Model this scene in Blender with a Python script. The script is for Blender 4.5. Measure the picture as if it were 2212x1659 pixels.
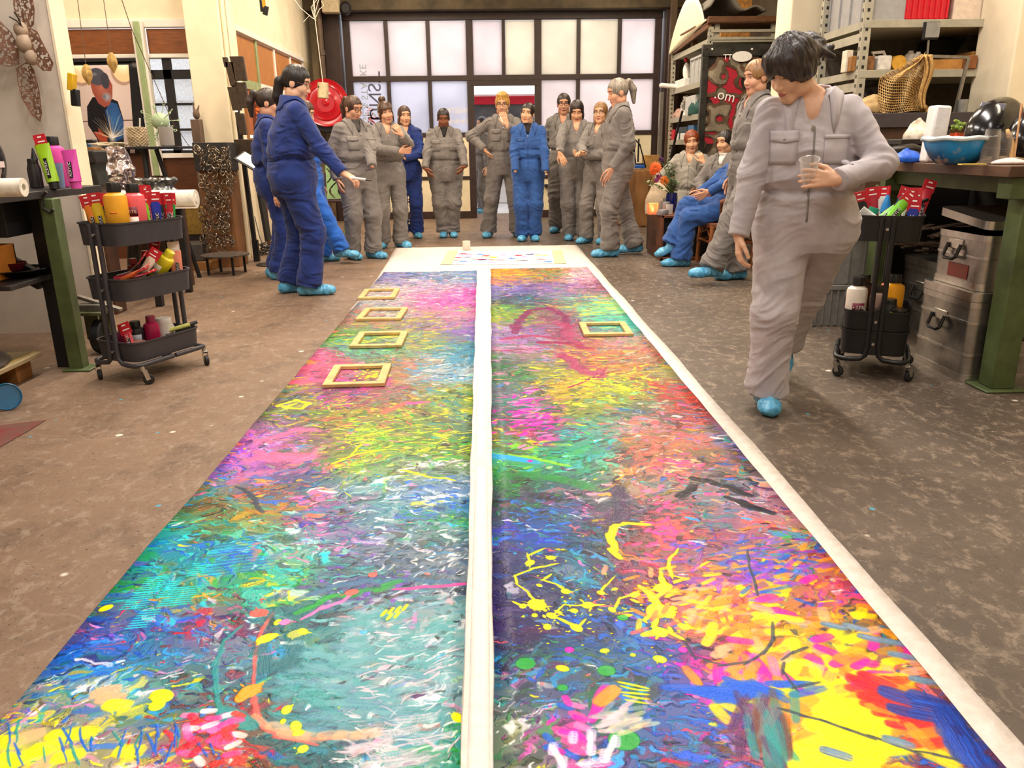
import bpy, bmesh, math, random
import numpy as np
from mathutils import Vector, Matrix, Euler
from mathutils.bvhtree import BVHTree

for o in list(bpy.data.objects): bpy.data.objects.remove(o)
SC = bpy.context.scene
COL = SC.collection
PI = math.pi
rad = math.radians

# ------------------------------------------------------------------ camera
F, PW, PH, CZ = 1690.0, 2212, 1659, 1.15
YAW, PIT, ROLL = rad(1.55), rad(16.85), rad(0.75)
_fw = np.array([math.sin(YAW)*math.cos(PIT), math.cos(YAW)*math.cos(PIT), -math.sin(PIT)])
_r0 = np.array([math.cos(YAW), -math.sin(YAW), 0.0]); _u0 = np.cross(_r0, _fw)
_r = math.cos(ROLL)*_r0 - math.sin(ROLL)*_u0
_u = math.cos(ROLL)*_u0 + math.sin(ROLL)*_r0
cam_d = bpy.data.cameras.new('camera'); cam = bpy.data.objects.new('camera', cam_d); COL.objects.link(cam)
cam_d.sensor_fit = 'HORIZONTAL'; cam_d.sensor_width = 36.0; cam_d.lens = 36.0*F/PW
cam_d.clip_start = 0.02; cam_d.clip_end = 200
cam.matrix_world = Matrix(((_r[0], _u[0], -_fw[0], 0), (_r[1], _u[1], -_fw[1], 0), (_r[2], _u[2], -_fw[2], CZ), (0, 0, 0, 1)))
SC.camera = cam

def ray(px, py): return _fw + _r*(px-PW/2)/F + _u*(PH/2-py)/F
C0 = np.array([0, 0, CZ])
def G(px, py, z=0.0):           # point of the photograph on the level plane z
    d = ray(px, py); return Vector(C0 + d*((z-CZ)/d[2]))
def D(px, py, y):               # ... on the upright plane at depth y
    d = ray(px, py); return Vector(C0 + d*(y/d[1]))
def XP(px, py, x):              # ... on the side plane x
    d = ray(px, py); return Vector(C0 + d*(x/d[0]))
def Pnp(p):                     # world -> photo pixels (numpy, n x 3)
    q = np.asarray(p, float)-C0; z = q@_fw
    return PW/2+F*(q@_r)/z, PH/2-F*(q@_u)/z

# ------------------------------------------------------------------ world, lamps, exposure
SC.view_settings.view_transform = 'Standard'; SC.view_settings.look = 'None'
SC.view_settings.gamma = 1.0; SC.view_settings.use_curve_mapping = False
SC.view_settings.exposure = 0.12
w = bpy.data.worlds.new('daylight'); SC.world = w; w.use_nodes = True
bg = w.node_tree.nodes['Background']; bg.inputs[0].default_value = (0.93, 0.94, 1.0, 1); bg.inputs[1].default_value = 2.4
def area(name, loc, sx, sy, power, col, rot=(0, 0, 0)):
    l = bpy.data.lights.new(name, 'AREA'); l.shape = 'RECTANGLE'; l.size = sx; l.size_y = sy
    l.energy = power; l.color = col
    o = bpy.data.objects.new(name, l); COL.objects.link(o); o.location = loc; o.rotation_euler = rot
    return o
WARM = (1.0, 0.85, 0.66)
NEUT = (1.0, 0.93, 0.86)
for i, (x, y, p) in enumerate([(-1.6, 0.6, 56), (1.6, 0.6, 50), (-1.6, 4.2, 112), (1.6, 4.2, 105), (-1.5, 7.8, 130), (1.8, 7.8, 130), (-1.2, 11.3, 105), (1.8, 11.3, 80)]):
    area('ceiling_lamp', (x, y, 4.0), 0.35, 2.2, p, NEUT if y < 6 else WARM)
area('ceiling_lamp', (-4.0, 7.2, 3.9), 0.35, 1.8, 60, WARM)
area('ceiling_lamp', (3.3, 4.0, 3.9), 0.35, 1.8, 45, WARM)
area('ceiling_lamp', (0.0, -1.0, 3.6), 2.5, 0.4, 32, NEUT)
SC.cycles.use_denoising = True
SC.cycles.max_bounces = 6; SC.cycles.diffuse_bounces = 3; SC.cycles.glossy_bounces = 3
SC.cycles.transmission_bounces = 5; SC.cycles.transparent_max_bounces = 8
SC.cycles.caustics_reflective = False; SC.cycles.caustics_refractive = False
SC.cycles.sample_clamp_indirect = 6.0

# ------------------------------------------------------------------ colours and materials
def s2l(c): return c/12.92 if c <= 0.04045 else ((c+0.055)/1.055)**2.4
def hx(h): return tuple(int(h[i:i+2], 16)/255 for i in (0, 2, 4))
def lin(h): return tuple(s2l(c) for c in hx(h))+(1.0,)
_mats = {}
def M(name, col, rough=0.6, metal=0.0, bump=0.0, scale=25.0, var=0.10, stretch=None, spec=0.5, coat=0.0, sheen=0.0, col2=None, detail=4.0, hi=None):
    if name in _mats: return _mats[name]
    m = bpy.data.materials.new(name); m.use_nodes = True; nt = m.node_tree; N = nt.nodes; L = nt.links
    b = N['Principled BSDF']; b.inputs['Roughness'].default_value = rough; b.inputs['Metallic'].default_value = metal
    b.inputs['Specular IOR Level'].default_value = spec; b.inputs['Coat Weight'].default_value = coat
    b.inputs['Sheen Weight'].default_value = sheen
    col = col or '1a1a1c'
    c = lin(col); c2 = lin(col2) if col2 else tuple(x*(1-2.2*var) for x in c[:3])+(1,)
    c1 = c if col2 else tuple(min(1, x*(1+var)) for x in c[:3])+(1,)
    tc = N.new('ShaderNodeTexCoord'); mp = N.new('ShaderNodeMapping'); no = N.new('ShaderNodeTexNoise')
    mp.inputs['Scale'].default_value = stretch or (1, 1, 1)
    no.inputs['Scale'].default_value = scale; no.inputs['Detail'].default_value = detail; no.inputs['Roughness'].default_value = 0.6
    cr = N.new('ShaderNodeValToRGB'); cr.color_ramp.elements[0].position = 0.32; cr.color_ramp.elements[1].position = 0.68
    cr.color_ramp.elements[0].color = c2; cr.color_ramp.elements[1].color = c1
    L.new(tc.outputs['Object'], mp.inputs[0]); L.new(mp.outputs[0], no.inputs['Vector']); L.new(no.outputs['Fac'], cr.inputs[0])
    L.new(cr.outputs[0], b.inputs['Base Color'])
    if bump:
        bp = N.new('ShaderNodeBump'); bp.inputs['Strength'].default_value = bump; bp.inputs['Distance'].default_value = 0.01
        L.new(no.outputs['Fac'], bp.inputs['Height']); L.new(bp.outputs[0], b.inputs['Normal'])
    _mats[name] = m
    return m
def emis(name, col, strength):
    if name in _mats: return _mats[name]
    m = bpy.data.materials.new(name); m.use_nodes = True; b = m.node_tree.nodes['Principled BSDF']
    b.inputs['Base Color'].default_value = lin(col); b.inputs['Emission Color'].default_value = lin(col); b.inputs['Emission Strength'].default_value = strength
    _mats[name] = m; return m
def glassy(name, col, rough=0.05, alpha=0.25):
    if name in _mats: return _mats[name]
    m = bpy.data.materials.new(name); m.use_nodes = True; nt = m.node_tree; N = nt.nodes; L = nt.links
    b = N['Principled BSDF']; b.inputs['Base Color'].default_value = lin(col); b.inputs['Roughness'].default_value = rough
    b.inputs['Specular IOR Level'].default_value = 0.8
    t = N.new('ShaderNodeBsdfTransparent'); t.inputs[0].default_value = tuple(0.6+0.4*x for x in lin(col)[:3])+(1,)
    mx = N.new('ShaderNodeMixShader'); fr = N.new('ShaderNodeLayerWeight'); fr.inputs[0].default_value = 0.25
    mr = N.new('ShaderNodeMapRange'); mr.inputs['To Min'].default_value = alpha; mr.inputs['To Max'].default_value = min(1, alpha+0.5)
    L.new(fr.outputs['Facing'], mr.inputs['Value']); L.new(mr.outputs[0], mx.inputs[0])
    L.new(t.outputs[0], mx.inputs[1]); L.new(b.outputs[0], mx.inputs[2])
    L.new(mx.outputs[0], N['Material Output'].inputs[0]); _mats[name] = m; return m

# ------------------------------------------------------------------ mesh builder
def V3(p): return Vector(p)
class MB:
    def __init__(s): s.v = []; s.f = []; s.mi = []; s.cur = 0
    def add(s, vs, fs, M4=None):
        n = len(s.v)
        for p in vs: s.v.append(tuple(M4 @ Vector(p)) if M4 is not None else tuple(p))
        for f in fs: s.f.append(tuple(i+n for i in f)); s.mi.append(s.cur)
        return s
    def box(s, c, d, rot=None):
        x, y, z = (k/2 for k in d)
        vs = [(i*x, j*y, k*z) for i in (-1, 1) for j in (-1, 1) for k in (-1, 1)]
        fs = [(0, 1, 3, 2), (4, 6, 7, 5), (0, 4, 5, 1), (2, 3, 7, 6), (0, 2, 6, 4), (1, 5, 7, 3)]
        T = Matrix.Translation(c)
        if rot is not None: T = T @ (Euler(rot).to_matrix().to_4x4() if not isinstance(rot, Matrix) else rot.to_4x4())
        return s.add(vs, fs, T)
    def bb(s, a, b):
        return s.box([(a[i]+b[i])/2 for i in range(3)], [abs(a[i]-b[i]) for i in range(3)])
    def bar(s, p, q, w, h, up=(0, 0, 1)):
        p, q = Vector(p), Vector(q); d = q-p; L = d.length; d.normalize()
        x = d.cross(Vector(up)); x = x.normalized() if x.length > 1e-5 else Vector((1, 0, 0)); z = x.cross(d)
        return s.box((p+q)/2, (w, L, h), Matrix((x, d, z)).transposed())
    def tube(s, pts, r, n=8, closed=False, cap=True):
        pts = [Vector(p) for p in pts]; m = len(pts); rr = r if hasattr(r, '__len__') else [r]*m
        base = len(s.v); t0 = None; u = None; ring = []
        for i, p in enumerate(pts):
            if closed: t = pts[(i+1) % m]-pts[i-1]
            else: t = pts[min(i+1, m-1)]-pts[max(i-1, 0)]
            t = t.normalized() if t.length > 1e-9 else Vector((0, 0, 1))
            if u is None:
                u = t.orthogonal().normalized()
            else:
                u = u-t*u.dot(t); u = u.normalized() if u.length > 1e-6 else t.orthogonal().normalized()
            v = t.cross(u)
            for k in range(n):
                a = 2*PI*k/n; s.v.append(tuple(p+(u*math.cos(a)+v*math.sin(a))*rr[i]))
        for i in range(m if closed else m-1):
            for k in range(n):
                a, b = base+i*n+k, base+i*n+(k+1) % n; c, d = base+((i+1) % m)*n+(k+1) % n, base+((i+1) % m)*n+k
                s.f.append((a, b, c, d)); s.mi.append(s.cur)
        if cap and not closed:
            s.f.append(tuple(base+k for k in range(n))[::-1]); s.mi.append(s.cur)
            s.f.append(tuple(base+(m-1)*n+k for k in range(n))); s.mi.append(s.cur)
        return s
    def cyl(s, p, q, r, r2=None, n=16): return s.tube([p, q], [r, r if r2 is None else r2], n)
    def lathe(s, prof, n=20, M4=None, cap=True):
        base = []; fs = []; m = len(prof)
        for r, z in prof:
            for k in range(n): a = 2*PI*k/n; base.append((r*math.cos(a), r*math.sin(a), z))
        for i in range(m-1):
            for k in range(n): fs.append((i*n+k, i*n+(k+1) % n, (i+1)*n+(k+1) % n, (i+1)*n+k))
        if cap:
            if prof[0][0] > 1e-4: fs.append(tuple(range(n))[::-1])
            if prof[-1][0] > 1e-4: fs.append(tuple((m-1)*n+k for k in range(n)))
        return s.add(base, fs, M4)
    def ell(s, c, r, n=12, rot=None):
        prof = [(math.sin(PI*i/n)+1e-5, -math.cos(PI*i/n)) for i in range(n+1)]
        T = Matrix.Translation(c)
        if rot is not None: T = T @ (Euler(rot).to_matrix().to_4x4() if not isinstance(rot, Matrix) else rot.to_4x4())
        return s.lathe(prof, 2*n, T @ Matrix.Diagonal((r[0], r[1], r[2], 1)), cap=False)
    def grid(s, fn, nu, nv, cu=False):
        b = [tuple(fn(i/(nu-1) if not cu else i/nu, j/(nv-1))) for i in range(nu) for j in range(nv)]
        fs = [(i*nv+j, ((i+1) % nu)*nv+j, ((i+1) % nu)*nv+j+1, i*nv+j+1) for i in range(nu if cu else nu-1) for j in range(nv-1)]
        return s.add(b, fs)
    def prism(s, poly, t, M4=None):          # outline in the xy plane, thickness t along z
        n = len(poly)
        vs = [(x, y, -t/2) for x, y in poly]+[(x, y, t/2) for x, y in poly]
        fs = [tuple(range(n))[::-1], tuple(range(n, 2*n))]+[(i, (i+1) % n, n+(i+1) % n, n+i) for i in range(n)]
        return s.add(vs, fs, M4)

def obj(name, mb, mat, parent=None, loc=None, smooth=True, bevel=0.0, solid=0.0, ang=38, subd=0):
    me = bpy.data.meshes.new(name); me.from_pydata(mb.v, [], mb.f)
    ms = mat if isinstance(mat, (list, tuple)) else [mat]
    for m in ms: me.materials.append(m)
    if len(ms) > 1: me.polygons.foreach_set('material_index', mb.mi)
    if smooth:
        me.polygons.foreach_set('use_smooth', [True]*len(me.polygons)); me.set_sharp_from_angle(angle=rad(ang))
    me.update()
    o = bpy.data.objects.new(name, me); COL.objects.link(o)
    if parent is not None: attach(o, parent)
    if loc is not None: o.location = loc
    if solid: k = o.modifiers.new('solid', 'SOLIDIFY'); k.thickness = solid; k.offset = 0
    if bevel: k = o.modifiers.new('bevel', 'BEVEL'); k.width = bevel; k.segments = 2; k.limit_method = 'ANGLE'; k.angle_limit = rad(50)
    if subd: k = o.modifiers.new('sub', 'SUBSURF'); k.levels = subd; k.render_levels = subd
    return o
def wm(o):
    m = o.matrix_basis.copy()
    if o.parent: m = wm(o.parent) @ o.matrix_parent_inverse @ m
    return m
def attach(o, p):
    o.parent = p; o.matrix_parent_inverse = wm(p).inverted() if not p.get('_local') else Matrix()
def thing(name, label, cat, loc=(0, 0, 0), group=None, local=False, rot=(0, 0, 0)):
    o = bpy.data.objects.new(name, None); COL.objects.link(o); o.empty_display_size = 0.05
    o.location = loc; o.rotation_euler = rot; o['label'] = label; o['category'] = cat
    if group: o['group'] = group
    if local: o['_local'] = 1
    return o
def tag(o, label, cat, group=None):
    o['label'] = label; o['category'] = cat
    if group: o['group'] = group
    return o
def struct(o): o['kind'] = 'structure'; return o
def recenter(o):
    """move a one-mesh thing's origin to its base"""
    me = o.data; n = len(me.vertices); a = np.empty(n*3); me.vertices.foreach_get('co', a); a = a.reshape(-1, 3)
    c = np.array([(a[:, 0].min()+a[:, 0].max())/2, (a[:, 1].min()+a[:, 1].max())/2, a[:, 2].min()])
    me.vertices.foreach_set('co', (a-c).ravel()); o.location = Vector(o.location)+Vector(c); return o
def solo(name, mb, mat, label, cat, group=None, **k):
    return tag(recenter(obj(name, mb, mat, **k)), label, cat, group)
def npmesh(name, v, q, mats, mi=None, parent=None, smooth=True):
    me = bpy.data.meshes.new(name); v = np.asarray(v, np.float32); q = np.asarray(q, np.int32)
    me.vertices.add(len(v)); me.vertices.foreach_set('co', v.ravel())
    me.loops.add(q.size); me.loops.foreach_set('vertex_index', q.ravel())
    me.polygons.add(len(q)); me.polygons.foreach_set('loop_start', np.arange(0, q.size, 4, dtype=np.int32))
    for m in (mats if isinstance(mats, (list, tuple)) else [mats]): me.materials.append(m)
    if mi is not None: me.polygons.foreach_set('material_index', np.asarray(mi, np.int32))
    me.polygons.foreach_set('use_smooth', np.ones(len(q), bool)); me.update(calc_edges=True); me.validate()
    o = bpy.data.objects.new(name, me); COL.objects.link(o)
    if parent is not None: attach(o, parent)
    return o
def text(name, s, size, mat, M4, parent=None, ext=0.0, align='CENTER'):
    c = bpy.data.curves.new(name, 'FONT'); c.body = s; c.size = size; c.align_x = align; c.align_y = 'CENTER'; c.extrude = ext
    to = bpy.data.objects.new('t', c); me = bpy.data.meshes.new_from_object(to); me.name = name; me.materials.clear(); me.materials.append(mat)
    bpy.data.objects.remove(to); bpy.data.curves.remove(c); o = bpy.data.objects.new(name, me); COL.objects.link(o); o.matrix_basis = M4
    if parent is not None:
        o.parent = parent
        if not parent.get('_local'): o.matrix_parent_inverse = wm(parent).inverted()
    return o
def frame_m(o, x, y):
    """matrix with origin o, x axis and y axis given"""
    x = Vector(x).normalized(); y = Vector(y); z = x.cross(y).normalized(); y = z.cross(x)
    m = Matrix((x, y, z)).transposed().to_4x4(); m.translation = o; return m
# ------------------------------------------------------------------ paint: colour fields laid down stroke by stroke
PC = dict(te='2f8f8f', dg='2a6248', ol='6b7044', ye='f4e222', ma='e822ac', pk='f27cb8', hp='ff4f9a', co='f4645c', og='f59a2c', cy='22c8cc', sk='2a9cdc', bl='1f5fcc',
 nv='28286a', ind='3a32ac', pu='8a44c4', vi='7a6acc', lv='b49ad6', wh='f6f0ee', pp='f4c6d2', gy='70787c', bg='4a7090', sl='3c4654', bk='20202a', br='7a4c34', oc='b8882c',
 li='8ecc2e', gr='2a9c40', mi='6ad2b0', mn='86204e', cr='d0203e', rd='e0322c', be='dcc8a2', pm='55305c', pe='f4b284', t2='4a8e92', t3='6fa6ae', dt='2a6670', ps='4a4468', dp='352a60', mv='a85c78', lo='a6ae58', go='5c6a42', gw='98a0a4')
PCA = {k: np.array(hx(v), np.float32) for k, v in PC.items()}
A = PCA
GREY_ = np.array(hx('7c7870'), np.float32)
ACC = [PCA[k] for k in ('wh', 'ye', 'pk', 'sl', 'bk', 'bk', 'sl', 'te', 'sk', 'co', 'ol', 'pm', 'gw', 'bl')]
SEED_L = """850,600 vi bl lv wh pm|960,600 bg vi wh sk|940,622 wh vi pk wh|835,630 pp wh gy|930,650 pk hp ma wh|1000,650 pu ma pk|835,665 gy wh gw|990,682 lv pk li ma|760,690 ol gy co|900,700 gy ye ol pu|1000,715 pu vi gy|780,730 gr te ol ye|920,740 bg oc ye te|1000,760 bg sk te|800,762 mi gr pm mi|700,790 co hp pm pk|850,800 ol gy oc co|960,800 bg sk wh be|740,850 pm ol ma|640,862 ye ol pu|860,870 ol br gy co|970,870 ol te ye|620,892 te ol ye nv|760,900 gr ol ye co|900,910 ol gr go ye|1000,920 ol te gy|600,950 mv pk pu lv|560,990 pu pk vi co|700,960 ol pk go|800,950 ye li ol gr|930,960 go gr ye|640,1010 mv pk mv|520,1030 pu pk bl|760,1000 go ye li te|900,1010 go gy wh gr|640,1042 te nv bl|480,1060 sk te og|470,1100 oc ol br|600,1080 og co pm te|680,1110 co ind pk te|800,1070 bg te wh|930,1080 bg bl wh|450,1140 te mi gr|550,1130 oc ol mi|700,1150 ind te pk|830,1130 bg wh te|970,1130 te gr bg|400,1190 cy bl te|520,1200 bl cy gr|640,1190 te mi wh|850,1200 bg sl wh bg|980,1200 bg wh sl|350,1260 cy bl te gr|480,1260 te cy gr|600,1250 gr te cy ye|760,1240 sl pu te|300,1320 cy bl nv ye|420,1300 cy te og|230,1370 bl pk nv|350,1360 bl pu cr sk|480,1340 pm pk nv wh cr|200,1440 bl sk bl|330,1430 bl sk te|450,1400 pm cr sk wh|150,1500 bl te wh|250,1500 pp ye te wh|370,1490 te sk ye|440,1480 pm nv te|80,1540 bl ye pk|180,1560 bl te ye pk|320,1550 te sk bl|450,1560 cr rd br|80,1620 ye pp te ye|220,1620 pp ye bl|350,1625 bl cr ye pk|470,1635 cr rd bl ye|600,1340 dt te dt|520,1430 sk te wh t2|700,1400 t2 t2 t3|850,1380 t3 pp t2|950,1420 t3 wh t2|700,1500 t2 t2 te|850,1500 t2 wh t3 pp|960,1520 bg t2 wh|650,1610 dt sl te|850,1610 pp t2 wh|970,1620 gr te t2"""
SEED_R = """1090,597 og ye co og|1180,592 ol og gr co|1270,598 pp pk wh|1100,622 lv vi ind|1200,622 pu lv vi gy|1290,622 mv pm pk|1120,650 pm sl te|1250,646 te mi gy co|1310,656 ye be cy|1100,682 ol gr ye|1300,672 ye mi cy|1200,692 mn mv gy|1110,720 lv pu gy|1330,702 cy te mi|1250,732 mn gy mv|1350,742 lo pk gy|1150,770 lv ol pk gy|1280,762 ye co mn|1380,772 cr ol be|1100,800 sl gr|1200,800 ol ye gy|1350,800 ol ye cr|1450,802 lo gy lo|1120,850 dg pk te|1220,842 og ye ol|1330,842 ye li ol|1460,852 rd cr ol|1140,892 ma pk dg|1100,900 dg te|1250,892 dg ol ye|1380,892 ol lo mi sl|1490,902 rd co sl|1150,932 ma pm|1280,932 te mi gy|1400,922 co wh gy pk|1480,932 co og pu|1560,942 wh bl lv|1100,952 ol dg ye|1250,972 te cy gr|1380,972 ol br co|1500,972 og pe co gy ol|1600,982 nv bl co|1120,1002 gr sk li|1250,1012 gr te mi|1400,1002 co pe sl|1480,1012 co hp pe sl gy|1580,1012 oc co gy sl te|1100,1052 sl gr|1240,1052 sl pm te|1360,1062 sl og wh|1470,1052 pe hp cy sl oc|1580,1062 pe bk lv sk|1680,1082 co nv wh|1100,1112 dg sl pm|1180,1112 sk bl pm|1290,1092 pm sl pk wh|1340,1112 sl pm bk|1430,1112 hp co sl|1520,1092 gw co lv te sl|1650,1132 co sk pe pk|1160,1162 bl sk ind|1260,1162 sl te pm|1400,1162 ol sl cr|1450,1162 hp co sl ol|1560,1162 mv sl co pu|1680,1182 pk og gr|1120,1222 ps nv ps|1230,1232 te sk sl|1380,1222 cr pk sl pm|1470,1232 og co bl|1560,1222 bl pu og|1680,1222 pu vi sk|1780,1242 co mn ye|1130,1302 dp nv ps|1250,1302 ps sk sl|1400,1292 pm cr sl|1550,1282 og co pu|1680,1292 og ye pu oc|1800,1302 co hp pu|1130,1372 dp nv pm|1250,1382 bg sl bl|1380,1352 bl sk pu sl|1540,1342 og pk co|1620,1382 og br co|1720,1362 ye oc og|1830,1352 oc og sl bg|1120,1442 dg nv sk|1240,1442 sl ol bl gr|1380,1432 bl sl sk|1500,1432 bl pm ma|1600,1432 ma og bk|1700,1432 ye ma og li|1820,1422 ye og bl|1930,1432 sl lv co|1110,1522 sl wh dg|1220,1512 ps ma sk|1330,1522 ol sk pk dg|1450,1522 sk bl sl|1560,1502 bl pk ma|1650,1482 ma bl ye|1760,1482 ye og li|1880,1482 rd ye og|1980,1502 rd bl|1110,1602 sl gr ol wh|1220,1602 ps wh ma|1350,1582 sl sk bl|1470,1602 bl sk cr|1600,1602 br bl ma|1700,1602 pm ye pk|1800,1582 ye ye og|1900,1562 ye rd gr|2000,1582 rd og bl|2080,1622 bl nv rd"""
CY0, CY1 = 0.85, 7.62
def edgesL(y): t = (y-1.24)/6.3; return -1.05+0.03*t, -0.075-0.045*t
def edgesR(y): t = (y-1.24)/6.3; return -0.012+0.026*t, 0.962+0.004*t
class Canvas:
    def __init__(s, edges, y0, y1, seeds, sd, res=0.0013):
        s.e, s.y0, s.y1 = edges, y0, y1; s.W = 0.97; s.res = res
        s.nx = int(s.W/res); s.ny = int((y1-y0)/res); s.rng = np.random.default_rng(sd)
        s.img = np.zeros((s.ny, s.nx, 3), np.float32); s.h = np.zeros((s.ny, s.nx), np.float32)
        sp = []; s.pal = []
        for t in seeds.split('|'):
            a = t.split(); sp.append([float(k) for k in a[0].split(',')]); s.pal.append([PCA[k] for k in a[1:]])
        s.sp = np.array(sp); s.mean = np.array([np.mean(p, 0) for p in s.pal], np.float32)
    def w2c(s, x, y): xl, xr = s.e(y); return (x-xl)/(xr-xl)*s.W, y-s.y0
    def px(s, X, Y): g = G(X, Y); return s.w2c(g.x, g.y)
    def c2px(s, U, V):
        y = V+s.y0; xl, xr = s.e(y); x = xl+(xr-xl)*U/s.W
        return Pnp(np.stack([x, y, np.zeros_like(x)], -1))
    def weights(s, U, V):
        X, Y = s.c2px(U, V)
        k = np.clip((Y-580), 0, 1100)
        rx, ry = 38+k*0.045, 13+k*0.034
        d = ((X[:, None]-s.sp[None, :, 0])/rx[:, None])**2+((Y[:, None]-s.sp[None, :, 1])/ry[:, None])**2
        d -= d.min(1, keepdims=True); wt = np.exp(-d*0.7); return wt/wt.sum(1, keepdims=True)
    def base(s):
        nu, nv = 40, 220
        U, V = np.meshgrid((np.arange(nu)+.5)/nu*s.W, (np.arange(nv)+.5)/nv*(s.y1-s.y0))
        wt = s.weights(U.ravel(), V.ravel()); mean = np.array([np.mean(p, 0) for p in s.pal])*0.86
        c = (wt @ mean).reshape(nv, nu, 3)
        iy = (np.arange(s.ny)*nv//s.ny).clip(0, nv-1); ix = (np.arange(s.nx)*nu//s.nx).clip(0, nu-1)
        s.img[:] = c[iy][:, ix]
    def stroke(s, cu, cv, ang, hl, hw, col, al=0.9, curv=0.0, col2=None, bris=0.5):
        ca, sa = math.cos(ang), math.sin(ang); ex = abs(ca)*hl+abs(sa)*hw+abs(curv)*hl*hl+.002; ey = abs(sa)*hl+abs(ca)*hw+abs(curv)*hl*hl+.002
        i0, i1 = max(0, int((cu-ex)/s.res)), min(s.nx, int((cu+ex)/s.res)+2); j0, j1 = max(0, int((cv-ey)/s.res)), min(s.ny, int((cv+ey)/s.res)+2)
        if i1 <= i0 or j1 <= j0: return
        x = (np.arange(i0, i1)+.5)*s.res-cu; y = ((np.arange(j0, j1)+.5)*s.res-cv)[:, None]
        a = x*ca+y*sa; t = y*ca-x*sa-curv*a*a
        e = np.sqrt(np.clip(1-(np.abs(a)/hl)**3, 0, 1)); ww = hw*(0.25+0.75*e)
        m = np.clip((ww-np.abs(t))/(0.25*hw+s.res)+0.1, 0, 1)*np.clip((hl-np.abs(a))/(0.2*hl)+0.15, 0, 1)
        if bris == 0: m = np.clip((1-np.sqrt((a/hl)**2+(t/hw)**2))*hw/(s.res*1.5), 0, 1)
        if bris > 0:
            k = s.rng.random(40).astype(np.float32); ti = np.clip(((t/hw)*0.5+0.5)*39, 0, 39).astype(int)
            b = k[ti]; m = m*(1-bris*b*np.clip(0.5+a/hl*0.6, 0, 1))
        else: b = 0.5
        m = (m*al)[..., None].astype(np.float32); R = s.img[j0:j1, i0:i1]
        cc = col if col2 is None else col*(1-np.asarray(b)[..., None])+col2*np.asarray(b)[..., None]
        R += (cc-R)*m
        Hh = s.h[j0:j1, i0:i1]; Hh += (m[..., 0])*(0.25+0.5*(b if bris > 0 else 0.8))*0.6-Hh*m[..., 0]*0.5
    def blob(s, cu, cv, r, col, al=1.0, asp=1.0, ang=0.0): s.stroke(cu, cv, ang, r*asp, r, col, al, 0, None, 0.0)
    def line(s, pts, wd, col, al=0.95, jit=0.0, bris=0.2, taper=False, col2=None):
        P = [s.px(*p) for p in pts]
        for k, ((a, b), (c, d)) in enumerate(zip(P[:-1], P[1:])):
            L = math.hypot(c-a, d-b); n = max(1, int(L/0.03)); an = math.atan2(d-b, c-a)
            for i in range(n):
                f = (i+.5)/n; q = (wd*(1-0.6*(k+f)/len(P)) if taper else wd)*(1+s.rng.normal()*0.15)
                s.stroke(a+(c-a)*f+s.rng.normal()*jit, b+(d-b)*f+s.rng.normal()*jit, an+s.rng.normal()*(0.1+jit*8), L/n*0.75+q*0.6, q, col, al, s.rng.normal()*1.5, col2, bris)
    def splat(s, X, Y, r, col, n=8, spread=4.0):
        u, v = s.px(X, Y); s.blob(u, v, r, col, 1.0, s.rng.uniform(1, 1.5), s.rng.uniform(0, PI))
        for _ in range(n):
            a = s.rng.uniform(0, 2*PI); d = r*s.rng.uniform(0.7, spread); s.stroke(u+math.cos(a)*d, v+math.sin(a)*d, a, r*s.rng.uniform(0.2, 0.8), r*s.rng.uniform(0.08, 0.3), col, 1.0, 0, None, 0)
    def layer(s, n, hl, hw, al, near=1.0, angs=0.55, dots=False):
        r = s.rng; L = s.y1-s.y0; q = r.random(n)
        V = L*(q**(1+0.55*near)); U = r.random(n)*s.W
        wt = s.weights(U, V).cumsum(1); pk = (r.random(n)[:, None] > wt).sum(1).clip(0, len(s.pal)-1)
        for i in range(n):
            p = s.pal[pk[i]]; c = p[r.integers(len(p))]; c2 = p[r.integers(len(p))]; z = r.random()
            if z < .13: c = ACC[r.integers(len(ACC))]
            elif z < .42: c = (c*.45+s.mean[pk[i]]*.55)*r.uniform(.32, .9)
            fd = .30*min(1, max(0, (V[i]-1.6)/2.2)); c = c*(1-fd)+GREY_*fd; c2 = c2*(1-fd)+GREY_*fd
            c = np.clip(c*(1+r.normal()*0.10)+r.normal(0, 0.02, 3), 0.02, 1).astype(np.float32)
            sc = 0.75+0.13*V[i]
            fl = math.sin(U[i]*7+V[i]*2.3)*0.6+math.sin(V[i]*5.1-U[i]*3)*0.5
            an = fl*0.8+r.normal()*angs
            if dots: s.blob(U[i], V[i], r.uniform(*hw)*sc, c, 1, r.uniform(1, 1.8), r.uniform(0, PI))
            else: s.stroke(U[i], V[i], an, r.uniform(*hl)*sc, r.uniform(*hw)*sc, c, al*r.uniform(0.7, 1.1), r.normal()*5, c2 if r.random() < 0.5 else None, 0.75)
    def warp(s, amp, sc):
        # drag the wet paint about: swirls
        def field(k):
            ny, nx = int(s.ny*s.res/sc)+3, int(s.nx*s.res/sc)+3; g = s.rng.normal(size=(ny, nx)).astype(np.float32)
            y = np.arange(s.ny)*s.res/sc; x = np.arange(s.nx)*s.res/sc; y0, x0 = y.astype(int), x.astype(int); fy, fx = (y-y0)[:, None], x-x0; fy = fy*fy*(3-2*fy); fx = fx*fx*(3-2*fx)
            r0, r1 = g[y0], g[y0+1]; return (r0[:, x0]*(1-fx)+r0[:, x0+1]*fx)*(1-fy)+(r1[:, x0]*(1-fx)+r1[:, x0+1]*fx)*fy
        iy = np.clip(np.arange(s.ny)[:, None]+field(0)*amp/s.res*.8, 0, s.ny-1).astype(np.int32); ix = np.clip(np.arange(s.nx)+field(1)*amp/s.res, 0, s.nx-1).astype(np.int32)
        s.img = s.img[iy, ix]; s.h = s.h[iy, ix]
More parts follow.
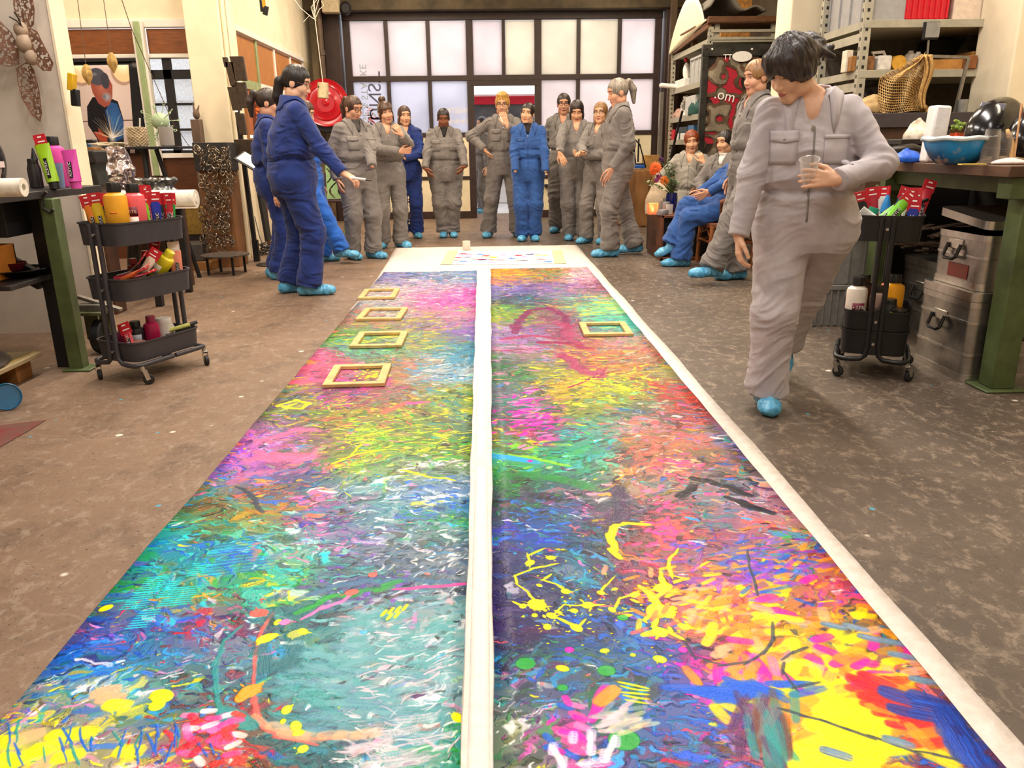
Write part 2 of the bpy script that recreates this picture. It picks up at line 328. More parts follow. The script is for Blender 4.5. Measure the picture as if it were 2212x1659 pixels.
    def image(s, name):
        # fine ridges and a wet mottling in the paint skin
        g_ = s.img.mean(2, keepdims=True); s.img = g_+(s.img-g_)*1.06; s.img = np.clip((s.img-.42)*1.12+.43, .01, 1); im = bpy.data.images.new(name, s.nx, s.ny); a = np.ones((s.ny, s.nx, 4), np.float32); a[..., :3] = np.clip(s.img, 0, 1)
        im.pixels.foreach_set(a.ravel()); im.pack()
        ih = bpy.data.images.new(name+'_relief', s.nx, s.ny); ih.colorspace_settings.name = 'Non-Color'
        a[..., :3] = np.clip(s.h, 0, 1)[..., None]; ih.pixels.foreach_set(a.ravel()); ih.pack()
        return im, ih
def image_mat(name, im, ih=None, rough=0.35, bump=0.5, dist=0.004, coat=0.0):
    m = bpy.data.materials.new(name); m.use_nodes = True; N = m.node_tree.nodes; L = m.node_tree.links; b = N['Principled BSDF']
    t = N.new('ShaderNodeTexImage'); t.image = im; t.interpolation = 'Cubic'; L.new(t.outputs[0], b.inputs['Base Color'])
    b.inputs['Specular IOR Level'].default_value = .24; b.inputs['Roughness'].default_value = rough; b.inputs['Coat Weight'].default_value = coat; b.inputs['Coat Roughness'].default_value = 0.15
    if ih:
        t2 = N.new('ShaderNodeTexImage'); t2.image = ih; t2.interpolation = 'Cubic'; bp = N.new('ShaderNodeBump')
        bp.inputs['Strength'].default_value = bump; bp.inputs['Distance'].default_value = dist
        L.new(t2.outputs[0], bp.inputs['Height']); L.new(bp.outputs[0], b.inputs['Normal'])
    return m
def finish(c):
    c.base()
    c.layer(700, (.05, .12), (.015, .035), 0.75)
    c.layer(4200, (.012, .045), (.005, .014), 0.85)
    c.layer(7000, (.006, .020), (.002, .006), 0.95)
    c.warp(.016, .07); c.warp(.005, .022)
    c.layer(1600, (.010, .035), (.004, .010), 0.9)
    c.layer(7500, (.003, .013), (.0014, .0042), 0.95)
    c.layer(2600, None, (.001, .003), 1, dots=True)
    c.warp(.004, .018)

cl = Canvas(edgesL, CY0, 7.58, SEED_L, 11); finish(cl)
rg = cl.rng
# big face under a teal wash: rim, cheek, palm-wide brushings in pale pink and white
for X, Y, rr in [(760, 1420, 0.11), (860, 1400, 0.12), (930, 1470, 0.11), (760, 1510, 0.13), (880, 1540, 0.13), (690, 1450, 0.10), (700, 1560, 0.10), (930, 1360, 0.09), (820, 1350, 0.08)]:
    for _ in range(26):
        u, v = cl.px(X+rg.normal()*45, Y+rg.normal()*32)
        cl.stroke(u, v, rg.normal()*0.3-0.15, rg.uniform(.02, .06), rg.uniform(.006, .016), [A['t2'], A['t2'], A['t3'], A['te'], A['bg']][rg.integers(5)], 0.55, rg.normal()*3, A['t3'], 0.8)
for _ in range(200):
    X = rg.uniform(700, 985); Y = rg.uniform(1340, 1655)
    if (X-860)/170+(Y-1480)/400 < -0.45: continue
    u, v = cl.px(X, Y); cl.stroke(u, v, rg.normal()*0.35+(0.35 if X > 850 else -0.1), rg.uniform(.008, .03), rg.uniform(.0015, .0045), A['pp'] if rg.random() < .65 else A['wh'], rg.uniform(.4, .9), rg.normal()*6, None, 0.6)
for X, Y, a in [(860, 1590, .2), (800, 1620, .3), (900, 1560, .1), (930, 1600, .2), (850, 1640, .2), (880, 1655, .2)]:
    u, v = cl.px(X, Y); cl.stroke(u, v, a, .05, .016, A['pp'], .75, 2, A['t3'], .8)
for p in [[(590, 1330), (560, 1380), (550, 1450), (548, 1520), (560, 1570), (600, 1600), (680, 1615)], [(548, 1520), (575, 1580), (650, 1605), (740, 1600)]]:
    cl.line(p, .006, A['co'], .7, .001)
cl.line([(560, 1560), (620, 1590), (700, 1596), (800, 1595)], .016, A['pe'], .55, .004, .6)
cl.line([(575, 1345), (610, 1325), (650, 1330), (645, 1400), (620, 1440), (560, 1450), (560, 1390)], .022, A['dt'], .55, .008, .5)
cl.line([(480, 1560), (468, 1500), (466, 1440), (485, 1390), (520, 1360)], .007, A['te'], .8)
cl.line([(490, 1545), (540, 1575)], .022, A['te'], .9); cl.line([(470, 1600), (560, 1590)], .014, A['br'], .7, .003, .6)
cl.line([(640, 1300), (760, 1262), (900, 1258), (1000, 1270)], .012, A['bg'], .8, .006, .5); cl.line([(640, 1330), (720, 1295), (860, 1268)], .012, A['gr'], .8, .006, .5)
cl.line([(655, 1345), (700, 1318), (760, 1290)], .008, A['pk'], .9, .004); cl.line([(860, 1280), (1000, 1268)], .007, A['hp'], .9, .003)
for X, Y in [(830, 1330), (845, 1325), (860, 1322), (875, 1318), (842, 1338), (858, 1334)]:
    u, v = cl.px(X, Y); cl.stroke(u, v, 1.2, .018, .006, A['ye'], 1, 0, None, .3)
for X, Y, r in [(575, 1385, .018), (590, 1380, .012), (600, 1350, .01), (640, 1375, .018), (655, 1370, .012), (620, 1540, .012), (640, 1575, .012), (645, 1590, .010), (655, 1625, .012), (612, 1565, .007), (350, 1510, .022), (340, 1530, .018), (230, 1320, .014), (990, 1560, .012)]:
    cl.splat(X, Y, r, A['ye'] if Y != 1375 else A['lo'], 2, 1.6)
for X, Y, c, r in [(470, 1580, 'hp', .02), (490, 1575, 'hp', .016), (490, 1600, 'hp', .018), (540, 1500, 'og', .022), (525, 1510, 'og', .016), (616, 1350, 'pk', .014), (760, 1285, 'co', .016), (805, 1247, 'co', .014), (560, 1330, 'co', .02)]:
    cl.splat(X, Y, r, A[c], 3, 1.8)
# combed turquoise patches
for X, Y, n, w2 in [(390, 1290, 9, .045), (330, 1265, 8, .035), (300, 1300, 8, .035), (430, 1235, 6, .03), (365, 1275, 8, .02), (310, 1340, 8, .03)]:
    u, v = cl.px(X, Y)
    for k in range(n): cl.stroke(u+k*.001, v+(k-n/2)*.011, .12, w2, .0038, A['cy'], .95, 0, None, .35)
for X, Y in [(520, 1205), (490, 1190), (540, 1175), (480, 1230), (560, 1220)]:
    u, v = cl.px(X, Y)
    for k in range(10): cl.stroke(u, v+(k-5)*.009, .2, .05, .003, A['sk'] if k % 2 else A['bl'], .8, 0, None, .5)
# yellow grid lower left, blue blades
for X, Y in [(20, 1610), (60, 1600), (100, 1625), (130, 1600), (60, 1640), (110, 1650), (20, 1650), (150, 1640), (240, 1515), (255, 1530), (230, 1500), (180, 1590), (280, 1630)]:
    u, v = cl.px(X, Y); cl.stroke(u, v, rg.normal()*.3, .035, .022, A['ye'] if rg.random() < .7 else A['pe'], .85, 0, None, .3)
for k in range(26):
    X = rg.uniform(10, 480); Y = rg.uniform(1590, 1659); cl.line([(X, Y), (X+rg.normal()*12, Y-rg.uniform(20, 50))], .003, A['bl'] if rg.random() < .6 else A['te'], .9)
for k in range(40):
    X = rg.uniform(400, 520); Y = rg.uniform(1540, 1655); u, v = cl.px(X, Y); cl.stroke(u, v, rg.normal()*.8, .02, .01, [A['cr'], A['rd'], A['rd'], A['hp'], A['pk'], A['wh']][rg.integers(6)], .85)
# marbled streaks in the slate zone
for k in range(150):
    X = rg.uniform(760, 1005); Y = rg.uniform(1120, 1255); u, v = cl.px(X, Y); cl.stroke(u, v, 0.8+rg.normal()*.35, rg.uniform(.006, .024), rg.uniform(.0012, .0055), [A['wh'], A['gw'], A['sl'], A['bg']][rg.integers(4)], rg.uniform(.35, .8), rg.normal()*12, None, .7)
# yellow spatter over the olive field
for k in range(170):
    X = rg.normal(850, 110); Y = rg.normal(940, 45)
    if X < 1015 and Y > 850:
        u, v = cl.px(X, Y); cl.stroke(u, v, rg.normal()*.4, abs(rg.normal())*.02+.003, rg.uniform(.002, .005), A['ye'], .9, 0, None, .1)
for p in [[(790, 945), (850, 932)], [(720, 1005), (770, 985), (830, 975)], [(870, 1020), (930, 1036), (980, 1040)], [(780, 965), (760, 985)]]: cl.line(p, .007, A['ye'], 1, .002, .1)
cl.line([(600, 880), (640, 868), (665, 875), (650, 887), (620, 884), (635, 876)], .012, A['ye'], .85, .003, .5)
for p in [[(560, 960), (640, 930), (690, 935)], [(520, 1000), (600, 985), (670, 990), (620, 1010)], [(500, 1040), (590, 1020)], [(600, 1000), (560, 980)]]: cl.line(p, .03, A['mv'], .6, .012, .6, col2=A['pk'])
for p in [[(650, 800), (700, 790), (760, 792)], [(640, 830), (700, 825)]]: cl.line(p, .03, A['co'], .75, .008, .5, col2=A['hp'])
for k in range(40): u, v = cl.px(rg.normal(800, 18), rg.normal(814, 6)); cl.blob(u, v, .008, A['ye'], 1, 1.5, rg.uniform(0, PI))
cl.line([(830, 895), (880, 872)], .02, A['co'], .8, .004, .5); cl.line([(880, 875), (925, 872)], .018, A['hp'], .8, .006, .5)
for k in range(90):
    X = rg.uniform(845, 1025); Y = 655+rg.normal()*14; u, v = cl.px(X, Y); cl.stroke(u, v, rg.normal()*.5, .04, .008, [A['hp'], A['pk'], A['ma'], A['mv'], A['lv']][rg.integers(5)], .5, 3, A['pk'])
cl.line([(515, 1055), (545, 1075), (565, 1110)], .010, A['sl'], .9, .002)
imL, ihL = cl.image('painting_left')

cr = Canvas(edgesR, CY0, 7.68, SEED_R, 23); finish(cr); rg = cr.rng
cr.line([(1112, 722), (1118, 700), (1135, 682), (1150, 672), (1180, 668), (1205, 676), (1222, 690), (1228, 708), (1215, 720)], .026, A['mn'], .85, .012, .7, col2=A['pm'])
cr.line([(1088, 735), (1150, 728), (1230, 735), (1262, 748)], .03, A['mn'], .7, .012, .7, col2=A['mv'])
cr.line([(1160, 742), (1240, 745), (1275, 758)], .03, A['mn'], .7, .014, .7); cr.line([(1215, 700), (1240, 735)], .05, A['mv'], .6, .02, .7, col2=A['mn'])
cr.line([(1205, 768), (1240, 785), (1262, 808), (1290, 815), (1300, 800)], .035, A['mn'], .8, .012, .7, col2=A['mv'])
cr.line([(1060, 762), (1180, 755)], .008, A['mn'], .8, .003); cr.line([(1300, 812), (1230, 840)], .008, A['mn'], .9, .003)
for p in [[(1125, 718), (1145, 712), (1150, 722)], [(1170, 692), (1195, 697)], [(1150, 705), (1180, 700)]]: cr.line(p, .007, A['mv'], .8, .003)
for k in range(230):
    t = rg.random(); X, Y = [(1112+t*30, 722-t*40+rg.normal()*5), (1140+t*85, 674+20*(t-.4)**2+rg.normal()*5), (1205+rg.normal()*16, 712+rg.normal()*16), (1095+t*170, 735+rg.normal()*6+t*8), (1205+t*95, 768+t*42+rg.normal()*6)][k % 5]; u, v = cr.px(X, Y); cr.stroke(u, v, rg.normal()*.8, rg.uniform(.015, .05), rg.uniform(.002, .006), [A['mn'], A['mn'], A['pm'], A['mv']][rg.integers(4)], .85, rg.normal()*8, None, .6)
for X, Y in [(1145, 850), (1155, 845), (1140, 842)] + [(1140+rg.normal()*18, 880+rg.normal()*14) for _ in range(24)]+[(1150+rg.normal()*26, 920+rg.normal()*14) for _ in range(34)]+[(1128, 968), (1140, 972)]:
    u, v = cr.px(X, Y); cr.stroke(u, v, .5+rg.normal()*.5, .03, .010, A['ma'] if rg.random() < .7 else A['pk'], .95, 0, None, .3)
for k in range(60): u, v = cr.px(rg.normal(1380, 60), rg.normal(772, 16)); cr.stroke(u, v, rg.normal(), .012, .004, A['cr'], .85)
for k in range(60): u, v = cr.px(rg.normal(1320, 40), rg.normal(835, 12)); cr.stroke(u, v, rg.normal(), .02, .006, A['ye'], .8)
cr.line([(1065, 985), (1140, 990), (1230, 1012)], .012, A['li'], .8, .004, .5); cr.line([(1065, 988), (1130, 998), (1155, 1003)], .026, A['sk'], .85, .004, .4)
cr.line([(1070, 1030), (1150, 1030), (1230, 1045), (1290, 1060)], .03, A['gr'], .6, .015, .7, col2=A['dg'])
for X, Y in [(1145, 1000), (1230, 1410), (1475, 1410)]: u, v = cr.px(X, Y); cr.blob(u, v, .012, A['ma'])
for p in [[(1505, 1036), (1560, 1055), (1620, 1075)], [(1575, 1080), (1640, 1105), (1668, 1115)], [(1470, 1075), (1500, 1055)]]: cr.line(p, .018, A['bk'], .9, .006, .4)
cr.line([(1340, 1060), (1345, 1110), (1330, 1140)], .03, A['sl'], .75, .01, .6, col2=A['pm']); cr.line([(1260, 1080), (1300, 1105), (1330, 1085)], .02, A['sl'], .7, .006, .6)
for k in range(60):
    u, v = cr.px(rg.normal(1440, 24), rg.normal(1155, 30)); cr.stroke(u, v, rg.normal()*.8, .02, .009, A['hp'] if rg.random() < .6 else A['co'], .85)
for k in range(45): u, v = cr.px(rg.normal(1475, 30), rg.normal(1010, 10)); cr.stroke(u, v, rg.normal()*.6, .025, .009, [A['co'], A['hp'], A['pe']][rg.integers(3)], .85)
cr.line([(1328, 1190), (1318, 1160), (1325, 1142), (1350, 1135), (1390, 1138)], .013, A['ye'], 1, .003, .1)
cr.line([(1325, 1195), (1340, 1210)], .012, A['ye'], 1, .003, .1)
# yellow pours
for p, wd in [([(1204, 1222), (1150, 1234), (1112, 1250), (1116, 1266), (1140, 1285), (1160, 1310)], .0055), ([(1174, 1192), (1140, 1203), (1145, 1220)], .005), ([(1192, 1248), (1172, 1257), (1200, 1268), (1222, 1280)], .005), ([(1330, 1253), (1305, 1270), (1298, 1285)], .005),
              ([(1195, 1335), (1220, 1312), (1260, 1315), (1300, 1312)], .005), ([(1380, 1285), (1340, 1300), (1322, 1322)], .005), ([(1205, 1340), (1235, 1355), (1250, 1360), (1262, 1345)], .005), ([(1466, 1192), (1442, 1215), (1452, 1250), (1485, 1255)], .006),
              ([(1425, 1240), (1432, 1265), (1445, 1280)], .008), ([(1388, 1275), (1415, 1295), (1420, 1320), (1450, 1320)], .012), ([(1420, 1330), (1412, 1360), (1440, 1370), (1475, 1385)], .008), ([(1450, 1335), (1470, 1355), (1520, 1370)], .006), ([(1565, 1290), (1595, 1268), (1628, 1255)], .0055), ([(1110, 1305), (1130, 1315)], .006), ([(1500, 1235), (1525, 1220)], .006)]:
    cr.line(p, wd, A['ye'], 1, .001, 0)
for X, Y, r, n in [(1160, 1312, .024, 14), (1145, 1221, .014, 8), (1190, 1210, .013, 8), (1222, 1283, .013, 8), (1270, 1313, .016, 12), (1245, 1362, .014, 9), (1298, 1286, .011, 5), (1322, 1323, .010, 4), (1240, 1325, .011, 4), (1182, 1360, .011, 6), (1192, 1336, .013, 6), (1130, 1315, .011, 5), (1155, 1335, .009, 4), (1432, 1275, .022, 12), (1420, 1325, .03, 16), (1440, 1330, .022, 10), (1425, 1372, .018, 10), (1480, 1360, .014, 8), (1600, 1276, .014, 6), (1372, 1290, .013, 6), (1328, 1278, .008, 3), (1165, 1270, .008, 3), (1306, 1412, .010, 1), (1367, 1421, .008, 1), (1425, 1430, .014, 10), (1215, 1450, .012, 5)]:
    cr.splat(X, Y, r, A['ye'], n, 3.2)
for k in range(150): u, v = cr.px(rg.normal(1290, 110), rg.normal(1290, 60)); cr.blob(u, v, rg.uniform(.0012, .004), A['ye'], 1, 1.2)
for k in range(110):
    X, Y = rg.normal(1530, 75), rg.normal(1300, 42); u, v = cr.px(X, Y); cr.stroke(u, v, .5+rg.normal()*.5, .03, .009, [A['og'], A['og'], A['co'], A['ye'], A['pe']][rg.integers(5)], .75)
# purple / violet passages right, then the yellow-orange corner
for k in range(90):
    u, v = cr.px(rg.normal(1690, 80), rg.normal(1235, 40)); cr.stroke(u, v, .3+rg.normal()*.4, .03, .009, [A['pu'], A['vi'], A['pu'], A['bl'], A['og']][rg.integers(5)], .7)
for k in range(150):
    u, v = cr.px(rg.normal(1740, 110), rg.normal(1430, 60)); cr.stroke(u, v, .3+rg.normal()*.7, .035, .016, [A['ye'], A['og'], A['ye'], A['oc'], A['ma'], A['pe']][rg.integers(6)], .8)
for k in range(90):
    u, v = cr.px(rg.normal(1830, 70), rg.normal(1590, 45)); cr.stroke(u, v, .2+rg.normal()*.5, .05, .025, [A['ye'], A['ye'], A['ye'], A['og']][rg.integers(4)], .8)
for k in range(80):
    t = rg.random(); u, v = cr.px(1870+t*150+rg.normal()*18, 1475+t*110+rg.normal()*16); cr.stroke(u, v, -.4+rg.normal()*.4, .045, .016, [A['rd'], A['rd'], A['cr'], A['og']][rg.integers(4)], .8)
cr.line([(1910, 1500), (1960, 1520), (2040, 1545), (2070, 1590), (2085, 1640)], .03, A['bl'], .85, .008, .5, col2=A['nv']); cr.line([(1935, 1540), (2030, 1565)], .018, A['nv'], .85, .004, .4, col2=A['bl'])
cr.line([(2040, 1545), (2100, 1640), (2120, 1659)], .03, A['bl'], .8, .01, .5, col2=A['nv'])
for k in range(30): u, v = cr.px(rg.normal(1620, 40), rg.normal(1460, 14)); cr.stroke(u, v, 1.3+rg.normal()*.4, .04, .014, [A['ma'], A['ma'], A['pk'], A['og']][rg.integers(4)], .85)
for k in range(24): u, v = cr.px(rg.normal(1610, 55), rg.normal(1500, 10)); cr.stroke(u, v, rg.normal()*.3, .05, .014, A['bl'], .8)
for k in range(40): u, v = cr.px(rg.normal(1650, 25), rg.normal(1590, 36)); cr.stroke(u, v, 1.4+rg.normal()*.2, .07, .012, [A['br'], A['gy'], A['pm'], A['te']][rg.integers(4)], .7)
for p in [[(1480, 1395), (1500, 1425), (1560, 1443), (1610, 1440), (1650, 1415), (1672, 1385), (1665, 1355)], [(1690, 1440), (1690, 1460), (1720, 1492), (1760, 1480)], [(1735, 1405), (1690, 1428)], [(1690, 1540), (1780, 1565), (1880, 1600), (1980, 1630), (2060, 1645)], [(1614, 1195), (1618, 1230), (1636, 1290)]]:
    cr.line(p, .005, A['sl'], .85, .001, .2)
for X, Y in [(1800, 1358), (1848, 1362), (1880, 1385), (1928, 1395), (1948, 1425), (1995, 1480), (1805, 1635), (1940, 1610)]:
    u, v = cr.px(X, Y); cr.stroke(u, v, -.5, .034, .015, A['bg'], .95, 0, A['gw'], .5); cr.stroke(u+.004, v, -.5, .024, .009, A['lv'], .7, 0, A['te'], .6)
for X, Y, r in [(1135, 1440, .022), (1345, 1340, .014), (1348, 1605, .03), (1310, 1455, .02), (1215, 1492, .012)]: u, v = cr.px(X, Y); cr.blob(u, v, r, A['gr'], .9, 1.1)
for p in [[(1282, 1500), (1285, 1560)], [(1285, 1560), (1300, 1590)], [(1370, 1500), (1382, 1545)]]: cr.line(p, .012, A['dg'], .8, .003)
cr.line([(1283, 1560), (1288, 1530), (1310, 1500)], .014, A['ma'], .9, .003); cr.line([(1300, 1520), (1322, 1498)], .014, A['og'], .9, .003)
for k in range(5): cr.line([(1345+k*3, 1483+k*9), (1392, 1490+k*9)], .004, A['ye'], .95)
for k in range(30): u, v = cr.px(rg.normal(1335, 22), rg.normal(1560, 16)); cr.stroke(u, v, .4+rg.normal()*.3, .03, .008, [A['be'], A['gw'], A['pp']][rg.integers(3)], .7)
for k in range(26): u, v = cr.px(rg.normal(1235, 20), rg.normal(1590, 30)); cr.stroke(u, v, -.6+rg.normal()*.3, .02, .010, [A['ma'], A['hp'], A['pk'], A['bl']][rg.integers(4)], .85)
for p in [[(1238, 1600)], [(1277, 1595), (1276, 1625)], [(1330, 1608), (1305, 1640)], [(1195, 1625), (1215, 1655)]]:
    for q in p: u, v = cr.px(*q); cr.stroke(u, v, 1.4, .020, .012, A['wh'], .85, 0, A['lv'], .5)
    if len(p) > 1: cr.line(p, .009, A['wh'], .8, .001, .4)
u, v = cr.px(1285, 1655); cr.stroke(u, v, .1, .035, .014, A['wh'], .8, 0, A['lv'], .5)
imR, ihR = cr.image('painting_right')

def canvas_obj(name, c, im, ih, label):
    ny, nx = 160, 16; r = np.random.default_rng(3); v = []; uv = []
    for j in range(ny+1):
        y = c.y0+(c.y1-c.y0)*j/ny; xl, xr = c.e(y)
        for i in range(nx+1):
            t = i/nx; e = min(t, 1-t)
            edge = math.exp(-e*30)*(0.0015+0.004*max(0, math.sin(y*3.7+t*9))*max(0, math.sin(y*9.1+1)))
            wob = (0.0015*math.sin(y*5.3+t*3)+0.0012*math.sin(y*13)) if i in (0, nx) else 0
            v.append((xl+(xr-xl)*t+wob, y+(0.006*math.sin(t*20) if j in (0, ny) else 0), 0.006+edge)); uv.append((t, j/ny))
    q = np.array([(j*(nx+1)+i, j*(nx+1)+i+1, (j+1)*(nx+1)+i+1, (j+1)*(nx+1)+i) for j in range(ny) for i in range(nx)])
    o = npmesh(name, v, q, image_mat(name+'_paint', im, ih, 0.38, 0.8, 0.005, 0.0))
    ul = o.data.uv_layers.new(name='UVMap'); uv = np.array(uv, np.float32); ul.data.foreach_set('uv', uv[q.ravel()].ravel())
    k = o.modifiers.new('thick', 'SOLIDIFY'); k.thickness = 0.002; k.offset = 1
    return tag(recenter(o), label, 'painting')
canvas_obj('painted_canvas', cl, imL, ihL, 'long abstract painted canvas in teal, blue and olive, left of the white strip')
canvas_obj('painted_canvas', cr, imR, ihR, 'long abstract painted canvas with maroon head and yellow pours, right of the white strip')
# ------------------------------------------------------------------ the room
def floor_mat():
    m = bpy.data.materials.new('worn_concrete'); m.use_nodes = True; N = m.node_tree.nodes; L = m.node_tree.links; b = N['Principled BSDF']
    tc = N.new('ShaderNodeTexCoord')
    def noise(sc, det=6, rough=.65, stretch=(1, 1, 1), dist=0.0):
        mp = N.new('ShaderNodeMapping'); mp.inputs['Scale'].default_value = stretch; L.new(tc.outputs['Object'], mp.inputs[0])
        n = N.new('ShaderNodeTexNoise'); n.inputs['Scale'].default_value = sc; n.inputs['Detail'].default_value = det; n.inputs['Roughness'].default_value = rough
        n.inputs['Distortion'].default_value = dist; L.new(mp.outputs[0], n.inputs['Vector']); return n.outputs['Fac']
    def ramp(f, stops):
        r = N.new('ShaderNodeValToRGB'); e = r.color_ramp.elements
        while len(e) < len(stops): e.new(0.5)
        for k, (p, c) in zip(e, stops): k.position = p; k.color = c if len(c) == 4 else lin(c)
        L.new(f, r.inputs[0]); return r.outputs[0]
    def mix(f, a, c, blend='MIX'):
        x = N.new('ShaderNodeMix'); x.data_type = 'RGBA'; x.blend_type = blend
        if isinstance(f, float): x.inputs[0].default_value = f
        else: L.new(f, x.inputs[0])
        for s, k in ((a, 6), (c, 7)):
            if isinstance(s, str): x.inputs[k].default_value = lin(s)
            else: L.new(s, x.inputs[k])
        return x.outputs[2]
    W_, B_ = (1, 1, 1, 1), (0, 0, 0, 1)
    big = noise(0.55, 5, .6); mid = noise(3.2, 9, .75, (1.1, .9, 1), .15); fine = noise(26, 8, .75); scr = noise(15, 10, .8, (1.2, .8, 1), .35)
    base = ramp(big, [(.3, '54473a'), (.52, '6b5a49'), (.72, '7f6b57')])
    sep = N.new('ShaderNodeSeparateXYZ'); L.new(tc.outputs['Object'], sep.inputs[0])
    lr = N.new('ShaderNodeMapRange'); lr.inputs['From Min'].default_value = -0.6; lr.inputs['From Max'].default_value = 0.9; L.new(sep.outputs[0], lr.inputs['Value'])
    red = mix(ramp(noise(0.8, 4), [(.40, B_), (.62, W_)]), '836853', '977a63'); gry = mix(ramp(noise(1.1, 5), [(.35, B_), (.65, W_)]), '4b4139', '63584e')
    base = mix(.72, base, mix(lr.outputs[0], red, gry))
    mk_ = N.new('ShaderNodeMath'); mk_.operation = 'MULTIPLY'; L.new(ramp(mid, [(.50, B_), (.66, W_)]), mk_.inputs[0]); mk_.inputs[1].default_value = .55; base = mix(mk_.outputs[0], base, '463a2f')
    lm = N.new('ShaderNodeMath'); lm.operation = 'MULTIPLY'; L.new(ramp(scr, [(.52, B_), (.60, W_)]), lm.inputs[0]); lm.inputs[1].default_value = .55
    base = mix(lm.outputs[0], base, 'a08d7a')
    sp = N.new('ShaderNodeMath'); sp.operation = 'MULTIPLY'; L.new(ramp(fine, [(.60, B_), (.66, W_)]), sp.inputs[0]); sp.inputs[1].default_value = .5
    base = mix(sp.outputs[0], base, 'b5a492')
    base = mix(ramp(noise(60, 4, .7), [(.30, W_), (.40, B_)]), base, '3a3029')
    # hairline cracks and pale dried drips
    vo = N.new('ShaderNodeTexVoronoi'); vo.feature = 'DISTANCE_TO_EDGE'; vo.inputs['Scale'].default_value = .75
    wv = N.new('ShaderNodeMapping'); wv.inputs['Scale'].default_value = (1, .8, 1); nn = N.new('ShaderNodeTexNoise'); nn.inputs['Scale'].default_value = 3.0; nn.inputs['Detail'].default_value = 6
    va = N.new('ShaderNodeVectorMath'); va.operation = 'MULTIPLY_ADD'; L.new(tc.outputs['Object'], nn.inputs['Vector']); L.new(nn.outputs['Color'], va.inputs[0]); va.inputs[1].default_value = (.5, .5, 0); L.new(tc.outputs['Object'], va.inputs[2])
    L.new(va.outputs[0], vo.inputs['Vector'])
    cm = N.new('ShaderNodeMath'); cm.operation = 'MULTIPLY'; L.new(ramp(vo.outputs['Distance'], [(.0, W_), (.006, B_)]), cm.inputs[0]); cm.inputs[1].default_value = .22
    base = mix(cm.outputs[0], base, 'b3a18c')
    for sc_, thr, col, seed in ((4.5, .955, 'e6dccb', 0), (7.5, .965, '4f9fb4', 5), (5.5, .962, 'd8cbb8', 11)):
        v2 = N.new('ShaderNodeTexVoronoi'); v2.inputs['Scale'].default_value = sc_; m2 = N.new('ShaderNodeMapping'); m2.inputs['Location'].default_value = (seed, seed*.7, 0)
        L.new(tc.outputs['Object'], m2.inputs[0]); L.new(m2.outputs[0], v2.inputs['Vector'])
        g1 = ramp(v2.outputs['Distance'], [(.05, W_), (.085, B_)]); s3 = N.new('ShaderNodeSeparateColor'); L.new(v2.outputs['Color'], s3.inputs[0])
        gt = N.new('ShaderNodeMath'); gt.operation = 'GREATER_THAN'; L.new(s3.outputs[0], gt.inputs[0]); gt.inputs[1].default_value = .72
        mm = N.new('ShaderNodeMath'); mm.operation = 'MULTIPLY'; L.new(g1, mm.inputs[0]); L.new(gt.outputs[0], mm.inputs[1]); base = mix(mm.outputs[0], base, col)
    L.new(base, b.inputs['Base Color'])
    rr = N.new('ShaderNodeMapRange'); rr.inputs['To Min'].default_value = .30; rr.inputs['To Max'].default_value = .62; L.new(mid, rr.inputs['Value']); L.new(rr.outputs[0], b.inputs['Roughness'])
    b.inputs['Specular IOR Level'].default_value = .4
    bp = N.new('ShaderNodeBump'); bp.inputs['Strength'].default_value = .35; bp.inputs['Distance'].default_value = .006; L.new(fine, bp.inputs['Height']); L.new(bp.outputs[0], b.inputs['Normal'])
    return m
CREAM = M('cream_plaster', 'efe0c0', .8, bump=.08, scale=3, var=.05)
CREAM2 = M('dirty_cream_plaster', 'd8c6a0', .85, bump=.15, scale=2.2, var=.14)
DOORCREAM = M('cream_sheet_metal', 'efe0bc', .55, scale=4, var=.06)
GREYW = M('grey_white_plaster', 'd6cabb', .85, bump=.12, scale=2.5, var=.08)
DARKST = M('dark_brown_steel', '35221c', .5, scale=10, var=.15)
DARKW = M('sooty_wall', '4a3c2a', .85, bump=.2, scale=1.6, var=.25)
BROWNP = M('brown_veneer', '82491f', .5, scale=7, var=.14, stretch=(1, 1, 6))
BROWND = M('dark_veneer', '5c3014', .5, scale=7, var=.14, stretch=(1, 1, 6))
AMBERP = M('amber_veneer', 'b5752f', .5, scale=6, var=.12, stretch=(1, 6, 1))
GREENP = M('sage_paint', '98a878', .6, scale=8)
WHITEP = M('white_paint', 'ece5da', .6, scale=5, var=.04)
BLACK = M('black_paint', '16151a', .5, scale=10, var=.1)
def pane_mat(name, col, clear=0.12):
    m = bpy.data.materials.new(name); m.use_nodes = True; N = m.node_tree.nodes; L = m.node_tree.links
    tc = N.new('ShaderNodeTexCoord'); no = N.new('ShaderNodeTexNoise'); no.inputs['Scale'].default_value = 1.6; no.inputs['Detail'].default_value = 5; L.new(tc.outputs['Object'], no.inputs['Vector'])
    cr_ = N.new('ShaderNodeValToRGB'); c = lin(col); cr_.color_ramp.elements[0].color = tuple(k*.88 for k in c[:3])+(1,); cr_.color_ramp.elements[1].color = c
    cr_.color_ramp.elements[0].position = .35; cr_.color_ramp.elements[1].position = .6; L.new(no.outputs['Fac'], cr_.inputs[0])
    t = N.new('ShaderNodeBsdfTranslucent'); L.new(cr_.outputs[0], t.inputs[0]); g = N.new('ShaderNodeBsdfGlossy'); g.inputs['Roughness'].default_value = .25
    mx = N.new('ShaderNodeMixShader'); mx.inputs[0].default_value = .06; L.new(t.outputs[0], mx.inputs[1]); L.new(g.outputs[0], mx.inputs[2])
    L.new(mx.outputs[0], N['Material Output'].inputs[0]); return m
PANE = pane_mat('frosted_glass', 'fff4f0'); PANEW = pane_mat('frosted_glass_warm', 'fff5e2'); PANEB = pane_mat('frosted_glass_cool', 'f4f3fa')
